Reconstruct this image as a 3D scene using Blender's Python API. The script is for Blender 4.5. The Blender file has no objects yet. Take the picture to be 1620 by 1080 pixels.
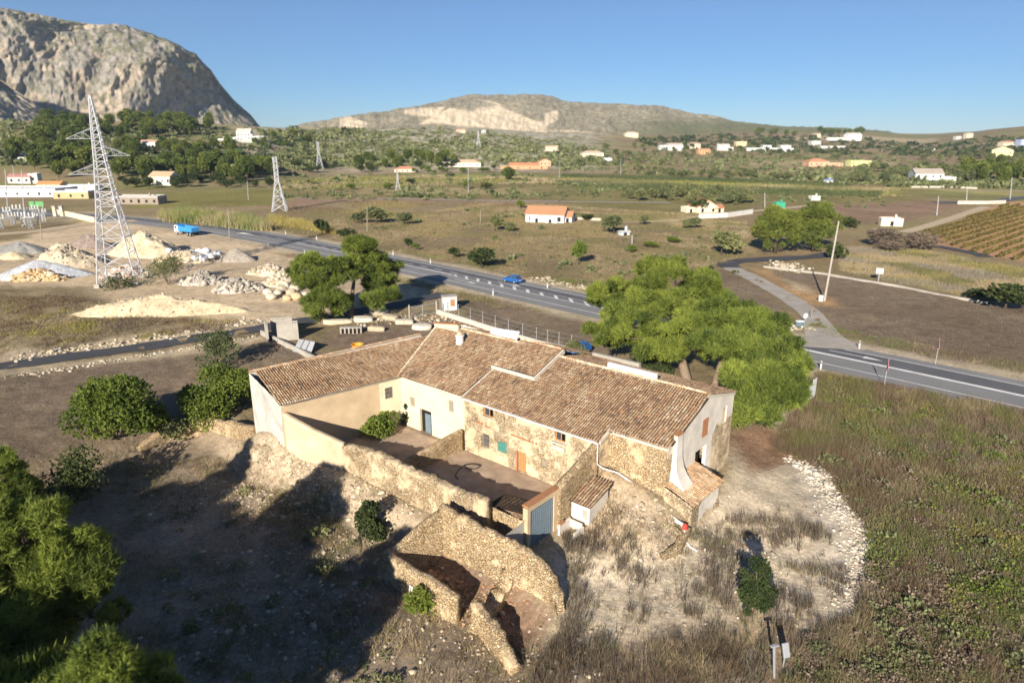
import bpy, math, random
import numpy as np
from mathutils import Vector

# ------------------------------------------------------------------ camera, sky, sun, exposure
SC = bpy.context.scene
COL = SC.collection
CAM_H, PITCH, FPX = 29.0, 16.9, 1080.0
cam_data = bpy.data.cameras.new("camera")
cam_data.lens, cam_data.sensor_width = 24.0, 36.0
cam_data.dof.use_dof = True
cam_data.dof.focus_distance = 60.0
cam_data.dof.aperture_fstop = 0.18
cam_data.clip_start, cam_data.clip_end = 0.5, 40000.0
cam = bpy.data.objects.new("camera", cam_data)
COL.objects.link(cam)
cam.location = (0, 0, CAM_H)
cam.rotation_euler = (math.radians(90 - PITCH), 0, 0)
SC.camera = cam

SUN_EL, SUN_AZ = 22.5, 18.0          # the sun stands behind the camera, a little to the left
world = bpy.data.worlds.new("World")
SC.world = world
world.use_nodes = True
wn = world.node_tree.nodes
sky = wn.new("ShaderNodeTexSky")
sky.sky_type = 'NISHITA'
sky.sun_disc = False
sky.sun_elevation = math.radians(SUN_EL)
sky.sun_rotation = math.radians(180 + SUN_AZ)
sky.altitude = 0
sky.air_density, sky.dust_density, sky.ozone_density = 0.8, 0.0, 8.0
world.node_tree.links.new(sky.outputs[0], wn["Background"].inputs[0])
wn["Background"].inputs[1].default_value = 0.052
sun_data = bpy.data.lights.new("sun", 'SUN')
sun_data.energy, sun_data.angle = 4.8, math.radians(0.5)
sun_data.color = (1.0, 0.91, 0.78)
sun = bpy.data.objects.new("sun", sun_data)
COL.objects.link(sun)
_d = Vector((math.sin(math.radians(SUN_AZ)) * math.cos(math.radians(SUN_EL)),
             math.cos(math.radians(SUN_AZ)) * math.cos(math.radians(SUN_EL)),
             -math.sin(math.radians(SUN_EL))))
sun.rotation_euler = _d.to_track_quat('-Z', 'Y').to_euler()
SC.view_settings.view_transform = 'Standard'
SC.view_settings.look = 'None'
SC.view_settings.exposure = 0.9
SC.view_settings.gamma = 1.0
SC.cycles.max_bounces = 5
SC.cycles.diffuse_bounces = 2
SC.cycles.glossy_bounces = 2
SC.cycles.transmission_bounces = 3
SC.cycles.transparent_max_bounces = 4

# ------------------------------------------------------------------ numeric helpers
rng = np.random.default_rng(11)
R_S, R_C = math.sin(math.radians(PITCH)), math.cos(math.radians(PITCH))


def G(px, py, z=0.0):
    """world point where the view line through a photo pixel meets height z"""
    u, v = (px - 810) / FPX, (py - 540) / FPX
    t = (z - CAM_H) / (-R_S - v * R_C)
    return (u * t, (R_C - v * R_S) * t, z)


def D(px, py, dist):
    """world point on the view line through a photo pixel at ground distance dist"""
    u, v = (px - 810) / FPX, (py - 540) / FPX
    dx, dy, dz = u, R_C - v * R_S, -R_S - v * R_C
    t = dist / math.hypot(dx, dy)
    return (dx * t, dy * t, CAM_H + dz * t)


HO, HE, HB = (-4.5, 59.6), (0.764, -0.645), (0.645, 0.764)     # farmhouse frame: along the front, towards the back


def W(a, b, z=0.0):
    return (HO[0] + a * HE[0] + b * HB[0], HO[1] + a * HE[1] + b * HB[1], z)


HROT = math.atan2(HE[1], HE[0])


def _hash(ix, iy, iz, seed):
    h = (ix * 374761393 + iy * 668265263 + iz * 2147483647 + seed * 974711) & 0xFFFFFFFF
    h = ((h ^ (h >> 13)) * 1274126177) & 0xFFFFFFFF
    h = ((h ^ (h >> 16)) * 2246822519) & 0xFFFFFFFF
    return ((h ^ (h >> 15)) & 0xFFFFFF) / float(0xFFFFFF)


def vnoise(x, y, z=0.0, seed=0):
    x, y, z = np.broadcast_arrays(np.asarray(x, float), np.asarray(y, float), np.asarray(z, float))
    ix, iy, iz = np.floor(x).astype(np.int64), np.floor(y).astype(np.int64), np.floor(z).astype(np.int64)
    fx, fy, fz = x - ix, y - iy, z - iz
    fx, fy, fz = fx * fx * (3 - 2 * fx), fy * fy * (3 - 2 * fy), fz * fz * (3 - 2 * fz)
    r = 0
    for a in (0, 1):
        for b in (0, 1):
            for c in (0, 1):
                w = (fx if a else 1 - fx) * (fy if b else 1 - fy) * (fz if c else 1 - fz)
                r = r + w * _hash(ix + a, iy + b, iz + c, seed)
    return r


def fbm(x, y, z=0.0, octaves=4, seed=0):
    r, amp, tot, f = 0, 1.0, 0.0, 1.0
    for i in range(octaves):
        r = r + amp * vnoise(np.asarray(x) * f, np.asarray(y) * f, np.asarray(z) * f, seed + i * 17)
        tot += amp
        amp *= 0.5
        f *= 2.03
    return r / tot


def sstep(a, b, x):
    t = np.clip((np.asarray(x, float) - a) / (b - a), 0, 1)
    return t * t * (3 - 2 * t)


def sdpoly(x, y, poly):
    """signed distance to a polygon, positive inside"""
    x, y = np.asarray(x, float), np.asarray(y, float)
    d = np.full(x.shape, 1e18)
    inside = np.zeros(x.shape, bool)
    n = len(poly)
    for i in range(n):
        ax, ay = poly[i][0], poly[i][1]
        bx, by = poly[(i + 1) % n][0], poly[(i + 1) % n][1]
        ex, ey = bx - ax, by - ay
        wx, wy = x - ax, y - ay
        t = np.clip((wx * ex + wy * ey) / (ex * ex + ey * ey + 1e-12), 0, 1)
        d = np.minimum(d, (wx - t * ex) ** 2 + (wy - t * ey) ** 2)
        c = ((ay > y) != (by > y)) & (x < (bx - ax) * (y - ay) / ((by - ay) if by != ay else 1e-12) + ax)
        inside ^= c
    d = np.sqrt(d)
    return np.where(inside, d, -d)


def in_poly(x, y, poly):
    return sdpoly(x, y, poly) > 0


# ------------------------------------------------------------------ object helpers
def tag(o, label=None, cat=None, group=None, kind=None):
    if label: o["label"] = label
    if cat: o["category"] = cat
    if group: o["group"] = group
    if kind: o["kind"] = kind
    return o


def link(name, data, parent=None):
    o = bpy.data.objects.new(name, data)
    COL.objects.link(o)
    if parent is not None: o.parent = parent
    return o


def empty(name, loc=(0, 0, 0), rz=0.0, label=None, cat=None, group=None):
    o = bpy.data.objects.new(name, None)
    o.empty_display_size = 0.2
    COL.objects.link(o)
    o.location = loc
    o.rotation_euler = (0, 0, rz)
    return tag(o, label, cat, group)


def kids(o):
    return [c for c in COL.objects if c.parent == o]


KIDS = {}


def copy_tree(o, loc=None, rz=None, scale=None, label=None, group=None):
    """a copy of a thing with copies of its parts and their sub-parts"""
    c = o.copy()
    COL.objects.link(c)
    if loc is not None: c.location = loc
    if rz is not None: c.rotation_euler = (0, 0, rz)
    if scale is not None: c.scale = scale if hasattr(scale, '__len__') else (scale,) * 3
    if label: c["label"] = label
    if group: c["group"] = group
    if o.name not in KIDS:
        KIDS[o.name] = [(ch, kids(ch)) for ch in kids(o)]
    for ch, gs in KIDS[o.name]:
        d = ch.copy()
        COL.objects.link(d)
        d.parent = c
        for g in gs:
            h = g.copy()
            COL.objects.link(h)
            h.parent = d
    return c


def np_mesh(name, V, F, mat=None, col=None, smooth=False, matidx=None):
    """mesh data from arrays; F is one (n,k) array or a list of such arrays"""
    V = np.asarray(V, np.float32)
    Fs = F if isinstance(F, list) else [F]
    Fs = [np.asarray(f, np.int32) for f in Fs if len(f)]
    me = bpy.data.meshes.new(name)
    me.vertices.add(len(V))
    me.vertices.foreach_set("co", V.ravel())
    nl = sum(f.size for f in Fs)
    npoly = sum(len(f) for f in Fs)
    me.loops.add(nl)
    me.loops.foreach_set("vertex_index", np.concatenate([f.ravel() for f in Fs]))
    me.polygons.add(npoly)
    tot = np.concatenate([np.full(len(f), f.shape[1], np.int32) for f in Fs])
    st = np.concatenate([[0], np.cumsum(tot)[:-1]]).astype(np.int32)
    me.polygons.foreach_set("loop_start", st)
    me.polygons.foreach_set("loop_total", tot)
    if smooth: me.polygons.foreach_set("use_smooth", np.ones(npoly, bool))
    if col is not None:
        a = me.attributes.new("Col", 'FLOAT_COLOR', 'POINT')
        c4 = np.ones((len(V), 4), np.float32)
        c4[:, :3] = col
        a.data.foreach_set("color", c4.ravel())
    for m in (mat if isinstance(mat, (list, tuple)) else [mat]):
        if m is not None: me.materials.append(m)
    if matidx is not None: me.polygons.foreach_set("material_index", np.asarray(matidx, np.int32))
    me.update(calc_edges=True)
    return me


class MB:
    """collects boxes, tubes and sheets and links them as ONE mesh object"""

    def __init__(s):
        s.v, s.f, s.m = [], [], []
        s.cur = 0

    def add(s, vs, fs):
        n = len(s.v)
        s.v += [tuple(map(float, p)) for p in vs]
        for f in fs:
            s.f.append(tuple(i + n for i in f))
            s.m.append(s.cur)
        return s

    def box(s, c, size, rz=0.0, top=None, rx=0.0):
        hx, hy, hz = size[0] / 2, size[1] / 2, size[2] / 2
        tx = ty = 1.0
        if top: tx, ty = top
        pts = [(-hx, -hy, -hz), (hx, -hy, -hz), (hx, hy, -hz), (-hx, hy, -hz),
               (-hx * tx, -hy * ty, hz), (hx * tx, -hy * ty, hz), (hx * tx, hy * ty, hz), (-hx * tx, hy * ty, hz)]
        cs, sn = math.cos(rz), math.sin(rz)
        cx, sx = math.cos(rx), math.sin(rx)
        o = []
        for x, y, z in pts:
            y, z = y * cx - z * sx, y * sx + z * cx
            o.append((c[0] + x * cs - y * sn, c[1] + x * sn + y * cs, c[2] + z))
        return s.add(o, [(3, 2, 1, 0), (4, 5, 6, 7), (0, 1, 5, 4), (1, 2, 6, 5), (2, 3, 7, 6), (3, 0, 4, 7)])

    def prism(s, pts, z0, z1):
        """polygon (counter-clockwise) raised from z0 to z1"""
        n = len(pts)
        v = [(p[0], p[1], z0) for p in pts] + [(p[0], p[1], z1) for p in pts]
        f = [tuple(range(n - 1, -1, -1)), tuple(range(n, 2 * n))]
        f += [(i, (i + 1) % n, n + (i + 1) % n, n + i) for i in range(n)]
        return s.add(v, f)

    def slab(s, poly, off):
        """planar polygon in space thickened by the vector off"""
        n = len(poly)
        v = [tuple(p) for p in poly] + [tuple(Vector(p) + Vector(off)) for p in poly]
        f = [tuple(range(n - 1, -1, -1)), tuple(range(n, 2 * n))]
        f += [(i, (i + 1) % n, n + (i + 1) % n, n + i) for i in range(n)]
        return s.add(v, f)

    def tube(s, pts, r, seg=6, cap=True):
        pts = [Vector(p) for p in pts]
        rs = r if hasattr(r, '__len__') else [r] * len(pts)
        rings, prev = [], None
        for i, p in enumerate(pts):
            d = (pts[min(i + 1, len(pts) - 1)] - pts[max(i - 1, 0)])
            d = d.normalized() if d.length > 1e-9 else Vector((0, 0, 1))
            a = Vector((0, 0, 1)) if abs(d.z) < 0.9 else Vector((1, 0, 0))
            u = d.cross(a).normalized() if prev is None else (prev - d * prev.dot(d)).normalized()
            prev = u
            w = d.cross(u)
            rings.append([p + (u * math.cos(2 * math.pi * k / seg) + w * math.sin(2 * math.pi * k / seg)) * rs[i] for k in range(seg)])
        v = [q for rg in rings for q in rg]
        f = []
        for i in range(len(pts) - 1):
            for k in range(seg):
                f.append((i * seg + k, i * seg + (k + 1) % seg, (i + 1) * seg + (k + 1) % seg, (i + 1) * seg + k))
        if cap:
            f.append(tuple(range(seg - 1, -1, -1)))
            f.append(tuple((len(pts) - 1) * seg + k for k in range(seg)))
        return s.add(v, f)

    def bar(s, a, b, w):
        return s.tube([a, b], w / 2 * 1.414, 4)

    def lathe(s, prof, c=(0, 0, 0), seg=12):
        v, f = [], []
        for r, z in prof:
            for k in range(seg):
                an = 2 * math.pi * k / seg
                v.append((c[0] + r * math.cos(an), c[1] + r * math.sin(an), c[2] + z))
        for i in range(len(prof) - 1):
            for k in range(seg):
                f.append((i * seg + k, i * seg + (k + 1) % seg, (i + 1) * seg + (k + 1) % seg, (i + 1) * seg + k))
        f.append(tuple(range(seg - 1, -1, -1)))
        f.append(tuple((len(prof) - 1) * seg + k for k in range(seg)))
        return s.add(v, f)

    def build(s, name, mat, parent=None, smooth=False, bevel=0.0):
        me = bpy.data.meshes.new(name)
        me.from_pydata(s.v, [], s.f)
        for m in (mat if isinstance(mat, (list, tuple)) else [mat]):
            me.materials.append(m)
        me.polygons.foreach_set("material_index", np.asarray(s.m, np.int32))
        if smooth: me.polygons.foreach_set("use_smooth", np.ones(len(me.polygons), bool))
        me.update()
        o = link(name, me, parent)
        if bevel:
            b = o.modifiers.new("bevel", 'BEVEL')
            b.width, b.segments, b.limit_method = bevel, 2, 'ANGLE'
        return o


# ------------------------------------------------------------------ materials
def new_mat(name):
    m = bpy.data.materials.new(name)
    m.use_nodes = True
    nt = m.node_tree
    b = nt.nodes["Principled BSDF"]
    b.inputs["Roughness"].default_value = 0.9
    b.inputs["Specular IOR Level"].default_value = 0.2
    return m, nt, b


def nd(nt, kind, **kw):
    n = nt.nodes.new("ShaderNode" + kind)
    for k, v in kw.items():
        if k.startswith("i_"):
            key = k[2:].replace("_", " ")
            n.inputs[key].default_value = v
        else:
            setattr(n, k, v)
    return n


def ramp(nt, fac, stops):
    n = nt.nodes.new("ShaderNodeValToRGB")
    cr = n.color_ramp
    while len(cr.elements) < len(stops): cr.elements.new(0.5)
    for e, (p, c) in zip(cr.elements, stops):
        e.position = p
        e.color = (c, c, c, 1) if not hasattr(c, '__len__') else (*c, 1)
    nt.links.new(fac, n.inputs[0])
    return n.outputs[0]


def mixc(nt, a, b, fac, mode='MIX'):
    n = nt.nodes.new("ShaderNodeMix")
    n.data_type, n.blend_type = 'RGBA', mode
    n.clamp_result = False
    for s, val in ((6, a), (7, b), (0, fac)):
        if isinstance(val, bpy.types.NodeSocket): nt.links.new(val, n.inputs[s])
        elif hasattr(val, '__len__'): n.inputs[s].default_value = (*val, 1)
        else: n.inputs[s].default_value = val
    return n.outputs[2]


def noise(nt, vec, scale, detail=3.0, rough=0.6, dist=0.0):
    n = nd(nt, "TexNoise", i_Scale=scale, i_Detail=detail, i_Roughness=rough, i_Distortion=dist)
    if vec is not None: nt.links.new(vec, n.inputs["Vector"])
    return n.outputs["Fac"]


def wpos(nt):
    return nt.nodes.new("ShaderNodeNewGeometry").outputs["Position"]


def opos(nt):
    return nt.nodes.new("ShaderNodeTexCoord").outputs["Object"]


def bump(nt, b, h, strength=0.5, dist=0.05):
    n = nd(nt, "Bump", i_Strength=strength, i_Distance=dist)
    nt.links.new(h, n.inputs["Height"])
    nt.links.new(n.outputs[0], b.inputs["Normal"])


def attr_col(nt):
    return nd(nt, "Attribute", attribute_name="Col").outputs["Color"]


def plain(name, c, rough=0.7, metal=0.0, var=0.15, scale=3.0, bmp=0.0, spec=0.3, coord='o', var2=0.0, scale2=0.4):
    """a plain surface with slight uneven colour and optional grain"""
    m, nt, b = new_mat(name)
    p = opos(nt) if coord == 'o' else wpos(nt)
    f = noise(nt, p, scale, 4)
    c = np.array(c)
    out = ramp(nt, f, [(0.25, tuple(c * (1 - var))), (0.75, tuple(np.clip(c * (1 + var), 0, 1)))])
    if var2:
        g = ramp(nt, noise(nt, p, scale2, 3), [(0.3, 1 - var2), (0.7, 1 + var2 * 0.5)])
        out = mixc(nt, out, g, 1.0, 'MULTIPLY')
    nt.links.new(out, b.inputs["Base Color"])
    b.inputs["Roughness"].default_value = rough
    b.inputs["Metallic"].default_value = metal
    b.inputs["Specular IOR Level"].default_value = spec
    if bmp: bump(nt, b, f, bmp, 0.03)
    return m


def ground_mat(name):
    m, nt, b = new_mat(name)
    p = wpos(nt)
    c = attr_col(nt)
    v1 = ramp(nt, noise(nt, p, 0.035, 5, 0.65), [(0.3, 0.78), (0.7, 1.2)])
    v2 = ramp(nt, noise(nt, p, 0.5, 6, 0.7), [(0.3, 0.68), (0.7, 1.25)])
    v3 = ramp(nt, noise(nt, p, 3.2, 6, 0.75), [(0.35, 0.6), (0.65, 1.3)])
    c = mixc(nt, c, v1, 1.0, 'MULTIPLY')
    c = mixc(nt, c, v2, 1.0, 'MULTIPLY')
    c = mixc(nt, c, v3, 0.8, 'MULTIPLY')
    # small pale stones lying about
    vor = nd(nt, "TexVoronoi", i_Scale=2.1)
    nt.links.new(p, vor.inputs["Vector"])
    st = ramp(nt, vor.outputs["Distance"], [(0.06, 1.0), (0.12, 0.0)])
    pick = ramp(nt, noise(nt, p, 0.3, 2), [(0.52, 0.0), (0.6, 0.55)])
    k = nd(nt, "Math", operation='MULTIPLY')
    nt.links.new(st, k.inputs[0]); nt.links.new(pick, k.inputs[1])
    c = mixc(nt, c, (0.50, 0.43, 0.33), k.outputs[0])
    nt.links.new(c, b.inputs["Base Color"])
    h1 = noise(nt, p, 1.3, 8, 0.72)
    bump(nt, b, h1, 0.55, 0.35)
    b.inputs["Roughness"].default_value = 1.0
    b.inputs["Specular IOR Level"].default_value = 0.052
    return m


def stone_mat(name, plaster=0.3, tint=(1, 1, 1), scale=3.3, dark=1.0):
    """rubble masonry with pale mortar and patches of old render"""
    m, nt, b = new_mat(name)
    p = wpos(nt)
    mp = nd(nt, "Mapping")
    mp.inputs["Scale"].default_value = (1, 1, 1.6)
    nz = nd(nt, "TexNoise", i_Scale=3.6, i_Detail=3.0)
    nt.links.new(p, nz.inputs["Vector"])
    ad = nd(nt, "VectorMath", operation='MULTIPLY_ADD')
    nt.links.new(nz.outputs["Color"], ad.inputs[0])
    ad.inputs[1].default_value = (0.16, 0.16, 0.16)
    nt.links.new(p, ad.inputs[2])
    nt.links.new(ad.outputs[0], mp.inputs["Vector"])
    e = nd(nt, "TexVoronoi", i_Scale=scale, feature='DISTANCE_TO_EDGE')
    v = nd(nt, "TexVoronoi", i_Scale=scale)
    nt.links.new(mp.outputs[0], e.inputs["Vector"]); nt.links.new(mp.outputs[0], v.inputs["Vector"])
    sx = nd(nt, "SeparateColor")
    nt.links.new(v.outputs["Color"], sx.inputs[0])
    T = np.array(tint)
    stone = ramp(nt, sx.outputs[0], [(0.0, tuple(T * (.34, .25, .155))), (0.25, tuple(T * (.52, .42, .29))), (0.5, tuple(T * (.62, .53, .39))),
                                     (0.72, tuple(T * (.46, .35, .22))), (0.88, tuple(T * (.68, .60, .47))), (1.0, tuple(T * (.36, .31, .25)))])
    grain = ramp(nt, noise(nt, p, 9, 5, 0.7), [(0.3, 0.75), (0.7, 1.2)])
    stone = mixc(nt, stone, grain, 1.0, 'MULTIPLY')
    mort = ramp(nt, noise(nt, p, 1.1, 4), [(0.3, tuple(T * (.30, .23, .14))), (0.7, tuple(T * (.66, .56, .40)))])
    jm = ramp(nt, e.outputs["Distance"], [(0.01, 1.0), (0.05, 0.0)])
    gap = ramp(nt, noise(nt, p, 1.7, 4, 0.7), [(0.42, 1.0), (0.62, 0.5)])  # darkens stretches of joint, painting in the shade of raking sun
    mort = mixc(nt, mort, gap, 1.0, 'MULTIPLY')
    c = mixc(nt, stone, mort, jm)
    fleck = ramp(nt, noise(nt, p, 5.5, 6, 0.75), [(0.36, 0.62), (0.6, 1.12)])
    c = mixc(nt, c, fleck, 0.8, 'MULTIPLY')
    pl = ramp(nt, noise(nt, p, 0.55, 6, 0.68), [(0.60 - plaster * 0.4, 0.0), (0.70 - plaster * 0.4, 0.85)])
    plc = ramp(nt, noise(nt, p, 2.5, 5), [(0.3, tuple(T * (.52, .42, .29))), (0.7, tuple(T * (.70, .61, .46)))])
    c = mixc(nt, c, plc, pl)
    big = ramp(nt, noise(nt, p, 0.25, 4), [(0.3, 0.78 * dark), (0.7, 1.1 * dark)])
    c = mixc(nt, c, big, 1.0, 'MULTIPLY')
    nt.links.new(c, b.inputs["Base Color"])
    h = mixc(nt, ramp(nt, e.outputs["Distance"], [(0.0, 0.0), (0.12, 1.0)]), (0.8, 0.8, 0.8), pl)
    h = mixc(nt, h, grain, 0.3, 'MULTIPLY')
    bump(nt, b, h, 1.0, 0.10)
    b.inputs["Roughness"].default_value = 1.0
    b.inputs["Specular IOR Level"].default_value = 0.052
    return m


def leaf_mat(name, c1, c2, trans=0.35, var=0.5):
    """leaves: own colour per leaf from Col.r mixing two greens, small shift per plant"""
    m, nt, b = new_mat(name)
    a = attr_col(nt)
    sx = nd(nt, "SeparateColor")
    nt.links.new(a, sx.inputs[0])
    c = mixc(nt, c1, c2, sx.outputs[0])
    oi = nt.nodes.new("ShaderNodeObjectInfo")
    sh = ramp(nt, oi.outputs["Random"], [(0.0, (1 - var * .45, 1 - var * .35, 1 - var * .3)), (0.5, (1, 1, 1)), (1.0, (1 + var * .35, 1 + var * .22, 1 + var * .1))])
    c = mixc(nt, c, sh, 1.0, 'MULTIPLY')
    b.inputs["Roughness"].default_value = 0.65
    b.inputs["Specular IOR Level"].default_value = 0.25
    nt.links.new(c, b.inputs["Base Color"])
    t = nd(nt, "BsdfTranslucent")
    tc = mixc(nt, c, (1.25, 1.3, 0.6), 1.0, 'MULTIPLY')
    nt.links.new(tc, t.inputs["Color"])
    mx = nt.nodes.new("ShaderNodeMixShader")
    mx.inputs[0].default_value = trans
    nt.links.new(b.outputs[0], mx.inputs[1]); nt.links.new(t.outputs[0], mx.inputs[2])
    nt.links.new(mx.outputs[0], nt.nodes["Material Output"].inputs["Surface"])
    return m


def col_mat(name, rough=0.95, grain=9.0, var=0.25, bmp=0.4, dist=0.03, spec=0.1, trans=0.0):
    """own colour stored per vertex, with grain"""
    m, nt, b = new_mat(name)
    p = wpos(nt)
    f = noise(nt, p, grain, 5, 0.7)
    c = mixc(nt, attr_col(nt), ramp(nt, f, [(0.3, 1 - var), (0.7, 1 + var)]), 1.0, 'MULTIPLY')
    nt.links.new(c, b.inputs["Base Color"])
    b.inputs["Roughness"].default_value = rough
    b.inputs["Specular IOR Level"].default_value = spec
    if bmp: bump(nt, b, f, bmp, dist)
    if trans:
        t = nd(nt, "BsdfTranslucent")
        nt.links.new(c, t.inputs["Color"])
        mx = nt.nodes.new("ShaderNodeMixShader")
        mx.inputs[0].default_value = trans
        nt.links.new(b.outputs[0], mx.inputs[1]); nt.links.new(t.outputs[0], mx.inputs[2])
        nt.links.new(mx.outputs[0], nt.nodes["Material Output"].inputs["Surface"])
    return m


M = {}
# ------------------------------------------------------------------ lie of the land
HOLLOW = [G(px, py, -1)[:2] for px, py in [(-260, 900), (-60, 800), (90, 745), (190, 712), (250, 690), (320, 672), (400, 712), (460, 742), (530, 765),
                                           (640, 840), (700, 858), (790, 905), (870, 965), (885, 1010), (850, 1080), (860, 1300), (-700, 1300)]]
YARD = [G(px, py, -.5)[:2] for px, py in [(1085, 845), (1150, 760), (1180, 700), (1230, 650), (1285, 600), (1640, 700), (1800, 900), (1900, 1300), (900, 1300), (870, 1080), (880, 960), (890, 880), (980, 890)]]
MOUND = [W(a, b_) for a, b_ in [(14.9, 1.5), (22.6, 1.5), (22.4, -2.2), (19, -4.6), (15.6, -5.0)]]
COURT = [W(a, b_) for a, b_ in [(-12, -9.2), (14.8, -9.2), (14.8, 0.5), (-12, 0.5)]]
HOUSE = [W(a, b_) for a, b_ in [(-18, -10), (12, -10), (20.5, 1.0), (20.5, 14), (-16, 14)]]
U_K = [-3000, 0, 200, 330, 420, 520, 650, 760, 860, 960, 1060, 1200, 1350, 1460, 1560, 1620, 4000]
U_R0 = [420, 420, 430, 440, 470, 560, 570, 570, 580, 620, 700, 800, 850, 900, 800, 780, 780]
U_R1 = [900, 900, 860, 840, 850, 1000, 1080, 1100, 1100, 1150, 1400, 1700, 1900, 2300, 1900, 1900, 1900]
U_Z1 = [40, 40, 41, 39, 36, 33, 38, 36, 30, 26, 27, 31, 33, 26, 36, 44, 44]


def height(x, y, detail=True):
    x, y = np.asarray(x, float), np.asarray(y, float)
    r = np.hypot(x, y)
    yy = np.maximum(y, 1e-3)
    u = np.where(y > 1, 810 + 1128.8 * np.clip(x / yy, -3, 3), np.where(x < 0, -2500, 3900))
    r0, r1, z1 = np.interp(u, U_K, U_R0), np.interp(u, U_K, U_R1), np.interp(u, U_K, U_Z1)
    t = np.clip((r - r0) / (r1 - r0), 0, 1)
    z = z1 * (t ** 1.15) * np.where(y > 1, 1, 0)
    z = z * (1 + 0.22 * (fbm(x / 130, y / 130, octaves=3, seed=5) - .5) * sstep(450, 700, r))
    z = np.where(r > r1, z + (fbm(x / 300, y / 300, octaves=3, seed=9) - .5) * 8 * sstep(0, 500, r - r1), z)
    far = r > 200
    near = ~far
    if near.any():
        xn, yn = x[near], y[near]
        zn = np.zeros(xn.shape)
        zn -= 1.9 * sstep(-1.6, 2.2, sdpoly(xn, yn, HOLLOW))
        zn -= 0.75 * sstep(-1.0, 2.5, sdpoly(xn, yn, YARD))
        # bank in front of the stone block
        dx, dy = xn - HO[0], yn - HO[1]
        a = dx * HE[0] + dy * HE[1]
        b_ = dx * HB[0] + dy * HB[1]
        top = np.interp(a, [15, 20.2, 22.6], [2.0, 0.9, 0.0])
        m = np.clip((b_ + 4.6) / 5.6, 0, 1) ** 0.8 * (top + .7) * sstep(14.6, 15.0, a) * sstep(23.0, 21.6, a)
        zn += m * sstep(3.0, 1.8, b_)
        # earth heaped against the end wall of the wing
        q = np.hypot((a + 14.5) / 4.5, (b_ + 12.3) / 2.4)
        zn += 2.3 * sstep(1.3, 0.1, q)
        q = np.hypot((a + 6.0) / 7.0, (b_ + 11.6) / 2.6)
        zn += 0.7 * sstep(1.3, 0.1, q)
        if detail:
            calm = 1 - np.clip(sstep(-1.5, 0.5, sdpoly(xn, yn, HOUSE)), 0, 1)
            road = np.interp(np.abs(road_offset(xn, yn)), [7, 13], [0, 1])
            rr = np.minimum(calm, road)
            zn += rr * ((fbm(xn / 7, yn / 7, octaves=3, seed=3) - .5) * .5 + (fbm(xn / 1.6, yn / 1.6, octaves=3, seed=4) - .5) * .28)
        z = z.copy()
        z[near] += zn
    return z


def H1(x, y):
    return float(height(np.array([x]), np.array([y]))[0])


_AZ, _RG = np.linspace(-.80, .80, 481), np.geomspace(120, 4200, 460)
_HG = []


def GTv(px, py):
    """the same for many pixels on the far land, by marching along each view line"""
    px, py = np.atleast_1d(np.asarray(px, float)), np.atleast_1d(np.asarray(py, float))
    if not _HG:
        A, R = np.meshgrid(_AZ, _RG, indexing='ij')
        _HG.append(height(R * np.sin(A), R * np.cos(A), False))
    u, v = (px - 810) / FPX, (py - 540) / FPX
    dx, dy, dz = u, R_C - v * R_S, -R_S - v * R_C
    az, sl = np.arctan2(dx, dy), dz / np.hypot(dx, dy)
    f = np.clip((az - _AZ[0]) / (_AZ[1] - _AZ[0]), 0, len(_AZ) - 1.001)
    i = f.astype(int); w = (f - i)[:, None]
    hp = _HG[0][i] * (1 - w) + _HG[0][i + 1] * w
    gap = CAM_H + sl[:, None] * _RG[None] - hp
    k = np.argmax(gap < 0, 1)
    k = np.where((gap < 0).any(1), np.maximum(k, 1), len(_RG) - 1)
    n = np.arange(len(px))
    g0, g1 = gap[n, k - 1], gap[n, k]
    t = np.clip(g0 / (g0 - g1 + 1e-9), 0, 1)
    r = _RG[k - 1] + (_RG[k] - _RG[k - 1]) * t
    x, y = r * np.sin(az), r * np.cos(az)
    return np.stack([x, y, height(x, y, False)], 1)


def GT(px, py):
    """where the view line through a photo pixel meets the land"""
    if py < 335:
        q = GTv([px], [py])[0]
        return (float(q[0]), float(q[1]), float(q[2]))
    z = 0.0
    for i in range(14):
        p = G(px, py, z)
        z = 0.5 * z + 0.5 * min(H1(p[0], p[1]), CAM_H - 1.5)
    p = G(px, py, z)
    return (p[0], p[1], H1(p[0], p[1]))


ROAD_PX = [(1760, 658), (1620, 627), (1400, 580), (1252, 549), (910, 477), (800, 453.5), (715, 434.7), (625, 416), (520, 395), (430, 377), (330, 361), (230, 350), (150, 343), (60, 337), (-60, 331)]


def smooth_path(pts, step=3.0):
    """evenly spaced points on a Catmull-Rom curve"""
    P_ = [np.array(p[:2]) for p in pts]
    P_ = [2 * P_[0] - P_[1]] + P_ + [2 * P_[-1] - P_[-2]]
    out = []
    for i in range(1, len(P_) - 2):
        n = max(2, int(np.linalg.norm(P_[i + 1] - P_[i]) / step))
        for k in range(n):
            t = k / n
            a, b_, c, d = P_[i - 1], P_[i], P_[i + 1], P_[i + 2]
            out.append(0.5 * (2 * b_ + (c - a) * t + (2 * a - 5 * b_ + 4 * c - d) * t * t + (3 * b_ - a - 3 * c + d) * t ** 3))
    out.append(P_[-2])
    return np.array(out)


ROAD = smooth_path([G(*p) for p in ROAD_PX], 4.0)
_rd = np.gradient(ROAD, axis=0)
_rd /= np.linalg.norm(_rd, axis=1)[:, None]
ROADN = np.stack([_rd[:, 1], -_rd[:, 0]], 1)          # to the far side of the road (away from the farmhouse)
if ROADN[5][1] < 0: ROADN = -ROADN


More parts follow.
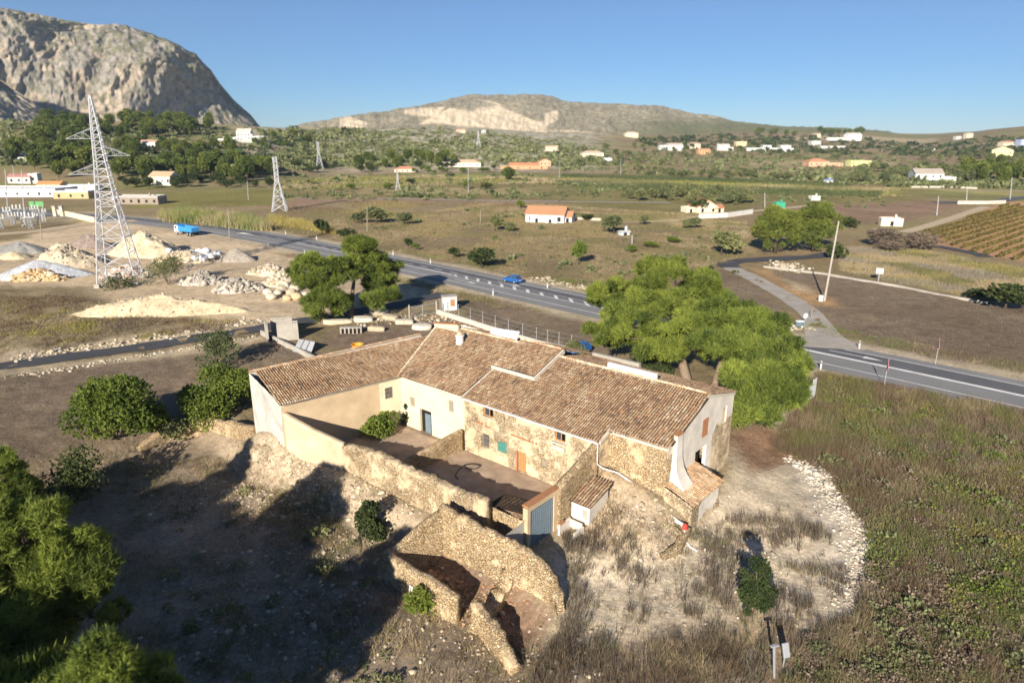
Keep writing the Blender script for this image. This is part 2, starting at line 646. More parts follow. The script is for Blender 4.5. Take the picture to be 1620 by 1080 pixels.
def road_offset(x, y):
    """signed distance from the middle line, positive on the far side"""
    x, y = np.atleast_1d(x), np.atleast_1d(y)
    best, sg = np.full(x.shape, 1e9), np.zeros(x.shape)
    for i in range(0, len(ROAD), 2):
        dx, dy = x - ROAD[i, 0], y - ROAD[i, 1]
        d = np.hypot(dx, dy)
        k = d < best
        best = np.where(k, d, best)
        sg = np.where(k, dx * ROADN[i, 0] + dy * ROADN[i, 1], sg)
    return np.where(best < 30, sg, np.where(sg > 0, 30.0, -30.0))


# colours of the ground, each a patch of soil or growth with its own outline (corner points, colour, soft edge in metres)
def PZ(*p): return [(GT(a, b_) if max(q[1] for q in p) < 330 else G(a, b_))[:2] for a, b_ in p]


C_DRY, C_BROWN, C_PALE, C_SAND = (.265, .205, .112), (.225, .170, .118), (.50, .40, .265), (.60, .465, .305)
C_YARD, C_ORANGE, C_GREEN, C_HOLLOW = (.74, .63, .47), (.46, .29, .14), (.20, .20, .07), (.30, .235, .165)
C_OLIVE, C_REDDISH = (.235, .205, .095), (.28, .19, .125)
ZONES = [
    (PZ((300, 348), (620, 300), (1180, 352), (1200, 395), (900, 470), (640, 405), (430, 366)), C_DRY, 4),
    (PZ((400, 330), (560, 318), (840, 322), (1060, 330), (1060, 318), (560, 308)), C_REDDISH, 5),
    (PZ((440, 312), (820, 316), (1100, 322), (1100, 300), (840, 290), (520, 290), (440, 300)), (.22, .18, .08), 6),
    (PZ((640, 284), (900, 290), (1060, 292), (1060, 284), (900, 276), (640, 276)), C_OLIVE, 8),
    (PZ((200, 330), (440, 325), (460, 300), (200, 305)), (.21, .185, .065), 4),
    (PZ((435, 330), (500, 330), (500, 312), (470, 312)), C_REDDISH, 3),
    (PZ((900, 330), (1420, 345), (1460, 300), (1100, 290), (900, 300)), (.21, .18, .075), 8),
    (PZ((1200, 355), (1450, 352), (1560, 318), (1480, 318), (1200, 326)), (.26, .175, .115), 6),
    (PZ((900, 300), (1400, 310), (1400, 298), (1100, 288), (900, 286)), C_GREEN, 6),
    (PZ((1000, 284), (1330, 298), (1330, 290), (1000, 276)), (.19, .18, .07), 8),
    (PZ((1440, 380), (1550, 405), (1700, 425), (1800, 330), (1590, 318)), (.46, .28, .15), 3),
    (PZ((1330, 400), (1620, 440), (1620, 470), (1330, 425)), (.23, .19, .10), 3),
    (PZ((1140, 405), (1330, 385), (1450, 395), (1440, 412), (1200, 418)), (.30, .22, .12), 3),
    (PZ((1400, 425), (1460, 430), (1490, 440), (1420, 440)), C_ORANGE, 2),
    (PZ((1195, 425), (1330, 436), (1560, 478), (1700, 500), (1700, 625), (1500, 580), (1330, 535), (1300, 500)), C_BROWN, 2),
    (PZ((1190, 425), (1215, 428), (1250, 448), (1310, 470), (1320, 485), (1300, 484), (1240, 462)), C_ORANGE, 2),
    (PZ((1235, 440), (1262, 445), (1285, 462), (1255, 458)), C_PALE, 1.5),
    (PZ((1060, 425), (1150, 428), (1240, 485), (1265, 530), (1100, 500)), C_BROWN, 2),
    (PZ((1180, 262), (1420, 262), (1420, 254), (1180, 254)), (.36, .28, .16), 8),
    (PZ((1000, 270), (1280, 275), (1280, 268), (1000, 264)), (.30, .21, .13), 8),
    (PZ((1330, 296), (1430, 298), (1620, 312), (1620, 304), (1440, 296)), (.34, .30, .12), 6),
    (PZ((560, 306), (840, 309), (840, 298), (560, 296)), (.33, .26, .13), 6),
    (PZ((1250, 222), (1480, 224), (1480, 218), (1250, 217)), (.40, .32, .19), 12),
    (PZ((640, 280), (820, 281), (900, 276), (820, 273), (640, 274)), (.20, .20, .08), 8),
    (PZ((330, 240), (470, 242), (470, 236), (330, 234)), (.36, .27, .18), 6),
    (PZ((1440, 232), (1560, 236), (1560, 228), (1440, 226)), (.30, .22, .14), 10),
    # left of the road: builders' yard, lane side, fields
    (PZ((-300, 420), (0, 385), (160, 345), (330, 372), (480, 405), (620, 440), (700, 470), (560, 505), (300, 530), (100, 470), (-300, 480)), C_SAND, 3),
    (PZ((-300, 372), (120, 352), (160, 335), (-300, 335)), (.36, .29, .18), 3),
    (PZ((-300, 450), (130, 452), (250, 500), (420, 512), (0, 572), (-300, 620)), (.30, .235, .135), 3),
    (PZ((-100, 563), (200, 535), (420, 505), (500, 495), (420, 512), (200, 548), (-100, 585)), C_PALE, 1.5),
    (PZ((-300, 640), (0, 598), (430, 528), (500, 560), (400, 600), (330, 660), (180, 720), (-300, 800)), C_BROWN, 2),
    (PZ((-100, 592), (200, 562), (420, 530), (420, 538), (200, 575), (-100, 608)), C_PALE, 1.0),
    (PZ((480, 530), (640, 505), (780, 500), (920, 545), (900, 590), (560, 560)), (.24, .175, .125), 2),
    (PZ((700, 480), (800, 470), (940, 500), (960, 560), (850, 545)), C_BROWN, 2),
    (HOLLOW, C_HOLLOW, 2.5),
    ([W(a, b_)[:2] for a, b_ in [(-20, -13.5), (-9, -14), (2, -14.5), (6, -12), (6, -9.8), (-12, -10)]], (.50, .40, .28), 1.5),
    (YARD, (.63, .525, .38), 2.0),
    (COURT, (.36, .27, .2), 0.6),
    (MOUND, (.50, .39, .265), 1.2),
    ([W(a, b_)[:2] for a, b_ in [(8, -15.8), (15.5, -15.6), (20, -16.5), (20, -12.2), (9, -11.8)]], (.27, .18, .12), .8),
    (PZ((1300, 590), (1640, 668), (1900, 900), (1900, 1300), (1200, 1300), (1250, 1010), (1345, 970), (1375, 860), (1300, 735), (1200, 700), (1270, 620)), (.16, .12, .08), 1.5),
    (PZ((1245, 722), (1300, 735), (1340, 790), (1375, 850), (1385, 900), (1360, 975), (1330, 960), (1345, 900), (1325, 850), (1290, 790), (1262, 750)), (.72, .63, .50), 1.4),
    (PZ((1150, 690), (1210, 660), (1290, 720), (1230, 730), (1190, 735)), (.27, .17, .105), 1.5),
    (PZ((900, 1010), (1200, 960), (1340, 985), (1250, 1100), (900, 1200)), (.40, .28, .165), 2.5),
]


def ground_colour(x, y):
    r = np.hypot(x, y)
    warm = (1 + .22 * sstep(160, 320, r))[:, None]
    n1 = fbm(x / 60, y / 60, octaves=4, seed=21)
    n2 = fbm(x / 9, y / 9, octaves=4, seed=22)
    base = np.array(C_DRY)[None, :] * (0.75 + 0.5 * n1)[:, None]
    g = sstep(.45, .62, fbm(x / 110, y / 45, octaves=4, seed=23)) * sstep(200, 350, r)
    base = base * (1 - .75 * g[:, None]) + np.array(C_GREEN)[None, :] * .75 * g[:, None]
    g = sstep(.55, .66, fbm(x / 160, y / 60, octaves=3, seed=24)) * sstep(250, 400, r)
    base = base * (1 - .7 * g[:, None]) + np.array(C_REDDISH)[None, :] * .7 * g[:, None]
    # stony scrub hill
    u = 810 + 1128.8 * x / np.maximum(y, 1)
    hill = sstep(520, 640, r) * sstep(1900, 1300, r) * sstep(330, 460, u) * sstep(1000, 900, u) * (y > 0)
    sp = sstep(.42, .6, fbm(x / 5, y / 5, octaves=3, seed=25))
    rock = np.array((.46, .41, .31))[None, :] * (.8 + .4 * n2)[:, None]
    hc = rock * (1 - sp[:, None]) + np.array((.24, .22, .12))[None, :] * sp[:, None]
    base = base * (1 - hill[:, None]) + hc * hill[:, None]
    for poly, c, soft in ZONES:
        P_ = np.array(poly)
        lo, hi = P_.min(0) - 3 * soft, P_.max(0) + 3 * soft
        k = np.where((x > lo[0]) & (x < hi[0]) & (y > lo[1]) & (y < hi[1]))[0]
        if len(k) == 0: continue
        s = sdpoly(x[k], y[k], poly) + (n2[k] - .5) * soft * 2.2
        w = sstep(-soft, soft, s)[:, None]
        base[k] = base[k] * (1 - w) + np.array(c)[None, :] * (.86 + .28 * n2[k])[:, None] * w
    base = base * warm
    off = road_offset(x, y)
    w = (sstep(10.5, 7.5, np.abs(off + .4 + (n2 - .5) * 4)) * sstep(330, 250, r))[:, None]
    base = base * (1 - w) + np.array((.52, .43, .30))[None, :] * w
    return np.clip(base, 0, 1)


def build_ground():
    fine = np.radians(np.concatenate([np.arange(-56, 56.01, 0.2)]))
    coarse = np.radians(np.concatenate([np.arange(60, 300, 4.0)]))
    ang = np.concatenate([fine, coarse])
    rad = [0.8, 3.0, 7.0]
    while rad[-1] < 14000: rad.append(rad[-1] * (1.0125 if rad[-1] > 16 else 1.06) if rad[-1] < 2500 else rad[-1] * 1.08)
    rad = np.array(rad)
    A, R = np.meshgrid(ang, rad)
    x, y = (R * np.sin(A)).ravel(), (R * np.cos(A)).ravel()
    z = height(x, y)
    c = ground_colour(x, y)
    na, nr = len(ang), len(rad)
    i = np.arange(nr - 1)[:, None] * na + np.arange(na)[None, :]
    j = np.arange(nr - 1)[:, None] * na + ((np.arange(na) + 1) % na)[None, :]
    F = np.stack([i, i + na, j + na, j], -1).reshape(-1, 4)
    me = np_mesh("ground", np.stack([x, y, z], 1), F, M['ground'], c, smooth=True)
    o = link("ground", me)
    return tag(o, kind='structure')


# ------------------------------------------------------------------ mountains
def build_hill(name, prof, base_y, d0, d1, mat, colour_fn, nu=420, nv=90, seed=0, rough=30.0, back=600.0, ribs=0.0, depth_fn=None, sub=-30.0):
    """a range with its crest along prof (photo column, photo row) at distance d1, its foot at d0, and a far side"""
    us = np.linspace(prof[0][0], prof[-1][0], nu)
    py = np.interp(us, [p[0] for p in prof], [p[1] for p in prof])
    py = py + (fbm(us / 14, us * 0, octaves=4, seed=seed) - .5) * 5.0
    cp = np.array([D(a, b_, d1) for a, b_ in zip(us, py)])
    crest, az = cp[:, 2], np.arctan2(cp[:, 0], cp[:, 1])
    V, C_ = [], []
    vs = np.concatenate([np.linspace(0, 1, nv), 1 + np.linspace(0.06, 1, 14)])
    for v in vs:
        if v <= 1:
            t = v
            d = d0 + (d1 - d0) * t
            sh = depth_fn(us, t) if depth_fn else t
            z = sub + (crest - sub) * sh
        else:
            d = d1 + back * (v - 1)
            z = crest + (sub - crest) * sstep(0, 1, v - 1)
        wig = (fbm(us / 60, np.full(nu, v * 6), octaves=4, seed=seed + 3) - .5) * rough * 2.0
        rib = (np.abs(fbm(us / 55 - v * 3.0, np.full(nu, v * 4.0), octaves=5, seed=seed + 8) - .5) - .12) * ribs
        rib = rib + (fbm(us / 120 - v * 1.6, np.full(nu, v * 1.3), octaves=2, seed=seed + 21) - .5) * ribs * 2.0
        rib = rib + (fbm(us / 11 + v * 2, np.full(nu, v * 16), octaves=3, seed=seed + 11) - .5) * ribs * .16
        dd = d + (wig + rib) * min(1, 4 * v) * (1 if v < .9 else max(.25, 1 - (v - .9) * 7) if v <= 1 else .25 * max(0, 1 - (v - 1) * 3))
        zz = z + (fbm(us / 9, np.full(nu, v * 30), octaves=4, seed=seed + 5) - .5) * rough * .5 * min(1, 5 * v) * (0.15 if v > .97 else 1)
        X_, Y_ = dd * np.sin(az), dd * np.cos(az)
        V.append(np.stack([X_, Y_, zz], 1))
        dep = Y_ * R_C + (CAM_H - zz) * R_S
        C_.append(colour_fn(810 + FPX * X_ / dep, 540 + FPX * ((CAM_H - zz) * R_C - Y_ * R_S) / dep, np.full(nu, v)))
    V, C_ = np.concatenate(V), np.concatenate(C_)
    n = len(vs)
    i = np.arange(n - 1)[:, None] * nu + np.arange(nu - 1)[None, :]
    F = np.stack([i, i + 1, i + nu + 1, i + nu], -1).reshape(-1, 4)
    o = link(name, np_mesh(name, V, F, mat, C_, smooth=True))
    return tag(o, kind='structure')


QUARRY = [[(538, 187), (550, 184), (580, 195), (576, 207), (560, 214), (537, 213)],
          [(682, 186), (712, 171), (750, 177), (756, 170), (790, 167), (812, 178), (850, 193), (862, 192), (866, 215), (830, 211), (770, 202), (740, 200), (690, 195), (662, 197)],
          [(862, 180), (884, 174), (882, 190), (862, 200)],
          [(640, 174), (705, 169), (688, 186), (640, 180)],
          [(756, 158), (775, 160), (812, 172), (800, 168)],
          [(862, 207), (935, 210), (900, 206)]]


def col_quarry_hill(u, y, v):
    s1 = fbm(u / 2.2, y / 1.2, octaves=3, seed=31)
    s2 = fbm(u / 26, y / 12, octaves=3, seed=32)
    c = np.array((.33, .275, .195))[None, :] * (1 - s1)[:, None] * 1.6 + np.array((.115, .11, .05))[None, :] * s1[:, None]
    c = c * (.75 + .5 * s2)[:, None]
    g = (sstep(930, 1080, u) * sstep(180, 200, y))[:, None] * .75
    c = c * (1 - g) + np.array((.145, .15, .055))[None, :] * (.6 + .8 * s1)[:, None] * g
    for q in QUARRY:
        w = sstep(-2.0, 1.5, sdpoly(u, y, q) + (s1 - .5) * 3)[:, None]
        str_ = fbm(u / 2.4, y / 9, octaves=3, seed=33)
        qc = np.array((.74, .60, .41))[None, :] * (.62 + .72 * str_)[:, None]
        c = c * (1 - w) + qc * w
    return np.clip(c, 0, 1)


def col_crag(u, y, v):
    s1 = fbm(u / 5, y / 5, octaves=4, seed=41)
    s2 = fbm(u / 40, y / 22, octaves=3, seed=42)
    st = fbm(u / 9, y / 22, octaves=5, seed=43)
    rock = np.array((.27, .24, .20))[None, :] * (.6 + .75 * st)[:, None]
    och = sstep(.5, .62, s2)[:, None] * .5
    rock = rock * (1 - och) + np.array((.44, .335, .23))[None, :] * (.6 + .7 * st)[:, None] * och
    prof = np.interp(u, [p[0] for p in CRAG], [p[1] for p in CRAG]) + 0 * v
    top = sstep(70, 10, y - prof) * .75
    g = np.clip(sstep(.50, .62, s1) * .8 + top * sstep(.36, .52, s1), 0, 1)[:, None]
    c = rock * (1 - g) + np.array((.15, .14, .085))[None, :] * g
    return np.clip(c, 0, 1)


CRAG = [(-420, 60), (-300, 30), (-160, 14), (-60, 6), (0, 12), (60, 22), (140, 36), (200, 40), (260, 62), (310, 88), (333, 110), (350, 136), (375, 163), (398, 184), (412, 200), (440, 212)]


SPUR = [(-900, -160), (-600, -120), (-420, -73), (-250, 0), (-86, 66), (0, 124), (50, 160), (85, 188), (110, 205), (140, 214)]


def crag_depth(u, t):
    # scree slope, then cliff, then rounded top
    return np.interp(t, [0, .25, .55, .8, 1.0], [0, .17, .62, .9, 1.0]) * np.ones_like(u)


def ribbon(name, path, o0, o1, z, mat, z0fn=None, kind='structure', u0=0, u1=None, nrm=None, skirt=0.0):
    """flat strip along a path between two sideways offsets"""
    P_ = np.asarray(path)[u0:u1]
    if nrm is None:
        t = np.gradient(P_, axis=0)
        t /= np.linalg.norm(t, axis=1)[:, None]
        N = np.stack([t[:, 1], -t[:, 0]], 1)
    else:
        N = nrm[u0:u1]
    n = len(P_)
    o0 = np.broadcast_to(o0, (n,)); o1 = np.broadcast_to(o1, (n,))
    a, b_ = P_ + N * o0[:, None], P_ + N * o1[:, None]
    if z0fn is None:
        za = zb = np.full(n, z)
    else:
        za = z0fn(a[:, 0], a[:, 1]) + z
        zb = z0fn(b_[:, 0], b_[:, 1]) + z
    V = np.concatenate([np.column_stack([a, za]), np.column_stack([b_, zb])])
    i = np.arange(n - 1)
    F = np.stack([i, i + 1, n + i + 1, n + i], 1)
    o = link(name, np_mesh(name, V, F, mat))
    # faces up
    me = o.data
    if me.polygons[0].normal.z < 0: me.flip_normals()
    if kind: tag(o, kind=kind)
    return o
# ------------------------------------------------------------------ surfaces used below
def build_materials():
    M['ground'] = ground_mat('soil_and_dry_grass')
    M['hill'] = col_mat('hill_rock_and_scrub', grain=0.12, var=0.3, bmp=0.8, dist=4.0)
    M['crag'] = col_mat('limestone_crag', grain=0.05, var=0.35, bmp=.3, dist=6.0)
    M['asphalt'] = plain('asphalt_worn', (.235, .23, .225), .9, 0, .10, 6, .15, .2, 'w', .14, .12)
    M['asphalt_dark'] = plain('asphalt_dark', (.125, .125, .13), .88, 0, .12, 5, .15, .25, 'w', .16, .15)
    M['asphalt_black'] = plain('asphalt_fresh', (.075, .075, .08), .85, 0, .12, 4, .15, .25, 'w', .16, .2)
    M['concrete'] = plain('concrete', (.40, .37, .32), .9, 0, .12, 2.5, .25, .2, 'w', .18, .3)
    M['track'] = plain('concrete_track', (.40, .36, .31), .95, 0, .12, 3, .25, .1, 'w', .2, .3)
    M['paint'] = plain('road_paint', (.74, .72, .68), .7, 0, .10, 3, 0, .3, 'w', .2, .5)
    M['wallstone'] = stone_mat('rubble_masonry', .40, (1.18,1.11,1.01), 5.4)
    M['ruinstone'] = stone_mat('rubble_masonry_old', .15, (1.14, 1.03, .87), 5.2)
    M['longstone'] = stone_mat('rubble_masonry_rendered', .30, (1.07, .99, .88), 5.0)
    M['drystone'] = stone_mat('dry_stone', .05, (.95, .88, .75), 5.0, .95)
    M['plaster'] = plain('lime_plaster', (.70, .64, .55), .95, 0, .10, 1.6, .35, .1, 'w', .16, .5)
    M['plaster_cream'] = plain('cream_render', (.70, .61, .43), .95, 0, .08, 1.2, .3, .1, 'w', .14, .4)
    M['plaster_ochre'] = plain('ochre_render', (.58, .44, .28), .95, 0, .10, 1.0, .3, .1, 'w', .16, .4)
    M['whitewash'] = plain('whitewash', (.66, .64, .60), .9, 0, .05, 1.0, .1, .2, 'w', .08, .3)
    M['mortar'] = plain('pale_mortar', (.58, .52, .43), .95, 0, .14, 3.0, .4, .1, 'w', .15, .8)
    M['tile'] = col_mat('clay_tile', grain=7, var=.35, bmp=.3, dist=.01)
    M['brick'] = plain('clay_brick', (.42, .20, .10), .9, 0, .3, 9, .3, .1, 'w')
    M['wood'] = plain('weathered_wood', (.42, .22, .09), .8, 0, .25, 12, .2, .2)
    M['wood_grey'] = plain('grey_wood', (.30, .26, .21), .9, 0, .2, 10, .2, .1)
    M['glass'] = plain('window_glass', (.055, .06, .07), .12, 0, .1, 2, 0, .6)
    M['dark'] = plain('interior_shade', (.025, .022, .02), .95, 0, .2, 2, 0, .05)  # near-black colour standing for the shade of unlit interiors
    M['green_grille'] = plain('green_painted_shutter', (.09, .30, .27), .6, 0, .12, 6)
    M['steel_blue'] = plain('blue_grey_sheet_metal', (.22, .29, .34), .5, .35, .10, 2, .05, .4)
    M['steel'] = plain('galvanised_steel', (.46, .47, .48), .5, .45, .08, 2, 0, .5)
    M['steel_white'] = plain('bright_galvanised_steel', (.62, .62, .63), .5, .2, .06, 2, 0, .5)
    M['pipe'] = plain('pale_plastic_pipe', (.72, .74, .76), .5, 0, .06, 3, 0, .4)
    M['white'] = plain('white_paint', (.72, .72, .71), .5, 0, .04, 2, 0, .4)
    M['red'] = plain('red_paint', (.60, .07, .05), .5, 0, .1, 3, 0, .4)
    M['black'] = plain('black_rubber', (.02, .02, .022), .7, 0, .1, 4, 0, .3)
    M['blue_car'] = plain('blue_car_paint', (.012, .13, .42), .28, .15, .05, 1, 0, .5)
    M['blue_truck'] = plain('blue_truck_paint', (.045, .26, .58), .5, 0, .12, 3, 0, .4)
    M['bark'] = plain('bark', (.22, .165, .12), .95, 0, .3, 5, .6, .1)
    M['bark_dark'] = plain('dark_bark', (.075, .058, .045), .95, 0, .3, 5, .6, .1)
    M['pine'] = leaf_mat('pine_needles', (.042, .074, .015), (.295, .345, .062), .28, .25)
    M['pine_far'] = leaf_mat('far_pine_needles', (.06, .09, .022), (.24, .28, .06), .3, .6)
    M['olive'] = leaf_mat('olive_leaves', (.09, .11, .045), (.27, .285, .13), .25, .5)
    M['fig'] = leaf_mat('broad_leaves', (.085, .135, .022), (.26, .31, .06), .35, .3)
    M['dark_leaf'] = leaf_mat('dark_leaves', (.03, .048, .016), (.10, .125, .04), .2, .4)
    M['twig'] = leaf_mat('bare_twigs', (.13, .10, .075), (.27, .215, .165), .1, .3)
    M['vine'] = leaf_mat('vine_leaves', (.10, .085, .03), (.24, .19, .06), .25, .15)
    M['straw'] = col_mat('dry_stalks', grain=6, var=.2, bmp=0, trans=.2)
    M['rock'] = col_mat('stone_blocks', grain=4, var=.3, bmp=.7, dist=.08)
    M['heap'] = col_mat('heaped_soil_and_stone', grain=1.6, var=.35, bmp=.8, dist=.25)


build_materials()
build_ground()
build_hill("crag_mountain", CRAG, 205, 1850, 2300, M['crag'], col_crag, nu=620, nv=150, seed=50, rough=12, back=900, ribs=150, depth_fn=crag_depth)
build_hill("crag_spur", SPUR, 205, 1380, 1780, M['crag'], col_crag, nu=380, nv=90, seed=57, rough=16, back=300, ribs=120)
build_hill("quarry_hill", [(425, 214), (440, 207), (480, 196), (560, 181), (640, 171), (700, 159), (745, 150), (800, 150), (840, 149), (870, 152), (896, 161), (930, 164), (980, 163), (1040, 167), (1100, 179), (1160, 190), (1220, 198), (1300, 202), (1400, 207), (1440, 214)],
           210, 1500, 2700, M['hill'], col_quarry_hill, nu=620, nv=150, seed=70, rough=22, back=700, ribs=90,
           depth_fn=lambda u, t: np.interp(t, [0, .35, .7, 1], [0, .4, .8, 1]) * np.ones_like(u))

# ------------------------------------------------------------------ roads
NR = len(ROAD)
ribbon("main_road", ROAD, -6.8, 6.0, 0.05, M['asphalt'], nrm=ROADN)
ribbon("road_lane_surface", ROAD, 0.3, 4.0, 0.056, M['asphalt_dark'], nrm=ROADN)
U_ROAD = 810 + 1128.8 * ROAD[:, 0] / ROAD[:, 1]


def ridx(px):
    """index of the road point seen in photo column px"""
    return int(np.argmin(np.abs((810 + FPX * ROAD[:, 0] / (ROAD[:, 1] * R_C + CAM_H * R_S)) - px)))


def marking(segs):
    """painted strips: (start index, end index, offset0, offset1)"""
    V, F = [], []
    for i0, i1, a, b_ in segs:
        if i1 <= i0: continue
        s = len(V)
        for i in range(i0, i1 + 1):
            for o in (a, b_):
                V.append((ROAD[i, 0] + ROADN[i, 0] * o, ROAD[i, 1] + ROADN[i, 1] * o, 0.064))
        for k in range(i1 - i0):
            F.append((s + 2 * k, s + 2 * k + 2, s + 2 * k + 3, s + 2 * k + 1))
    me = np_mesh("road_markings", V, np.array(F), M['paint'])
    for p in list(me.polygons)[:1]:
        if p.normal.z < 0: me.flip_normals()
    return me


def fine_marks():
    """dashes and the hatched median, as quads in road coordinates"""
    V, F = [], []
    seg = np.concatenate([[0], np.cumsum(np.linalg.norm(np.diff(ROAD, axis=0), axis=1))])

    def at(s, o):
        x = np.interp(s, seg, ROAD[:, 0]); y = np.interp(s, seg, ROAD[:, 1])
        nx = np.interp(s, seg, ROADN[:, 0]); ny = np.interp(s, seg, ROADN[:, 1])
        return (x + nx * o, y + ny * o, 0.068)

    def quad(s0, s1, a, b_, skew=0.0):
        n = len(V)
        V.extend([at(s0, a), at(s1, a), at(s1 + skew, b_), at(s0 + skew, b_)])
        F.append((n, n + 1, n + 2, n + 3))
    S = lambda px: seg[ridx(px)]
    # far edge: broken across the side road, far line elsewhere solid
    s = S(1290)
    while s < S(1215): quad(s, s + 2.2, 3.9, 4.05); s += 3.7
    # hatched median between the bends
    a0, a1 = S(960), S(722)
    s = a0
    while s < a1:
        w = 1.05 * min(1, (a1 - s) / 12 + .35)
        quad(s, s + 0.9, -w, w * .9, 2.2)
        s += 3.6
    quad(a0, a1, -1.2, -1.06)
    quad(a0, a1, 1.0, 1.14)
    s = S(716)
    while s < S(470): quad(s, s + 2.6, 1.5, 1.72); s += 5.2
    s = S(470)
    while s < S(250): quad(s, s + 3.5, 1.2, 1.4); s += 9
    # arrows and a give-way patch
    for px, o in ((792, 2.1), (757, -2.6), (1345, 2.1)):
        c = S(px)
        quad(c, c + 4.5, o - .1, o + .1)
        n = len(V); V.extend([at(c - 2.4, o), at(c, o - .55), at(c, o + .55)]); F.append((n, n + 1, n + 2, n + 2))
    n = len(V); V.extend([at(S(400), -.2), at(S(384), .9), at(S(384), -1.4)]); F.append((n, n + 1, n + 2, n + 2))
    V2 = np.array(V)
    q = [f for f in F if f[2] != f[3]]; t = [f[:3] for f in F if f[2] == f[3]]
    me = np_mesh("lane_markings", V2, [np.array(q), np.array(t)], M['paint'])
    up = [p.normal.z for p in me.polygons]
    if up[0] < 0: me.flip_normals()
    return tag(link("lane_markings", me), kind='structure')


o = link("road_markings", marking([(0, ridx(1300), 3.86, 4.06), (ridx(1212), NR - 1, 3.86, 4.06), (0, NR - 1, -4.4, -4.2),
                                   (0, ridx(965), -.36, .36), (ridx(722), ridx(470), -.26, .26)]))
tag(o, kind='structure')
fine_marks()
LANE = smooth_path([G(px, py) for px, py in [(-200, 604), (-80, 590), (0, 579), (100, 566), (200, 552.5), (310, 536), (410, 519.5), (470, 510), (540, 498), (610, 486), (660, 476), (705, 464)]], 2.5)
ribbon("asphalt_lane", LANE, -1.9, 1.9, 0.09, M['asphalt_black'], z0fn=lambda x, y: height(x, y))
TRACK = smooth_path([G(px, py) for px, py in [(1318, 552), (1304, 532), (1294, 515), (1284, 500), (1266, 484), (1246, 470), (1222, 457), (1200, 445), (1178, 434), (1156, 424)]], 1.5)
_w = np.interp(np.linspace(0, 1, len(TRACK)), [0, .12, .3, 1], [4.2, 2.6, 1.9, 2.0])
ribbon("concrete_track", TRACK, -_w, _w, 0.085, M['track'], z0fn=lambda x, y: height(x, y))
TRACK2 = smooth_path([G(px, py) for px, py in [(1157, 424), (1150, 419.5), (1158, 415), (1180, 412), (1215, 410.5), (1260, 408), (1310, 403.5), (1345, 400)]], 2.0)
ribbon("asphalt_side_road", TRACK2, -2.4, 2.4, 0.1, M['asphalt_black'], z0fn=lambda x, y: height(x, y))
ribbon("asphalt_farm_road", smooth_path([G(px, py) for px, py in [(1455, 386), (1480, 389.5), (1510, 395), (1545, 402), (1560, 407)]], 2.0), -1.8, 1.8, 0.12, M['asphalt_black'], z0fn=lambda x, y: height(x, y))
ribbon("asphalt_valley_road", smooth_path([G(px, py) for px, py in [(1480, 321), (1540, 320), (1585, 318), (1600, 315), (1650, 310)]], 4.0), -3.5, 3.5, 0.2, M['asphalt_dark'], z0fn=lambda x, y: height(x, y))
for nm, pts, w in (("pale_field_track", [(560, 313), (700, 316), (830, 318.5), (1060, 321)], 1.8), ("pale_farm_track", [(470, 313), (505, 313.5)], 1.6),
                   ("gravel_drive", [(985, 352), (1050, 350), (1090, 346), (1150, 338), (1230, 331), (1290, 325)], 2.2),
                   ("field_bank_track", [(1430, 368), (1480, 354), (1520, 341), (1560, 327)], 2.0), ("villa_track", [(1440, 296), (1500, 300), (1620, 303)], 3.0),
                   ("yard_track", [(380, 420), (440, 428), (520, 440), (620, 452)], 2.5), ("works_track", [(-20, 372), (60, 366), (130, 356), (215, 349)], 3.5)):
    ribbon(nm, smooth_path([G(*p) for p in pts], 3.0), -w, w, 0.1, M['concrete'] if 'pale' in nm else plain(nm + '_dirt', (.50, .40, .27), .95, 0, .2, .8, .3, .05, 'w'), z0fn=lambda x, y: height(x, y))
ribbon("courtyard_paving", np.array([W(-11.5, -4.6)[:2], W(-2, -4.6)[:2], W(6, -4.6)[:2], W(14.6, -4.6)[:2]]), -4.4, 4.4, 0.06, plain('courtyard_screed', (.40, .30, .22), .9, 0, .16, 1.0, .2, .1, 'w', .3, .25))
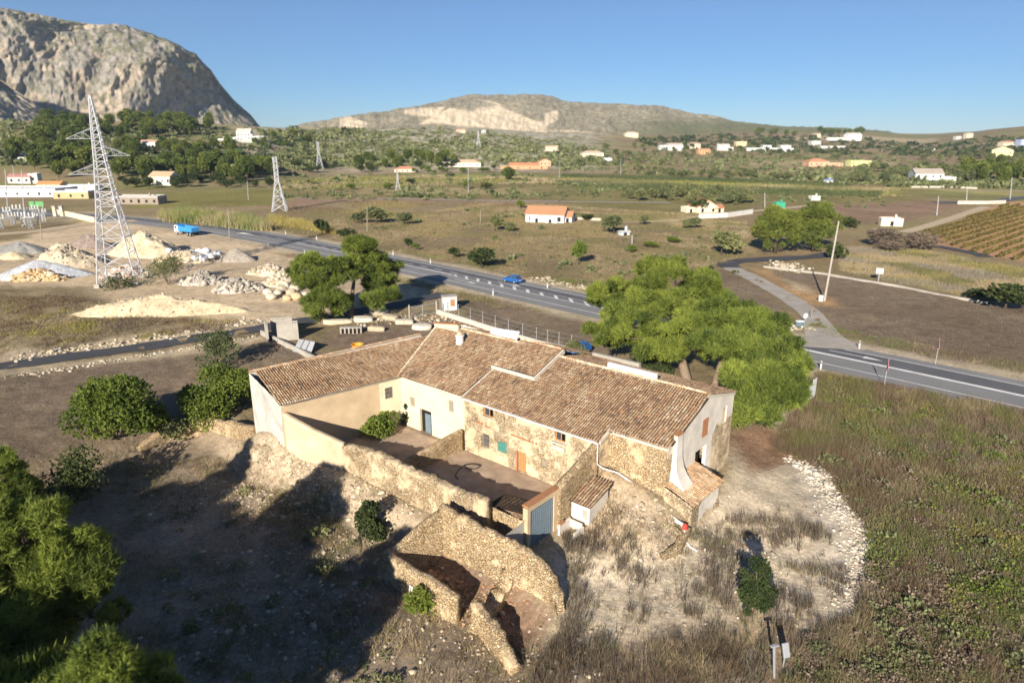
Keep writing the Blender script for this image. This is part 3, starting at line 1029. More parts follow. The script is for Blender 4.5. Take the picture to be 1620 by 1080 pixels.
# ------------------------------------------------------------------ walls and roofs
def wall_panel(name, a, b_, z0, prof, holes, mat, parent, step=0.35, depth=0.35, mask=None, zbot=None, nflip=False, wob=0.0):
    """upright wall face from plan point a to b (parent's frame); prof = [(distance, top z)]; holes = [(u0, u1, z0, z1)];
    the outside lies to the right of a->b; openings get reveals of the given depth"""
    a, b_ = np.array(a, float), np.array(b_, float)
    L = np.linalg.norm(b_ - a)
    t = (b_ - a) / L
    nrm = np.array([t[1], -t[0]])
    us = set(np.linspace(0, L, max(2, int(L / step) + 1)).tolist()) | {p[0] for p in prof}
    zmax = max(p[1] for p in prof)
    zs = set(np.linspace(z0, zmax, max(2, int((zmax - z0) / step) + 1)).tolist())
    for h in holes:
        us |= {h[0], h[1]}
        zs |= {h[2], h[3]}
    us = sorted(us); zs = sorted(zs)
    clean = lambda q, keep: [v for i, v in enumerate(q) if v in keep or all(abs(v - k) > .06 for k in keep)]
    us = clean(us, {h[0] for h in holes} | {h[1] for h in holes} | {0, L} | {p[0] for p in prof})
    zs = clean(zs, {h[2] for h in holes} | {h[3] for h in holes} | {z0, zmax})
    pu, pz = [p[0] for p in prof], [p[1] for p in prof]
    vid, V, F, MI = {}, [], [], []

    def vert(i, j):
        if (i, j) not in vid:
            u = us[i]
            z = min(zs[j], float(np.interp(u, pu, pz)))
            w = (float(vnoise(u * 1.3, z * 1.3, a[0] * 3.1 + a[1], 61)) - .5) * 2 * wob if wob and 0 < i < len(us) - 1 else 0
            p = a + t * u + nrm * w
            vid[(i, j)] = len(V)
            V.append((p[0], p[1], z))
        return vid[(i, j)]
    for i in range(len(us) - 1):
        um = (us[i] + us[i + 1]) / 2
        for j in range(len(zs) - 1):
            zm = (zs[j] + zs[j + 1]) / 2
            if any(h[0] < um < h[1] and h[2] < zm < h[3] for h in holes): continue
            if zs[j] >= min(np.interp(us[i], pu, pz), np.interp(us[i + 1], pu, pz)) and zs[j] >= np.interp(um, pu, pz) - 1e-6: continue
            F.append((vert(i, j), vert(i + 1, j), vert(i + 1, j + 1), vert(i, j + 1)))
            MI.append(mask(um, zm) if mask else 0)
    for h in holes:
        n = len(V)
        for dd in (0, depth):
            for (u, z) in ((h[0], h[2]), (h[1], h[2]), (h[1], h[3]), (h[0], h[3])):
                p = a + t * u - nrm * dd
                V.append((p[0], p[1], z))
        for k in range(4):
            F.append((n + k, n + (k + 1) % 4, n + 4 + (k + 1) % 4, n + 4 + k)); MI.append(0)
    me = bpy.data.meshes.new(name)
    me.from_pydata(V, [], F)
    for m in (mat if isinstance(mat, (list, tuple)) else [mat]): me.materials.append(m)
    me.polygons.foreach_set("material_index", np.array(MI, np.int32))
    me.update()
    return link(name, me, parent)


PAL_TILE = np.array((.89, .835, .80)) * np.array([(.56, .45, .31), (.46, .34, .22), (.46, .30, .18), (.31, .21, .135), (.23, .17, .125), (.50, .38, .25), (.38, .26, .165), (.64, .53, .38)])


def roof_tiles(name, parent, o, u, s, L, S, inside=None, pitch=.245, course=.40, r=.092, seed=0, tone=1.0, under=(.06, .042, .03)):
    """curved clay tiles laid in columns on the plane o + a*u + b*s (b runs up the slope), one mesh"""
    g = np.random.default_rng(seed)
    o, u, s = np.array(o, float), np.array(u, float), np.array(s, float)
    u, s = u / np.linalg.norm(u), s / np.linalg.norm(s)
    n = np.cross(u, s)
    nu, ns = int(L / pitch), int(math.ceil(S / course))
    I, J = np.meshgrid(np.arange(nu), np.arange(ns), indexing='ij')
    I, J = I.ravel(), J.ravel()
    a = (I + .5) * pitch + g.normal(0, .008, len(I)) + (vnoise(J * .25, I * 0.08, seed, 3) - .5) * .10
    b_ = J * course + g.normal(0, .015, len(I))
    if inside is not None:
        k = inside(a, b_ + course / 2)
        a, b_, I, J = a[k], b_[k], I[k], J[k]
    N = len(a)
    sag = (vnoise(a / 2.2, b_ / 2.2, seed, 8) - .5) * .10
    angs = np.radians([0, 36, 72, 108, 144, 180])
    V, nk = [], len(angs)
    yaw = g.normal(0, .02, N)
    for end in (0, 1):
        rr = r * (1.08 if end == 0 else .86)
        lift = (.055 if end == 0 else .0)
        for an in angs:
            aa = a - np.cos(an) * rr + yaw * end * course
            hh = np.sin(an) * rr * .85 + lift + sag + g.normal(0, .004, N)
            bb = b_ + end * (course * 1.12)
            V.append(o[None] + aa[:, None] * u + bb[:, None] * s + hh[:, None] * n)
    V = np.stack(V, 1).reshape(-1, 3)
    base = np.arange(N)[:, None] * (2 * nk)
    F = np.concatenate([np.stack([base[:, 0] + i + 1, base[:, 0] + i, base[:, 0] + nk + i, base[:, 0] + nk + i + 1], 1) for i in range(nk - 1)])
    lich = vnoise(a / 1.6, b_ / 1.6, seed, 5) * .6 + vnoise(a / .5, b_ / .5, seed, 6) * .4
    pick = np.clip((g.random(N) * .62 + (1 - lich) * .5) * len(PAL_TILE) - .6, 0, len(PAL_TILE) - 1).astype(int)
    order = np.array([4, 3, 6, 2, 1, 5, 0, 7])
    c = PAL_TILE[order[pick]] * (0.85 + .3 * g.random(N))[:, None] * tone
    C_ = np.repeat(c, 2 * nk, 0)
    # the bed of channel tiles under them, darkened to paint shade in the gaps
    nv = len(V)
    gu, gs = np.meshgrid(np.linspace(0, L, max(2, int(L / .5))), np.linspace(0, S, max(2, int(S / .5))), indexing='ij')
    sh = gu.shape
    if inside is not None:
        ok = inside(gu.ravel(), gs.ravel()).reshape(sh)
    sg = (vnoise(gu / 2.2, gs / 2.2, seed, 8) - .5) * .10
    VB = o[None, None] + gu[..., None] * u + gs[..., None] * s + (sg + .005)[..., None] * n
    FB = []
    for i in range(sh[0] - 1):
        for j in range(sh[1] - 1):
            q = [i * sh[1] + j, (i + 1) * sh[1] + j, (i + 1) * sh[1] + j + 1, i * sh[1] + j + 1]
            if inside is not None and sum(ok.ravel()[q]) < 3: continue
            FB.append([nv + k for k in q])
    V = np.concatenate([V, VB.reshape(-1, 3)])
    C_ = np.concatenate([C_, np.tile(np.array(under), (sh[0] * sh[1], 1)) * (0.7 + .6 * g.random(sh[0] * sh[1]))[:, None]])
    me = np_mesh(name, V, [F, np.array(FB)], M['tile'], C_)
    return link(name, me, parent)


def ridge_caps(name, parent, p0, p1, r=.15, step=.42, seed=0, tone=1.15):
    g = np.random.default_rng(seed)
    p0, p1 = np.array(p0, float), np.array(p1, float)
    L = np.linalg.norm(p1 - p0)
    t = (p1 - p0) / L
    w = np.cross(t, (0, 0, 1)); w /= np.linalg.norm(w)
    up = np.cross(w, t)
    V, F, C_ = [], [], []
    angs = np.radians([0, 30, 60, 90, 120, 150, 180])
    for k in range(int(L / step)):
        s0 = k * step
        c = PAL_TILE[g.choice([0, 5, 1, 7, 2])] * tone * (.85 + .3 * g.random())
        b0 = len(V)
        for e in (0, 1):
            for an in angs:
                rr = r * (1.1 if e == 0 else .9)
                V.append(p0 + t * (s0 + e * step * 1.1) + w * math.cos(an) * rr + up * (math.sin(an) * rr + (.03 if e == 0 else 0)))
                C_.append(c)
        for i in range(len(angs) - 1):
            F.append((b0 + i, b0 + i + 1, b0 + 7 + i + 1, b0 + 7 + i))
    return link(name, np_mesh(name, np.array(V), np.array(F), M['tile'], np.clip(np.array(C_), 0, 1)), parent)


def rubble_wall(name, pts, thick, zbot, tops, mat, parent=None, jag=.18, step=.22, seed=0, rough=.07):
    """thick rubble wall along plan points (parent's frame) with a ragged crest; tops = [(share of length, z)]"""
    P_ = np.array([p[:2] for p in pts], float)
    seg = np.linalg.norm(np.diff(P_, axis=0), axis=1)
    cum = np.concatenate([[0], np.cumsum(seg)])
    L = cum[-1]
    n = max(3, int(L / step))
    s = np.linspace(0, L, n)
    x, y = np.interp(s, cum, P_[:, 0]), np.interp(s, cum, P_[:, 1])
    tx, ty = np.gradient(x), np.gradient(y)
    l = np.hypot(tx, ty); tx, ty = tx / l, ty / l
    nx, ny = ty, -tx
    ztop = np.interp(s / L, [t[0] for t in tops], [t[1] for t in tops])
    ztop = ztop + (fbm(s / 1.3, s * 0 + seed, octaves=3, seed=seed) - .5) * jag * 2.2
    ztop = ztop + (np.round(fbm(s / .5, s * 0 + seed, octaves=2, seed=seed + 9) * 5) / 5 - .5) * jag * 1.6
    zb = np.array([zbot(a, c) for a, c in zip(x, y)]) if callable(zbot) else np.full(n, float(zbot))
    m = max(4, int((ztop.max() - zb.min()) / (step * 1.25)))
    prof = [(-.5, k / m) for k in range(m + 1)] + [(-.18, 1.0), (.18, 1.0)] + [(.5, k / m) for k in range(m, -1, -1)]
    V = []
    for w, q in prof:
        z = zb + (ztop - zb) * q
        if abs(w) < .3: z = z + (vnoise(s * 2.5, z * 0 + w * 9, seed, seed + 2) - .35) * jag * .9
        tt = w * thick
        nz_ = (fbm(s * 1.1, z * 1.1, np.full(n, w * 7.0 + seed), octaves=3, seed=seed + 4) - .5) * rough * 2.4
        sg = np.sign(w) if abs(w) > .3 else 0
        if q >= .999 and abs(w) > .3:
            z = z - vnoise(s * 3.1, s * 0, w * 5, seed + 6) * jag * .5
        nz_ = nz_ + (np.random.default_rng(seed * 100 + len(V)).random(n) - .5) * rough * .9
        V.append(np.stack([x + nx * (tt + sg * nz_), y + ny * (tt + sg * nz_), z], 1))
    k = len(prof)
    V = np.concatenate(V)
    F = []
    for i in range(k - 1):
        a = np.arange(n - 1) + i * n
        F.append(np.stack([a, a + 1, a + n + 1, a + n], 1))
    F = np.concatenate(F)
    caps = []
    for e in (0, n - 1):
        ring = [i * n + e for i in range(k)]
        for i in range(1, m + 1):
            q = [ring[i - 1], ring[i], ring[k - 1 - i], ring[k - i]]
            caps.append(q if e == 0 else q[::-1])
        q = [ring[m], ring[m + 1], ring[m + 2], ring[m + 3]]
        caps.append(q if e == 0 else q[::-1])
    me = np_mesh(name, V, [F, np.array(caps)], mat)
    o = link(name, me, parent)
    return o


# ------------------------------------------------------------------ the farmhouse
H_SL = .36


def window_part(parent, name, a, t, n, u0, u1, z0, z1, dep, kind):
    """frame with panes set back in an opening; a = wall start, t = along, n = outward"""
    a, t, n = np.array(a), np.array(t), np.array(n)
    p = lambda u, d, z: (a[0] + t[0] * u - n[0] * d, a[1] + t[1] * u - n[1] * d, z)
    rz = math.atan2(t[1], t[0])
    um, zm, w, h = (u0 + u1) / 2, (z0 + z1) / 2, u1 - u0, z1 - z0
    f = MB()
    fw = .07
    fm = {'open': M['wood'], 'white': M['white'], 'green': M['green_grille'], 'bars': M['wood_grey'], 'shut': M['wood_grey']}[kind]
    for uu in (u0 + fw / 2, u1 - fw / 2): f.box(p(uu, dep, zm), (fw, .07, h), rz)
    for zz in (z0 + fw / 2, z1 - fw / 2): f.box(p(um, dep, zz), (w - 2 * fw, .066, fw), rz)
    if kind in ('open', 'white', 'shut'): f.box(p(um, dep, zm), (fw, .06, h - 2 * fw), rz)
    fo = f.build(name, fm, parent)
    if kind in ('green', 'bars'):
        g = MB()
        nb = max(4, int(w / .13))
        for k in range(nb): g.tube([p(u0 + w * (k + .5) / nb, dep - .12, z0), p(u0 + w * (k + .5) / nb, dep - .12, z1)], .016, 5)
        for q in (.3, .7): g.box(p(um, dep - .12, z0 + h * q), (w, .02, .03), rz)
        g.build("grille", fm if kind == 'green' else M['wood_grey'], fo)
    pane = MB()
    if kind == 'open':
        pane.box(p(u0 + w * .27, dep + .01, zm), (w * .40, .02, h - .14), rz)
        dk = MB(); dk.box(p(u0 + w * .77, dep + .2, zm), (w * .42, .02, h), rz); dk.build("opening_shade_sheet", M['dark'], fo)  # black sheet paints the shade behind the open casement
    elif kind == 'green':
        pane.box(p(um, dep + .02, zm), (w - .1, .03, h - .1), rz)
    else:
        pane.box(p(um, dep + .01, zm), (w - .12, .02, h - .12), rz)
    pane.build("pane", M['green_grille'] if kind == 'green' else (M['wood_grey'] if kind in ('shut',) else M['glass']), fo)
    return fo


def build_farmhouse():
    R_ = empty("farmhouse", W(0, 0, 0), HROT, "long two-storey rubble stone farmhouse with brown clay tile roof and white plastered gable", "house")
    # front wall
    wins = [(2.43, 3.68, 4.28, 5.12, 'open'), (10.59, 11.72, 4.28, 5.10, 'open'), (2.16, 3.12, 1.12, 2.48, 'bars'), (4.14, 5.25, 1.25, 2.28, 'green'), (9.16, 9.76, 1.36, 2.03, 'shut')]
    door = (6.51, 7.51, 0.06, 2.05)
    holes = [w[:4] for w in wins] + [door]
    wall_panel("front_wall", (0, 0), (15, 0), -.6, [(0, 5.42), (15, 5.42)], holes, M['wallstone'], R_, wob=.03)
    for w in wins: window_part(R_, "window", (0, 0), (1, 0), (0, -1), *w[:4], .22, w[4])
    d = MB()
    d.box((7.01, .24, 1.05), (1.0, .07, 1.98))
    for k in range(5): d.box((6.61 + .2 * k, .195, 1.05), (.17, .03, 1.9))
    do = d.build("door", M['wood'], R_)
    h = MB(); h.tube([(7.36, .17, 1.05), (7.36, .13, 1.05), (7.28, .13, 1.05)], .018, 6); h.build("handle", M['steel'], do)
    j = MB(); j.box((6.45, -.02, 1.0), (.12, .10, 2.0)); j.build("door_jamb", M['brick'], R_)
    # remains of brick string courses and sills
    g = random.Random(4)
    for (a, b_, z) in ((1.45, 2.35, 3.42), (2.7, 3.2, 3.32), (5.6, 8.75, 3.38)):
        u = a
        s = MB()
        while u < b_:
            if g.random() < .9: s.box((u + .1, -.05, z + g.uniform(-.03, .03)), (.19, .12 + g.uniform(0, .08), .07 + g.uniform(0, .05)))
            u += .2
        s.build("brick_course", M['brick'], R_)
    s = MB(); s.box((11.15, -.14, 4.2), (1.5, .34, .10)); s.box((11.15, -.24, 3.75), (1.35, .06, .4)); s.build("window_sill", M['mortar'], R_)
    s = MB(); s.box((3.05, -.05, 4.2), (1.5, .2, .09)); s.build("window_sill", M['mortar'], R_)
    # eaves: white cornice and gutter with its downpipe
    e = MB(); e.box((7.5, -.06, 5.36), (15.0, .16, .18)); e.build("eaves_cornice", M['whitewash'], R_)
    gt = MB()
    gt.box((7.5, -.235, 5.40), (15.05, .17, .13)); gt.build("gutter", M['white'], R_, bevel=.02)
    dp = MB()
    dp.tube([(15.05, -.25, 5.36), (15.05, -.25, 3.6), (15.35, .2, 3.15), (16.2, 1.2, 2.6), (17.4, 1.3, 2.15), (18.2, 1.15, 1.85), (19.4, 1.0, 1.5), (20.6, .8, 1.15), (21.6, .55, .95), (22.4, .35, .85)], .06, 8)
    dp.build("downpipe", M['pipe'], R_)
    # set-back block and gable
    wall_panel("side_return_wall", (15, 0), (15, 1.6), -.6, [(0, 5.42), (1.6, 6.0)], [], M['wallstone'], R_)
    wall_panel("block_wall", (15, 1.6), (20.3, 1.6), -.9, [(0, 6.0), (5.3, 6.0)], [], M['ruinstone'], R_, wob=.05)
    b_ = MB(); b_.box((17.63, 1.5, 5.87), (5.4, .22, .30)); b_.build("eaves_band", M['mortar'], R_)
    b_ = MB(); b_.slab([(14.93, 0.02, 5.22), (14.93, 1.58, 5.78), (14.93, 1.58, 6.06), (14.93, 0.02, 5.5)], (.22, 0, 0)); b_.build("verge_band", M['mortar'], R_)
    prof = [(0, 6.0), (6.6, 8.36), (12.1, 6.95)]
    holes = [(5.9, 7.05, 4.65, 6.30), (9.9, 10.75, 4.6, 6.15), (4.9, 7.0, 1.55, 3.75)]

    def msk(u, z):
        w = float(fbm(u * 1.2, z * 1.2, octaves=3, seed=77)) - .5
        if u > 8.05 + max(0, z - 4.2) * .95 + w * .6 and z < 5.0 + w * .5: return 1
        if u < 1.35 + w * .5 and z < 5.2 + w: return 1
        return 0
    wall_panel("gable_wall", (20.3, 1.6), (20.3, 13.7), -1.6, prof, holes, [M['plaster'], M['wallstone']], R_, step=.16, depth=.3, mask=msk, wob=.02)
    lo = MB()
    lo.box((20.2, 8.075, 5.475), (.16, 1.15, 1.65))
    for k in range(9): lo.box((20.29, 8.075, 4.74 + k * .18), (.05, 1.1, .09))
    lo.build("louvred_window", M['brick'], R_)
    q = MB(); q.box((20.1, 11.93, 5.37), (.16, .85, 1.55)); q.build("blocked_window", M['wallstone'], R_)
    q = MB(); q.box((19.6, 7.55, 2.65), (.1, 2.1, 2.2)); q.build("opening_shade_sheet", M['dark'], R_)  # black sheet set back in the hole as painted shade
    wall_panel("back_wall", (20.3, 13.7), (-.4, 13.7), -1.6, [(0, 6.95), (20.7, 6.95)], [], M['wallstone'], R_)
    cr = MB()
    cr.slab([(20.27, 1.45, 5.72), (20.27, 8.2, 8.12), (20.27, 13.8, 6.68), (20.27, 13.8, 6.98), (20.27, 8.2, 8.40), (20.27, 1.45, 6.02)], (.10, 0, 0))
    cr.build("gable_coping", M['mortar'], R_)
    # roof: long front slope notched at the block, raised part at the left, back slope
    sl = np.array((0, 1, H_SL)); k = math.sqrt(1 + H_SL ** 2)
    top = 8.25 * k

    def ins(a, b__):
        lb = b__ / k - .30
        le = a - .15
        return ~((le > 15.1) & (lb < 1.3)) & ~((le < 4.95) & (lb > 4.35)) & (lb < 8.2)
    rf = roof_tiles("roof", R_, (-.15, -.30, 5.45 - .30 * H_SL + .03), (1, 0, 0), sl, 20.7, top + .3, ins, seed=3)
    roof_tiles("upper_roof", R_, (-.4, 4.5, 7.35), (1, 0, 0), sl, 5.3, 4.5 * k, None, seed=4, tone=1.08)
    roof_tiles("back_roof", R_, (20.5, 13.95, 6.98 - .02), (-1, 0, 0), (0, -1, .252), 16.0, 5.9, None, seed=5, tone=.95)
    roof_tiles("back_upper_roof", R_, (4.9, 14.6, 7.05), (-1, 0, 0), (0, -1, .30), 5.3, 5.9, None, seed=6, tone=.9)
    ridge_caps("ridge", R_, (4.95, 8.2, 8.42), (20.45, 8.2, 8.42), seed=7, tone=1.35)
    ridge_caps("ridge", R_, (-.4, 8.95, 8.95), (4.95, 8.95, 8.95), seed=8)
    vg = MB()
    vg.box((-.13, 2.1, 6.27), (.16, 5.0, .12), 0, None, math.atan(H_SL))
    vg.box((2.3, 4.40, 7.20), (5.4, .16, .34))
    vg.box((4.98, 6.6, 7.98), (.18, 4.9, .42), 0, None, math.atan(H_SL))
    vg.build("verge_mortar", M['mortar'], R_)
    pp = MB(); pp.box((12.9, 8.35, 8.62), (5.0, .32, .85)); pp.box((8.0, 8.33, 8.36), (4.8, .34, .14)); pp.build("ridge_parapet", M['whitewash'], R_, bevel=.03)
    an = MB(); an.box((7.6, 14.3, 7.0), (5.5, .35, .7)); an.build("rear_parapet", M['concrete'], R_)
    # flared white pier on the gable
    V = []
    prf = [(6.75, .28, .50), (5.6, .30, .52), (4.6, .36, .58), (3.8, .50, .66), (3.2, .78, .74), (2.75, 1.15, .80), (2.35, 1.40, .84)]
    for z, out, hw in prf:
        V += [(20.28, 2.85 - hw, z), (20.3 + out, 2.85 - hw, z), (20.3 + out, 2.85 + hw, z), (20.28, 2.85 + hw, z)]
    F = []
    for i in range(len(prf) - 1):
        for c in range(4): F.append((i * 4 + c, (i + 1) * 4 + c, (i + 1) * 4 + (c + 1) % 4, i * 4 + (c + 1) % 4))
    F += [(0, 1, 2, 3)]
    pr = MB().add(V, F).build("flared_pier", M['plaster'], R_, bevel=.04)
    cp = MB(); cp.box((20.46, 2.85, 6.79), (.42, 1.1, .08)); cp.build("cap", M['brick'], pr)
    # lean-to on the gable
    wall_panel("lean_to_wall", (22.7, 1.3), (22.7, 6.6), -1.5, [(0, 1.95), (5.3, 1.95)], [], [M['plaster'], M['wallstone']], R_, step=.25, mask=lambda u, z: 1 if (u < 1.1 + z * .2 or (z < .25 + .25 * math.sin(u * 3)) or u > 4.9) else 0, wob=.03)
    wall_panel("lean_to_wall", (20.3, 1.3), (22.7, 1.3), -1.5, [(0, 2.75), (2.4, 1.95)], [], M['wallstone'], R_, wob=.03)
    wall_panel("lean_to_wall", (22.7, 6.6), (20.3, 6.6), -1.5, [(0, 1.95), (2.4, 2.75)], [], M['wallstone'], R_)
    roof_tiles("lean_to_roof", R_, (22.92, 1.2, 1.93), (0, 1, 0), (-1, 0, .35), 5.5, 2.65, None, seed=9, tone=1.1, pitch=.25)
    return R_


def build_wing():
    R_ = empty("left_wing_house", W(-14, -6, 0), HROT, "cream and ochre house left of the farmhouse with low roofs and white end wall", "house")
    L = lambda a, b_, z=0: (a + 14, b_ + 6, z)
    A, B, C_, D_ = (-11.8, -11.9), (-9.3, .32), (-17.7, -11.5), (-14.7, 8.2)
    p2 = lambda q: (q[0] + 14, q[1] + 6)
    wall_panel("end_wall", p2(C_), p2(A), -1.6, [(0, 6.95), (5.9, 5.32)], [], plain('end_wall_render', (.50, .475, .43), .95, 0, .14, 1.2, .4, .1, 'w', .25, .5), R_, wob=.05)
    win = [(10.6, 11.5, 3.2, 4.4)]
    wall_panel("yard_wall", p2(A), p2(B), -1.5, [(0, 5.32), (12.48, 5.32)], win, [M['plaster_ochre'], M['plaster_cream']], R_, mask=lambda u, z: 1 if u > 9.9 else 0)
    ta = (np.array(B) - A) / np.linalg.norm(np.array(B) - A)
    window_part(R_, "window", p2(A), ta, (ta[1], -ta[0]), *win[0], .15, 'bars')
    win = [(6.9, 7.6, 3.3, 4.5), (1.3, 2.0, 2.4, 3.4)]
    wall_panel("cream_wall", p2(B), p2((-.05, .3)), -1.2, [(0, 5.4), (9.25, 5.4)], win + [(2.7, 4.4, -.2, 2.5)], M['plaster_cream'], R_)
    for w in win: window_part(R_, "window", p2(B), (1, 0), (0, -1), *w, .15, 'shut')
    q = MB(); q.box(L(-5.75, .62, 1.15), (1.7, .06, 2.7)); dr = q.build("doorway_shade_sheet", M['dark'], R_)  # flat sheet, the doorway's shade put into its colour
    q = MB(); q.box(L(-5.6, .5, 1.0), (.8, .06, 2.1)); q.build("door", M['steel_blue'], dr)
    wall_panel("rear_wall", p2(D_), p2(C_), -1.5, [(0, 6.95), (19.92, 6.95)], [], M['plaster'], R_)
    wall_panel("rear_wall", p2((-.4, 14.5)), p2((-14.5, 14.5)), -1, [(0, 6.8), (14.1, 6.8)], [], M['plaster'], R_)
    # single slope of the near wing: ridge along the far side
    u = np.array((B[0] - A[0], B[1] - A[1], 0)); u /= np.linalg.norm(u)
    up = np.array((-u[1], u[0], .27))
    roof_tiles("wing_roof", R_, L(A[0] + .28 - u[0] * .2, A[1] - u[1] * .25, 5.30), u, up, 21.0, 6.25, lambda a, b_: a < 20.6, seed=14, tone=.98)
    cc = MB()
    cc.box(tuple(np.array(L(*((np.array(A) + B) / 2), 5.30)) + np.array((u[1], -u[0], 0)) * .12), (12.4, .20, .17), math.atan2(u[1], u[0]))
    cc.build("eaves_cornice", M['mortar'], R_)
    ridge_caps("ridge", R_, L(C_[0], C_[1], 7.0), L(D_[0], D_[1], 7.0), seed=15, tone=1.2)
    sl = np.array((0, 1, H_SL)); k = math.sqrt(1 + H_SL ** 2)
    roof_tiles("main_roof", R_, L(-12.2, 0.0, 5.42), (1, 0, 0), sl, 11.8, 8.75 * k, lambda a, b_: a > 2.75 - b_ * .30, seed=16, tone=1.0)
    roof_tiles("rear_roof", R_, L(-.4, 14.7, 6.7), (-1, 0, 0), (0, -1, .30), 10.0, 6.3, None, seed=17, tone=.9)
    ridge_caps("ridge", R_, L(-9.4, 8.72, 8.62), L(-.4, 8.72, 8.62), seed=18)
    pw = MB(); pw.slab([L(-9.45, .3, 5.0), L(-12.2, 8.7, 5.0), L(-12.2, 8.7, 8.6), L(-9.45, .3, 5.45)], (-.25, 0, 0)); pw.build("party_wall", M['plaster_cream'], R_)
    pw = MB(); pw.slab([L(-12.2, 8.0, 7.9), L(-8.6, 8.0, 7.9), L(-8.6, 8.0, 9.25), L(-12.2, 8.0, 8.75)], (0, .3, 0)); pw.build("raised_wall", M['plaster_cream'], R_)
    pw = MB(); pw.slab([L(-12.3, 7.85, 8.75), L(-8.5, 7.85, 9.27), L(-8.5, 7.85, 9.36), L(-12.3, 7.85, 8.84)], (0, .6, 0)); pw.build("raised_wall_tiles", M['brick'], R_)
    ch = MB()
    ch.lathe([(.42, 0), (.42, 1.15), (.50, 1.2), (.50, 1.32), (.36, 1.36)], L(-6.9, 6.6, 7.4), 14)
    co = ch.build("chimney", M['whitewash'], R_, smooth=False)
    ch = MB(); ch.lathe([(.30, 0), (.34, .12), (.10, .34)], L(-6.9, 6.6, 8.76), 10); ch.build("cowl", M['plaster_ochre'], co)
    return R_


build_farmhouse()
build_wing()
sh = empty("roof_metal_sheet", W(-3.4, 9.9, 8.05), HROT, "bright folded metal sheet propped on the ridge beside the white chimney", "metal sheet")
q = MB()
for k in range(10): q.box((-1.9 + k * .38, 0, .55 + .02 * (k % 2)), (.37, .05 + .03 * (k % 2), 1.0 + .1 * k * .5), 0, None, -.5)
q.build("corrugated_panel", M['steel_white'], sh)
for px_ in (-1.2, 1.4): q = MB(); q.box((px_, .55, .2), (.08, 1.0, .08)); q.build("prop", M['wood_grey'], sh)

# ------------------------------------------------------------------ yard walls, gate, huts and the ruin
def base_at(a, c):
    p = W(a, c)
    return H1(p[0], p[1]) - .35


FR = lambda name, label, cat: empty(name, W(0, 0, 0), HROT, label, cat)
wl = FR("courtyard_wall", "long thick pale rubble wall closing the courtyard, ragged crest and lumpy render", "wall")
rubble_wall("stonework", [(-5.2, -9.75), (11.5, -9.4)], .95, base_at, [(0, 2.75), (.25, 3.05), (.7, 3.0), (1, 3.0)], M['longstone'], wl, .22, .2, 21, .12)
wl = FR("rendered_wall", "smooth beige rendered wall sloping down from the white end wall of the left house", "wall")
rubble_wall("render", [(-11.6, -11.7), (-5.2, -10.0)], .5, base_at, [(0, 4.5), (.5, 3.5), (1, 2.8)], plain('beige_render', (.60, .48, .32), .95, 0, .12, 1.2, .35, .1, 'w', .2, .4), wl, .03, .3, 22, .03)
wl = FR("dividing_wall", "low tan stone wall between courtyard and left yard, loose stones along its top", "wall")
rubble_wall("stonework", [(-.35, -.1), (-.6, -4.5), (-.9, -9.2)], .55, -.3, [(0, 2.1), (.35, 1.7), (.6, 1.5), (1, 1.3)], M['ruinstone'], wl, .12, .22, 23, .06)
wl = FR("sloping_buttress_wall", "stone wall raking down from the farmhouse eaves to the metal gate", "wall")
rubble_wall("stonework", [(14.75, -.05), (14.75, -5.35)], .62, lambda a, c: -.8, [(0, 5.25), (.5, 4.3), (.97, 3.55), (1, 3.5)], M['ruinstone'], wl, .1, .22, 24, .05)
# gate in its opening
gw = FR("gate_wall", "short rendered gate surround with a brick coping beside the sloping stone wall", "wall")
q = MB()
q.box((14.7, -5.55, 1.35), (.4, .4, 4.3)); q.box((14.7, -8.78, 1.25), (.42, .36, 4.2))
q.box((14.7, -7.1, 3.25), (.38, 3.0, .46))
q.build("render", M['plaster_ochre'], gw)
q = MB(); q.box((14.7, -7.15, 3.55), (.52, 3.7, .12)); q.build("brick_coping", M['brick'], gw)
gt = empty("metal_gate", W(14.8, -7.15, -.5), HROT, "tall blue grey corrugated metal gate in the yard wall", "gate")
q = MB()
y = -1.42
for k in range(24):
    y0 = -1.42 + k * .1185
    q.box((0 if k % 2 else .03, y0 + .06, 1.75), (.025, .1185, 3.3))
q.build("corrugated_sheet", M['steel_blue'], gt)
q = MB()
for yy in (-1.40, 1.40): q.box((-.05, yy, 1.75), (.06, .07, 3.3))
for zz in (.3, 3.2): q.box((-.05, 0, zz), (.06, 2.7, .07))
q.build("gate_frame", M['steel'], gt)
# low tiled outhouse inside the gate
oh = FR("gate_outhouse", "low outhouse with rows of clay tiles between the long wall and the metal gate", "outhouse")
wall_panel("wall", (14.62, -11.4), (14.62, -9.0), -1.5, [(0, 2.15), (2.4, 2.35)], [], M['concrete'], oh, step=.3)
wall_panel("wall", (11.6, -9.0), (14.62, -9.0), -1.5, [(0, 2.3), (3.02, 2.3)], [], M['ruinstone'], oh, step=.3)
roof_tiles("tile_roof", oh, (10.4, -9.05, 1.75), (0, 1, 0), (1, 0, .16), 2.9, 4.25, lambda a, b_: (a > .1), seed=31, pitch=.27, tone=.95)
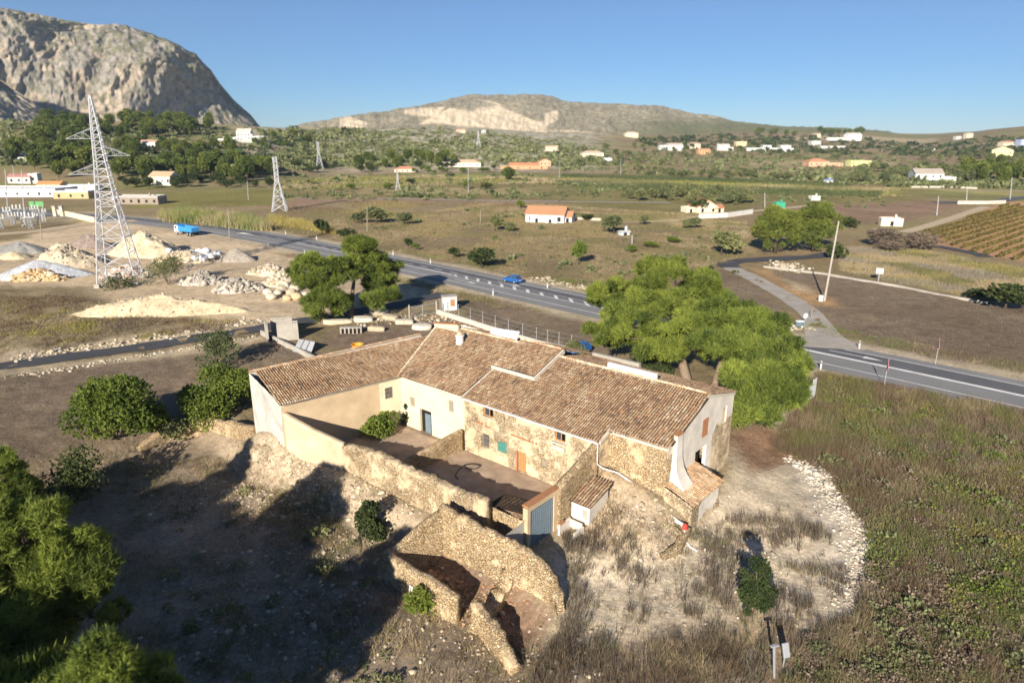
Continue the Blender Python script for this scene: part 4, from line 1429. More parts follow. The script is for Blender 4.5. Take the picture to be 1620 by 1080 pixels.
# hut on the bank, with its tiled roof and open porch below
ht = FR("tiled_hut", "small rendered hut with sloping clay tile roof on the bank in front of the house", "hut")
wall_panel("front_wall", (15.25, -3.95), (16.9, -3.95), -.8, [(0, 2.1), (1.65, 2.1)], [(1.05, 1.45, .9, 1.65)], M['plaster'], ht, step=.3, depth=.2)
wall_panel("side_wall", (16.9, -3.95), (16.9, -1.4), -.8, [(0, 2.1), (2.55, 2.75)], [], M['mortar'], ht, step=.3)
wall_panel("side_wall", (15.25, -1.4), (15.25, -3.95), -.8, [(0, 2.75), (2.55, 2.1)], [], M['ruinstone'], ht, step=.3)
q = MB(); q.box((16.5, -3.78, 1.27), (.4, .05, .75)); q.build("hatch", M['concrete'], ht)
roof_tiles("tile_roof", ht, (15.08, -4.15, 2.06), (1, 0, 0), (0, 1, .26), 2.0, 2.95, None, seed=33, pitch=.25)
st = FR("stone_trough", "ruined low rendered trough with a broken side below the tiled hut", "trough")
q = MB()
q.box((15.5, -5.2, .25), (.16, 1.5, 1.3)); q.box((16.75, -5.1, .1), (.16, 1.3, 1.0)); q.box((16.1, -4.5, .2), (1.1, .16, 1.2)); q.box((16.1, -5.2, -.1), (1.1, 1.3, .12))
q.build("render", M['plaster'], st, bevel=.03)
q = MB(); q.box((15.5, -5.6, .95), (.3, .6, .09)); q.build("brick_edge", M['brick'], st)
# retaining edge above the lean-to
wl = FR("bank_wall", "low dry stone wall edging the weedy bank below the grey drainpipe", "wall")
rubble_wall("stonework", [(17.2, .7), (20.6, .35), (22.6, -.15)], .55, lambda a, c: -1.0, [(0, 1.75), (.6, 1.0), (1, .35)], M['drystone'], wl, .12, .2, 26, .1)
rubble_wall("stonework", [(22.6, .9), (23.0, -1.2), (22.5, -2.8)], .6, lambda a, c: -1.2, [(0, .4), (.5, .2), (1, -.3)], M['drystone'], wl, .12, .2, 27, .1)
gb = empty("gas_box", W(22.75, .2, -.6), HROT, "small red box on white pipe at the corner of the lean-to", "gas box")
q = MB(); q.box((0, 0, 1.35), (.34, .28, .44)); q.build("box", M['red'], gb, bevel=.03)
q = MB(); q.tube([(0, 0, 1.2), (0, 0, .35), (.7, -.35, .08), (1.3, -.4, .02)], .06, 8); q.tube([(-.9, .25, 1.42), (0, 0, 1.42)], .14, 8); q.build("pipe", M['white'], gb)

rn = FR("ruined_outbuilding", "roofless rubble ruin with stepped broken walls in front of the courtyard", "ruin")
Z = lambda px, py, z: None
rubble_wall("front_wall", [(7.6, -16.1), (11.0, -16.15), (14.8, -16.05)], .65, base_at, [(0, .5), (.3, .35), (.75, .3), (1, .05)], M['ruinstone'], rn, .12, .2, 41, .06)
rubble_wall("left_wall", [(7.75, -15.8), (8.3, -13.8), (9.0, -11.5)], .6, base_at, [(0, .5), (.2, .7), (.5, 1.4), (1, 2.45)], M['ruinstone'], rn, .10, .2, 42, .05)
rubble_wall("back_wall", [(8.8, -11.5), (13.0, -11.5), (17.5, -11.5), (19.4, -11.6), (20.9, -12.5)], .72, base_at, [(0, 2.5), (.37, 2.4), (.6, 2.3), (.74, 2.1), (.80, 1.75), (.85, 1.4), (.86, .7), (.92, .3), (.93, -.4), (1, -1.2)], M['ruinstone'], rn, .26, .18, 43, .07)
rubble_wall("inner_wall", [(15.5, -11.8), (15.9, -14.2), (16.3, -16.2)], 1.0, base_at, [(0, .2), (.15, -.5), (.5, -1.0), (1, -1.5)], M['ruinstone'], rn, .2, .2, 45, .10)
rubble_wall("front_pier", [(16.0, -15.6), (18.2, -16.2), (20.6, -17.0)], .8, base_at, [(0, .1), (.4, -.2), (.6, -.3), (.62, -.7), (1, -1.4)], M['ruinstone'], rn, .16, .18, 46, .09)
gr = empty("white_grating", W(11.2, -16.6, -1.3), HROT, "small white barred grating leaning on the front wall of the ruin", "grating")
q = MB()
for k in range(5): q.box((-.4 + k * .2, -.12, .3), (.07, .04, .85), 0, None, -.25)
q.build("bars", M['white'], gr)
for yy, zz in ((-.2, .02), (.0, .62)): q = MB(); q.box((0, yy, zz), (1.0, .05, .06)); q.build("rail", M['white'], gr)
# ------------------------------------------------------------------ leaves
def unit(v):
    return v / np.maximum(np.linalg.norm(v, axis=1), 1e-9)[:, None]


def blob_points(lobes, n, g, shell=(.70, 1.03), up=.15, core=.12):
    """points in and around ellipsoid clumps: (x, y, z, rx, ry, rz)"""
    lobes = np.array(lobes, float)
    wgt = (lobes[:, 3] * lobes[:, 4] + lobes[:, 4] * lobes[:, 5] + lobes[:, 3] * lobes[:, 5])
    idx = g.choice(len(lobes), n, p=wgt / wgt.sum())
    d = unit(g.normal(size=(n, 3)) + np.array([0, 0, up]))
    r = g.uniform(shell[0], shell[1], n)
    inner = g.random(n) < core
    r[inner] = g.uniform(.2, .7, inner.sum())
    L = lobes[idx]
    p = L[:, :3] + d * r[:, None] * L[:, 3:6]
    nrm = unit(d / L[:, 3:6])
    return p, nrm, idx


def leaf_faces(p, d, length, width, k, g, spread=.75, bright=None, quad=False):
    """k pointed leaves per tuft at p, fanning around direction d"""
    n = len(p)
    P_ = np.repeat(p, k, 0)
    Dd = unit(np.repeat(d, k, 0) + g.normal(size=(n * k, 3)) * spread)
    sd = unit(np.cross(Dd, unit(g.normal(size=(n * k, 3)))))
    ln = length * g.uniform(.6, 1.25, n * k)
    wd = width * g.uniform(.7, 1.3, n * k)
    b0 = P_ + Dd * (ln * -.25)[:, None]
    if quad:
        V = np.stack([b0, P_ + Dd * (ln * .3)[:, None] + sd * wd[:, None], P_ + Dd * (ln * .8)[:, None], P_ + Dd * (ln * .3)[:, None] - sd * wd[:, None]], 1)
        kk = 4
    else:
        V = np.stack([b0 - sd * (wd * .5)[:, None], b0 + sd * (wd * .5)[:, None], P_ + Dd * (ln * .8)[:, None]], 1)
        kk = 3
    F = np.arange(n * k * kk).reshape(-1, kk)
    if bright is None: bright = g.random(n)
    c = np.repeat(np.clip(np.repeat(bright, k) + g.normal(0, .15, n * k), 0, 1), kk)
    return V.reshape(-1, 3), F, np.stack([c, c, c], 1)


def sub_lobes(main, n, r, g, flat=.75, zmin=None, low=-.35):
    """small clumps set over larger ones"""
    p, nr, _ = blob_points(main, n, g, (.62, .98), .25, .1)
    out = []
    for q, m in zip(p, nr):
        if m[2] < low and g.random() < .7: continue
        if zmin is not None and q[2] < zmin: continue
        rr = r * g.uniform(.65, 1.35)
        out.append((q[0], q[1], q[2], rr, rr * g.uniform(.85, 1.15), rr * flat))
    return out


def crown_mesh(name, main, mat, nsub, rsub, ntuft, k, ln, wd, seed, flat=.7, quad=False, spread=.75, up=.5, low=-.35):
    g = np.random.default_rng(seed)
    lobes = sub_lobes(main, nsub, rsub, g, flat, low=low)
    tone = g.uniform(0, 1, len(lobes))
    p, nr, idx = blob_points(lobes, ntuft, g, (.70, 1.10), .25, .04)
    d = unit(nr + np.array([0, 0, up]))
    br = np.clip(tone[idx] * .7 + .3 * g.random(ntuft) + (g.random(ntuft) - .5) * .3, 0, 1)
    V, F, C_ = leaf_faces(p, d, ln, wd, k, g, spread, br, quad)
    return np_mesh(name, V, F, mat, C_), lobes


def limb(mb, a, b_, r0, r1, g, n=5, wob=.12, seg=6):
    a, b_ = np.array(a, float), np.array(b_, float)
    L = np.linalg.norm(b_ - a)
    pts = []
    for i in range(n + 1):
        t = i / n
        q = a + (b_ - a) * t + (g.normal(0, wob * L * .25, 3) if 0 < i < n else 0)
        pts.append(tuple(q))
    mb.tube(pts, [r0 + (r1 - r0) * i / n for i in range(n + 1)], seg)
    return pts


def tree(name, loc, main, trunk, mat, bark, label, group=None, nsub=60, rsub=.9, ntuft=6000, k=5, ln=.5, wd=.1, seed=0, flat=.7, quad=False, limbs=10, up=.5, spread=.75, low=-.35, cat="tree"):
    """trunk = [(x, y, z, r)...]; main = large crown clumps relative to loc"""
    R_ = empty(name, loc, 0, label, cat, group)
    g = np.random.default_rng(seed + 1000)
    me, lobes = crown_mesh("crown", main, mat, nsub, rsub, ntuft, k, ln, wd, seed, flat, quad, spread, up, low)
    link("crown", me, R_)
    tr = MB()
    tr.tube([t[:3] for t in trunk], [t[3] for t in trunk], 9)
    top = np.array(trunk[-1][:3]); rt = trunk[-1][3]
    pick = g.permutation(len(lobes))[:limbs]
    for i in pick:
        q = lobes[i]
        t0 = g.uniform(.55, 1.0)
        j = min(len(trunk) - 2, int(t0 * (len(trunk) - 1)))
        s0 = np.array(trunk[j][:3]) + (np.array(trunk[j + 1][:3]) - np.array(trunk[j][:3])) * (t0 * (len(trunk) - 1) - j)
        limb(tr, s0, q[:3], rt * .6, rt * .12, g)
    tr.build("trunk", bark, R_, smooth=True)
    return R_


def shrub(name, loc, r, h, mat, label, group=None, ntuft=900, ln=.28, wd=.07, k=4, seed=0, nsub=14, cat="shrub", quad=True, stems=True, squash=1.0, low=-.2):
    R_ = empty(name, loc, 0, label, cat, group)
    gq = np.random.default_rng(seed + 5)
    main = [(0, 0, h * .5, r * .6, r * .6 * squash, h * .46)] + [(math.cos(a) * r * .5, math.sin(a) * r * .5 * squash, h * gq.uniform(.28, .55), r * gq.uniform(.3, .5), r * gq.uniform(.3, .5), h * gq.uniform(.22, .38)) for a in gq.uniform(0, 6.28, 7)] + [(math.cos(a) * r * .75, math.sin(a) * r * .75 * squash, h * gq.uniform(.15, .3), r * gq.uniform(.2, .32), r * gq.uniform(.2, .32), h * gq.uniform(.12, .22)) for a in gq.uniform(0, 6.28, 4)] + [(math.cos(a) * r * .3, math.sin(a) * r * .3, h * gq.uniform(.7, .86), r * .18, r * .18, h * .16) for a in gq.uniform(0, 6.28, 3)]
    me, lobes = crown_mesh("foliage", main, mat, nsub, r * .38, ntuft, k, ln, wd, seed, .85, quad, .9, .3, low)
    link("foliage", me, R_)
    if stems:
        tr = MB(); g = np.random.default_rng(seed + 9)
        for i in range(5):
            q = lobes[i % len(lobes)]
            limb(tr, (g.normal(0, .1), g.normal(0, .1), -.15), q[:3], .05 + .012 * h, .012, g, 4)
        tr.build("stem", M['bark'], R_)
    return R_


# ------------------------------------------------------------------ the umbrella pines by the farmhouse
def span(px, py, dist):
    return np.array(D(px, py, dist))


def px2m(dist, px):                      # metres covered by a number of photo pixels at a ground distance
    return px * (dist * R_C + 22 * R_S) / FPX


def big_pine(label, base, crowns, seed, trunk_r=.55, lean=(0, 0), ntuft=24000, limbs=16):
    """crowns: (photo column, photo row, half width px, half height px, distance)"""
    bx, by, bz = base
    main = []
    for (cx, cy, hw, hh, dist) in crowns:
        c = span(cx, cy, dist)
        rx = px2m(dist, hw)
        main.append((c[0] - bx, c[1] - by, c[2] - bz, rx, rx * .9, px2m(dist, hh)))
    m0 = np.array(main)
    cz = m0[:, 2].min()
    cen = m0[:, :2].mean(0)
    tk = [(0, 0, -.4, trunk_r * 1.25), (cen[0] * .05, cen[1] * .05, 1.0, trunk_r), (cen[0] * .2, cen[1] * .2, cz * .55, trunk_r * .85), (cen[0] * .5, cen[1] * .5, cz * .95, trunk_r * .6), (cen[0] * .8, cen[1] * .8, m0[:, 2].mean(), trunk_r * .35)]
    return tree("umbrella_pine", base, main, tk, M['pine'], M['bark'], label, "pines beside the farmhouse", nsub=int(34 * len(main)), rsub=.86, ntuft=int(ntuft * .52), k=10, ln=.80, wd=.10, seed=seed, spread=.55, limbs=limbs, up=.75, flat=.62, low=-.25)


big_pine("tall spreading umbrella pine with the thick bare trunk behind the farmhouse roof", G(1087, 612, 0),
         [(985, 480, 62, 38, 88), (1060, 450, 80, 40, 92), (1120, 475, 48, 30, 92), (1040, 510, 85, 40, 83), (960, 530, 40, 26, 82), (1110, 530, 50, 32, 82), (1040, 550, 60, 18, 79)], 101, .62, ntuft=34000)
big_pine("medium umbrella pine standing right of the thick trunk, crown over the road edge", G(1130, 612, 0),
         [(1150, 510, 52, 34, 81), (1195, 520, 42, 32, 80), (1160, 550, 60, 26, 76), (1205, 560, 30, 22, 76)], 102, .42, ntuft=15000)
big_pine("low dense pine drooping to the ground beside the white sign back", G(1205, 655, -.3),
         [(1235, 580, 40, 38, 72), (1195, 610, 48, 40, 69), (1222, 640, 46, 42, 66), (1190, 660, 30, 30, 64), (1247, 618, 20, 34, 68)], 103, .4, ntuft=17000)

# ------------------------------------------------------------------ the pines by the lane
b0 = G(556, 502)
big_pine("round bright pine nearest the rubble heaps on the left", G(512, 512),
         [(500, 440, 42, 34, 112), (535, 448, 28, 38, 112), (515, 480, 36, 22, 109), (486, 460, 22, 24, 110)], 111, .35, ntuft=12000, limbs=10)
big_pine("tall leaning pine with a dark curved trunk beside the asphalt lane", b0,
         [(570, 400, 28, 24, 117), (585, 425, 26, 26, 117), (556, 425, 22, 22, 116)], 112, .38, ntuft=8500, limbs=8)
big_pine("thin ragged pine with drooping boughs right of the leaning pine", G(598, 492),
         [(612, 425, 20, 14, 120), (606, 448, 26, 16, 116), (604, 472, 28, 14, 113)], 113, .25, ntuft=7000, limbs=7)
# ------------------------------------------------------------------ stones, heaps and boulders
def _ico():
    t = (1 + 5 ** .5) / 2
    v = [(-1, t, 0), (1, t, 0), (-1, -t, 0), (1, -t, 0), (0, -1, t), (0, 1, t), (0, -1, -t), (0, 1, -t), (t, 0, -1), (t, 0, 1), (-t, 0, -1), (-t, 0, 1)]
    f = [(0, 11, 5), (0, 5, 1), (0, 1, 7), (0, 7, 10), (0, 10, 11), (1, 5, 9), (5, 11, 4), (11, 10, 2), (10, 7, 6), (7, 1, 8),
         (3, 9, 4), (3, 4, 2), (3, 2, 6), (3, 6, 8), (3, 8, 9), (4, 9, 5), (2, 4, 11), (6, 2, 10), (8, 6, 7), (9, 8, 1)]
    return unit(np.array(v, float)), np.array(f)


ICO_V, ICO_F = _ico()


def ico_sub(v, f):
    v = [tuple(p) for p in v]; cache = {}; out = []

    def mid(a, b_):
        k = (min(a, b_), max(a, b_))
        if k not in cache:
            m = (np.array(v[a]) + np.array(v[b_])) / 2
            v.append(tuple(m / np.linalg.norm(m))); cache[k] = len(v) - 1
        return cache[k]
    for a, b_, c in f:
        x, y, z = mid(a, b_), mid(b_, c), mid(c, a)
        out += [(a, x, z), (b_, y, x), (c, z, y), (x, y, z)]
    return np.array(v), np.array(out)


ICO2_V, ICO2_F = ico_sub(ICO_V, ICO_F)
ICO3_V, ICO3_F = ico_sub(ICO2_V, ICO2_F)


def stones(P_, size, col, g, flat=(.35, .8)):
    """angular stones at points; returns arrays"""
    n = len(P_)
    size = np.broadcast_to(size, (n,)) * .62
    sc = size[:, None] * np.stack([g.uniform(.7, 1.3, n), g.uniform(.6, 1.1, n), g.uniform(flat[0], flat[1], n)], 1)
    jit = 1 + g.normal(0, .16, (n, 12))
    V = ICO_V[None] * jit[..., None] * sc[:, None, :]
    a = g.uniform(0, 6.28, n)
    ca, sa = np.cos(a)[:, None], np.sin(a)[:, None]
    x, y = V[..., 0] * ca - V[..., 1] * sa, V[..., 0] * sa + V[..., 1] * ca
    tl = g.normal(0, .35, n)[:, None]
    z = V[..., 2] + x * tl
    V = np.stack([x, y, z], -1) + P_[:, None, :]
    F = (ICO_F[None] + (np.arange(n) * 12)[:, None, None]).reshape(-1, 3)
    c = np.array(col)
    C_ = (c[g.integers(0, len(c), n)] if c.ndim == 2 else np.tile(c, (n, 1))) * g.uniform(.72, 1.2, (n, 1))
    return V.reshape(-1, 3), F, np.repeat(np.clip(C_, 0, 1), 12, 0)


S_PALE = [(.54, .47, .36), (.46, .38, .27), (.60, .54, .44), (.38, .31, .21)]
S_GREY = [(.42, .38, .31), (.34, .31, .26), (.50, .45, .37), (.27, .24, .21)]
S_ORANGE = [(.55, .38, .20), (.60, .46, .28), (.46, .30, .16), (.54, .45, .32)]


def heap(name, px, py, rx, ry, h, col, label, seed, rz=0.0, cat="heap", stone=None, nst=0, ssz=.3, rough=.25, point=1.3, mound2=None):
    p = GT(px, py)
    R_ = empty(name, p, rz, label, cat, "heaps in the builders' yard")
    g = np.random.default_rng(seed)
    nr, na = 26, 56
    V, C_ = [], []
    for i in range(nr):
        q = i / (nr - 1)
        a = np.linspace(0, 2 * np.pi, na, endpoint=False)
        edge = 1 + (fbm(np.cos(a) * 1.3 + seed, np.sin(a) * 1.3, octaves=3, seed=seed) - .5) * .7
        x, y = np.cos(a) * rx * q * edge, np.sin(a) * ry * q * edge
        z = h * (1 - q ** point) ** 1.05
        if mound2 is not None:
            z = z + mound2[2] * np.exp(-(((x - mound2[0]) / (rx * .35)) ** 2 + ((y - mound2[1]) / (ry * .35)) ** 2))
        z = z + ((fbm(x / 1.6 + seed, y / 1.6, octaves=4, seed=seed) - .5) * rough * 2.4 * h * .5 + (fbm(x / .5, y / .5 + seed, octaves=2, seed=seed + 1) - .5) * .22) * (1 - q ** 4) - q ** 6 * .5
        V.append(np.stack([x, y, z], 1))
        tone = .75 + .5 * fbm(x / 2.2, y / 2.2, octaves=3, seed=seed + 2)
        C_.append(np.array(col)[None] * tone[:, None])
    V = np.concatenate(V); C_ = np.clip(np.concatenate(C_), 0, 1)
    i = np.arange(nr - 1)[:, None] * na + np.arange(na)[None]
    j = np.arange(nr - 1)[:, None] * na + ((np.arange(na) + 1) % na)[None]
    F = np.stack([i, i + na, j + na, j], -1).reshape(-1, 4)
    link("mound", np_mesh("mound", V, F, M['heap'], C_, smooth=True), R_)
    if nst:
        q = V[g.integers(na * 2, na * (nr - 2), nst)] + g.normal(0, .12, (nst, 3))
        sv, sf, sc = stones(q, g.gamma(3, ssz / 3, nst) + .08, stone, g)
        s = link("stones", np_mesh("stones", sv, sf, M['rock'], sc), R_)
        s["kind"] = "stuff"
    return R_


heap("gravel_heap", 62, 437, 11, 5.0, 3.6, (.43, .44, .46), "long blue-grey gravel heap with a shaded face at the left edge", 201, .15, point=1.1, rough=.05)
heap("gravel_heap", 34, 399, 8, 4.5, 2.7, (.27, .26, .24), "dark grey rounded gravel heap behind the blue-grey one", 202, rough=.05)
heap("sand_heap", 22, 408, 5, 3, 1.6, (.52, .43, .28), "small sand-coloured heap squeezed between two grey heaps", 203, rough=.1)
heap("earth_heap", 108, 418, 10.5, 6.5, 4.2, (.54, .45, .32), "wide lumpy pale earth heap left of the tall pylon", 204, stone=S_PALE, nst=260, ssz=.35, rough=.4, mound2=(-3, 2, 1.0))
heap("earth_heap", 143, 391, 6, 4.0, 3.4, (.25, .20, .17), "dark brown earth heap seen through the tall pylon", 205, rough=.3)
heap("sand_heap", 232, 402, 9.5, 6.5, 5.4, (.58, .48, .32), "tall pointed pale sand heap beside the blue tipper truck", 206, stone=S_PALE, nst=120, ssz=.3, rough=.35, mound2=(3, -1, -.6))
heap("earth_heap", 290, 413, 8, 4.8, 2.6, (.58, .47, .33), "low tan earth heap behind the white bags", 207, stone=S_PALE, nst=180, ssz=.3, rough=.45)
heap("gravel_heap", 374, 412, 5.6, 4, 3.0, (.33, .29, .24), "brown-grey cone of gravel beside the yard track", 208, rough=.06, point=1.05)
heap("rubble_heap", 203, 437, 6.0, 3.5, 2.0, (.52, .42, .33), "pinkish rubble heap between the legs of the tall pylon", 209, stone=[(.58, .47, .40), (.66, .57, .47), (.45, .33, .28)], nst=520, ssz=.34, rough=.2)
heap("rubble_heap", 322, 447, 6.0, 3.6, 2.2, (.44, .40, .34), "grey rubble heap with a dark shaded hollow in front of the white bags", 210, stone=S_GREY, nst=520, ssz=.34, rough=.25)
heap("rubble_heap", 374, 459, 5.6, 3.2, 2.3, (.48, .43, .36), "steep heap of grey angular stones left of the boulders", 211, stone=S_GREY, nst=520, ssz=.34, rough=.2)
heap("rubble_heap", 428, 433, 5.5, 3.2, 1.9, (.56, .48, .36), "cream rubble heap farther back near the round pine", 212, stone=S_PALE, nst=460, ssz=.32, rough=.2)
heap("rubble_heap", 447, 450, 5.0, 3.0, 1.8, (.54, .45, .33), "cream rubble heap directly behind the boulders", 213, stone=S_PALE, nst=420, ssz=.36, rough=.2)
heap("rubble_heap", 60, 442, 7.0, 2.6, 2.0, (.50, .36, .20), "orange-brown rock heap beside dry scrub at the left edge", 214, stone=S_ORANGE, nst=260, ssz=.55, rough=.25)
heap("earth_berm", 240, 494, 15, 4.2, 2.9, (.54, .44, .29), "long ochre earth berm with gullied face in front of the tall pylon", 215, .02, "berm", S_PALE, 120, .2, .35, 1.5)

GB = random.Random(8)
BOULD = [(430, 473, .95), (447, 462, 1.15), (455, 475, .75), (468, 459, 1.2), (470, 473, 1.05), (481, 470, .9), (440, 467, 1.0), (461, 466, .95), (424, 465, .8), (452, 455, .9)]
BL = ["rounded cream boulder lowest on the left of the cluster", "large pale boulder with a flat face in the cluster", "small ochre boulder at the front of the cluster", "large angular boulder half way up the cluster's right side",
      "broad ochre boulder at the front right of the cluster", "pale boulder at the right end of the cluster touching the pine", "grey boulder filling the cluster's left middle", "cream boulder in the centre of the cluster",
      "small boulder standing left of the cluster by the sandy track", "pale boulder topmost in the cluster"]
for k, ((px, py, r), lb) in enumerate(zip(BOULD, BL)):
    g = np.random.default_rng(300 + k)
    V = ICO3_V * (1 + (fbm(ICO3_V[:, 0] * 1.4 + k * 5, ICO3_V[:, 1] * 1.4, ICO3_V[:, 2] * 1.4, 3, 5) - .5) * .75)[:, None]
    V = V * r * np.array([g.uniform(.85, 1.2), g.uniform(.8, 1.1), g.uniform(.65, .9)])
    c = np.array(S_PALE[k % 3] if k not in (2, 4) else (.58, .42, .25))
    me = np_mesh("boulder", V, ICO3_F, M['rock'], np.tile(c, (len(V), 1)))
    o = link("boulder", me)
    p = GT(px, py)
    o.location = (p[0], p[1], p[2] + r * .45)
    tag(o, lb, "boulder", "boulders by the round pine")

BAGS = [(298, 409), (306, 412), (313, 408), (320, 411), (327, 407), (333, 412), (340, 409), (346, 411), (310, 415), (323, 415), (336, 415), (303, 406), (262, 404), (269, 406), (316, 404), (329, 403)]
bag0 = None
for k, (px, py) in enumerate(BAGS):
    if bag0 is None:
        V = ICO3_V.copy()
        V = np.sign(V) * np.abs(V) ** .7 * np.array([.85, .8, .6]) * (1 + (fbm(V[:, 0] * 2, V[:, 1] * 2, V[:, 2] * 2, 3, 9) - .5) * .5)[:, None]
        bag0 = np_mesh("bulk_bag", V, ICO3_F, M['white'], smooth=True)
    o = link("bulk_bag", bag0)
    p = GT(px, py)
    o.location = (p[0], p[1], p[2] + .45 + (1.1 if k % 3 == 1 else .5))
    o.rotation_euler = (GB.uniform(-.3, .3), GB.uniform(-.3, .3), GB.uniform(0, 6))
    s = GB.uniform(.85, 1.2); o.scale = (s, s, s)
    tag(o, "white woven bulk bag slumped in the row on the tan earth heap" if px > 280 else "white woven bulk bag lying apart beside the tall sand heap", "bag", "white bags in the builders' yard" if px > 280 else "stray white bags beside the sand heap")


def scatter_stones(name, pts, n, size, col, seed, spread, kind_label=None, zoff=.0):
    g = np.random.default_rng(seed)
    P_ = np.array([GT(*p)[:2] for p in pts])
    seg = np.linalg.norm(np.diff(P_, axis=0), axis=1)
    cum = np.concatenate([[0], np.cumsum(seg)])
    s = g.uniform(0, cum[-1], n)
    x, y = np.interp(s, cum, P_[:, 0]) + g.normal(0, spread, n), np.interp(s, cum, P_[:, 1]) + g.normal(0, spread, n)
    z = height(x, y) + zoff
    sv, sf, sc = stones(np.stack([x, y, z], 1), g.gamma(2.5, size / 2.5, n) + .04, col, g)
    o = link(name, np_mesh(name, sv, sf, M['rock'], sc))
    return tag(o, kind='stuff')


scatter_stones("rubble", [(20, 566), (120, 553), (210, 540), (300, 527), (400, 507)], 620, .26, S_PALE, 401, 1.0)
scatter_stones("rubble", [(0, 597), (110, 582), (230, 561), (330, 546), (415, 530)], 300, .2, S_PALE, 402, .5)
scatter_stones("rubble", [(1255, 727), (1290, 748), (1330, 800), (1360, 850), (1365, 900), (1350, 965)], 1500, .12, [(.62, .55, .45), (.54, .47, .37), (.45, .38, .29)], 403, .9)
scatter_stones("rubble", [(1250, 728), (1275, 740), (1296, 760), (1305, 775)], 160, .22, [(.62, .57, .48), (.55, .49, .40)], 404, .4)
scatter_stones("rubble", [(440, 735), (500, 765), (560, 800), (620, 840)], 1300, .15, [(.50, .42, .31), (.58, .49, .36), (.42, .34, .24)], 405, 1.7)
scatter_stones("rubble", [(300, 800), (380, 770), (440, 800)], 500, .13, [(.40, .34, .25), (.5, .43, .32)], 406, 2.2)
scatter_stones("rubble", [(650, 905), (700, 930), (740, 960), (800, 950)], 500, .16, [(.42, .24, .14), (.34, .2, .13), (.5, .36, .24)], 407, .9)
scatter_stones("rubble", [(1000, 830), (1080, 835), (1060, 790)], 260, .15, S_PALE, 408, 1.2)
scatter_stones("rubble", [(560, 510), (620, 505), (690, 505), (740, 520)], 420, .22, S_PALE, 409, 1.6)
scatter_stones("rubble", [(850, 440), (920, 455), (960, 460)], 300, .32, S_PALE, 410, 1.0)
scatter_stones("rubble", [(1230, 415), (1250, 420), (1255, 428)], 160, .5, S_PALE, 411, 1.6)
scatter_stones("rubble", [(1240, 512), (1262, 520), (1285, 520)], 120, .25, S_PALE, 412, .6)
scatter_stones("rubble", [(720, 1000), (780, 1040), (850, 1060), (1000, 1060)], 220, .11, S_PALE, 413, 1.8)
scatter_stones("rubble", [(430, 1000), (500, 900), (600, 1000)], 1000, .14, [(.40, .34, .25), (.5, .43, .32)], 414, 6)
scatter_stones("rubble", [(900, 960), (1000, 900), (1150, 880), (1250, 960)], 500, .08, S_PALE, 415, 3)

# terrace wall behind the hollow
wl = empty("terrace_wall", GT(250, 690), 0, "tan dry stone terrace wall below the fig trees left of the white end wall", "wall")
tp = [GT(398, 640), (GT(330, 672)), GT(262, 688), GT(215, 708)]
o_ = np.array(wl.location)
rubble_wall("stonework", [tuple(np.array(W(-18.0, -11.4)) - o_)] + [tuple(np.array(q) - o_) for q in tp[1:]], .9, lambda a, c: -2.6, [(0, 2.2), (.4, 1.2), (.75, .7), (1, -.2)], M['ruinstone'], wl, .2, .3, 61, .1)


# ------------------------------------------------------------------ pylons, poles, posts and signs
def zat(px, py, dist):
    return D(px, py, dist)[2]


def lattice(mb, lv, panels, w0, w1, wleg=.16, wbr=.08, horiz=True):
    """square tapering lattice between corner rings lv=(half, z)"""
    for (h0, z0), (h1, z1), n in zip(lv[:-1], lv[1:], panels):
        for k in range(n):
            a, b_ = k / n, (k + 1) / n
            ha, hb = h0 + (h1 - h0) * a, h0 + (h1 - h0) * b_
            za, zb = z0 + (z1 - z0) * a, z0 + (z1 - z0) * b_
            ca = [(-ha, -ha, za), (ha, -ha, za), (ha, ha, za), (-ha, ha, za)]
            cb = [(-hb, -hb, zb), (hb, -hb, zb), (hb, hb, zb), (-hb, hb, zb)]
            for i in range(4):
                mb.bar(ca[i], cb[i], wleg)
                j = (i + 1) % 4
                mb.bar(ca[i], cb[j], wbr)
                if horiz or k % 2: mb.bar(cb[i], cb[j], wbr)
                if ha > 1.6: mb.bar(ca[j], cb[i], wbr)


def tall_pylon():
    b_ = np.array((-79.6, 136.6, 0.0)); b_[2] = H1(b_[0], b_[1])
    R_ = empty("lattice_pylon", tuple(b_), .28, "tall bright steel lattice pylon with short arms standing among the heaps", "pylon")
    m = MB()
    Ht = 36.0
    lattice(m, [(3.5, 0.3), (1.75, 15.5), (.95, 24.0), (.5, 31.5), (.12, Ht)], [5, 6, 6, 4], 0, 0, .20, .09)
    m.build("lattice_mast", M['steel_white'], R_)
    for side, z, ln, hf in ((-1, 28.2, 4.6, .72), (1, 25.0, 4.4, .86), (-1, 21.6, 4.9, 1.1)):
        a = MB()
        tip = (side * (ln + hf), 0, z)
        for yy in (-hf, hf):
            a.bar((side * hf, yy, z), tip, .10)
            a.bar((side * hf, yy, z + 1.9), tip, .10)
            for q in (.35, .65):
                lo = np.array((side * hf, yy, z)) * (1 - q) + np.array(tip) * q
                hi = np.array((side * hf, yy, z + 1.9)) * (1 - q) + np.array(tip) * q
                a.bar(lo, hi, .07); a.bar((side * hf, yy, z) if q < .5 else lo0, hi, .06)
                lo0 = lo
        a.build("crossarm", M['steel'], R_)
    for sx in (-1, 1):
        for sy in (-1, 1):
            f = MB(); f.box((sx * 3.5, sy * 3.5, .15), (1.1, 1.1, 1.1), 0, (.8, .8)); f.build("footing", M['concrete'], R_)
    return R_


tall_pylon()


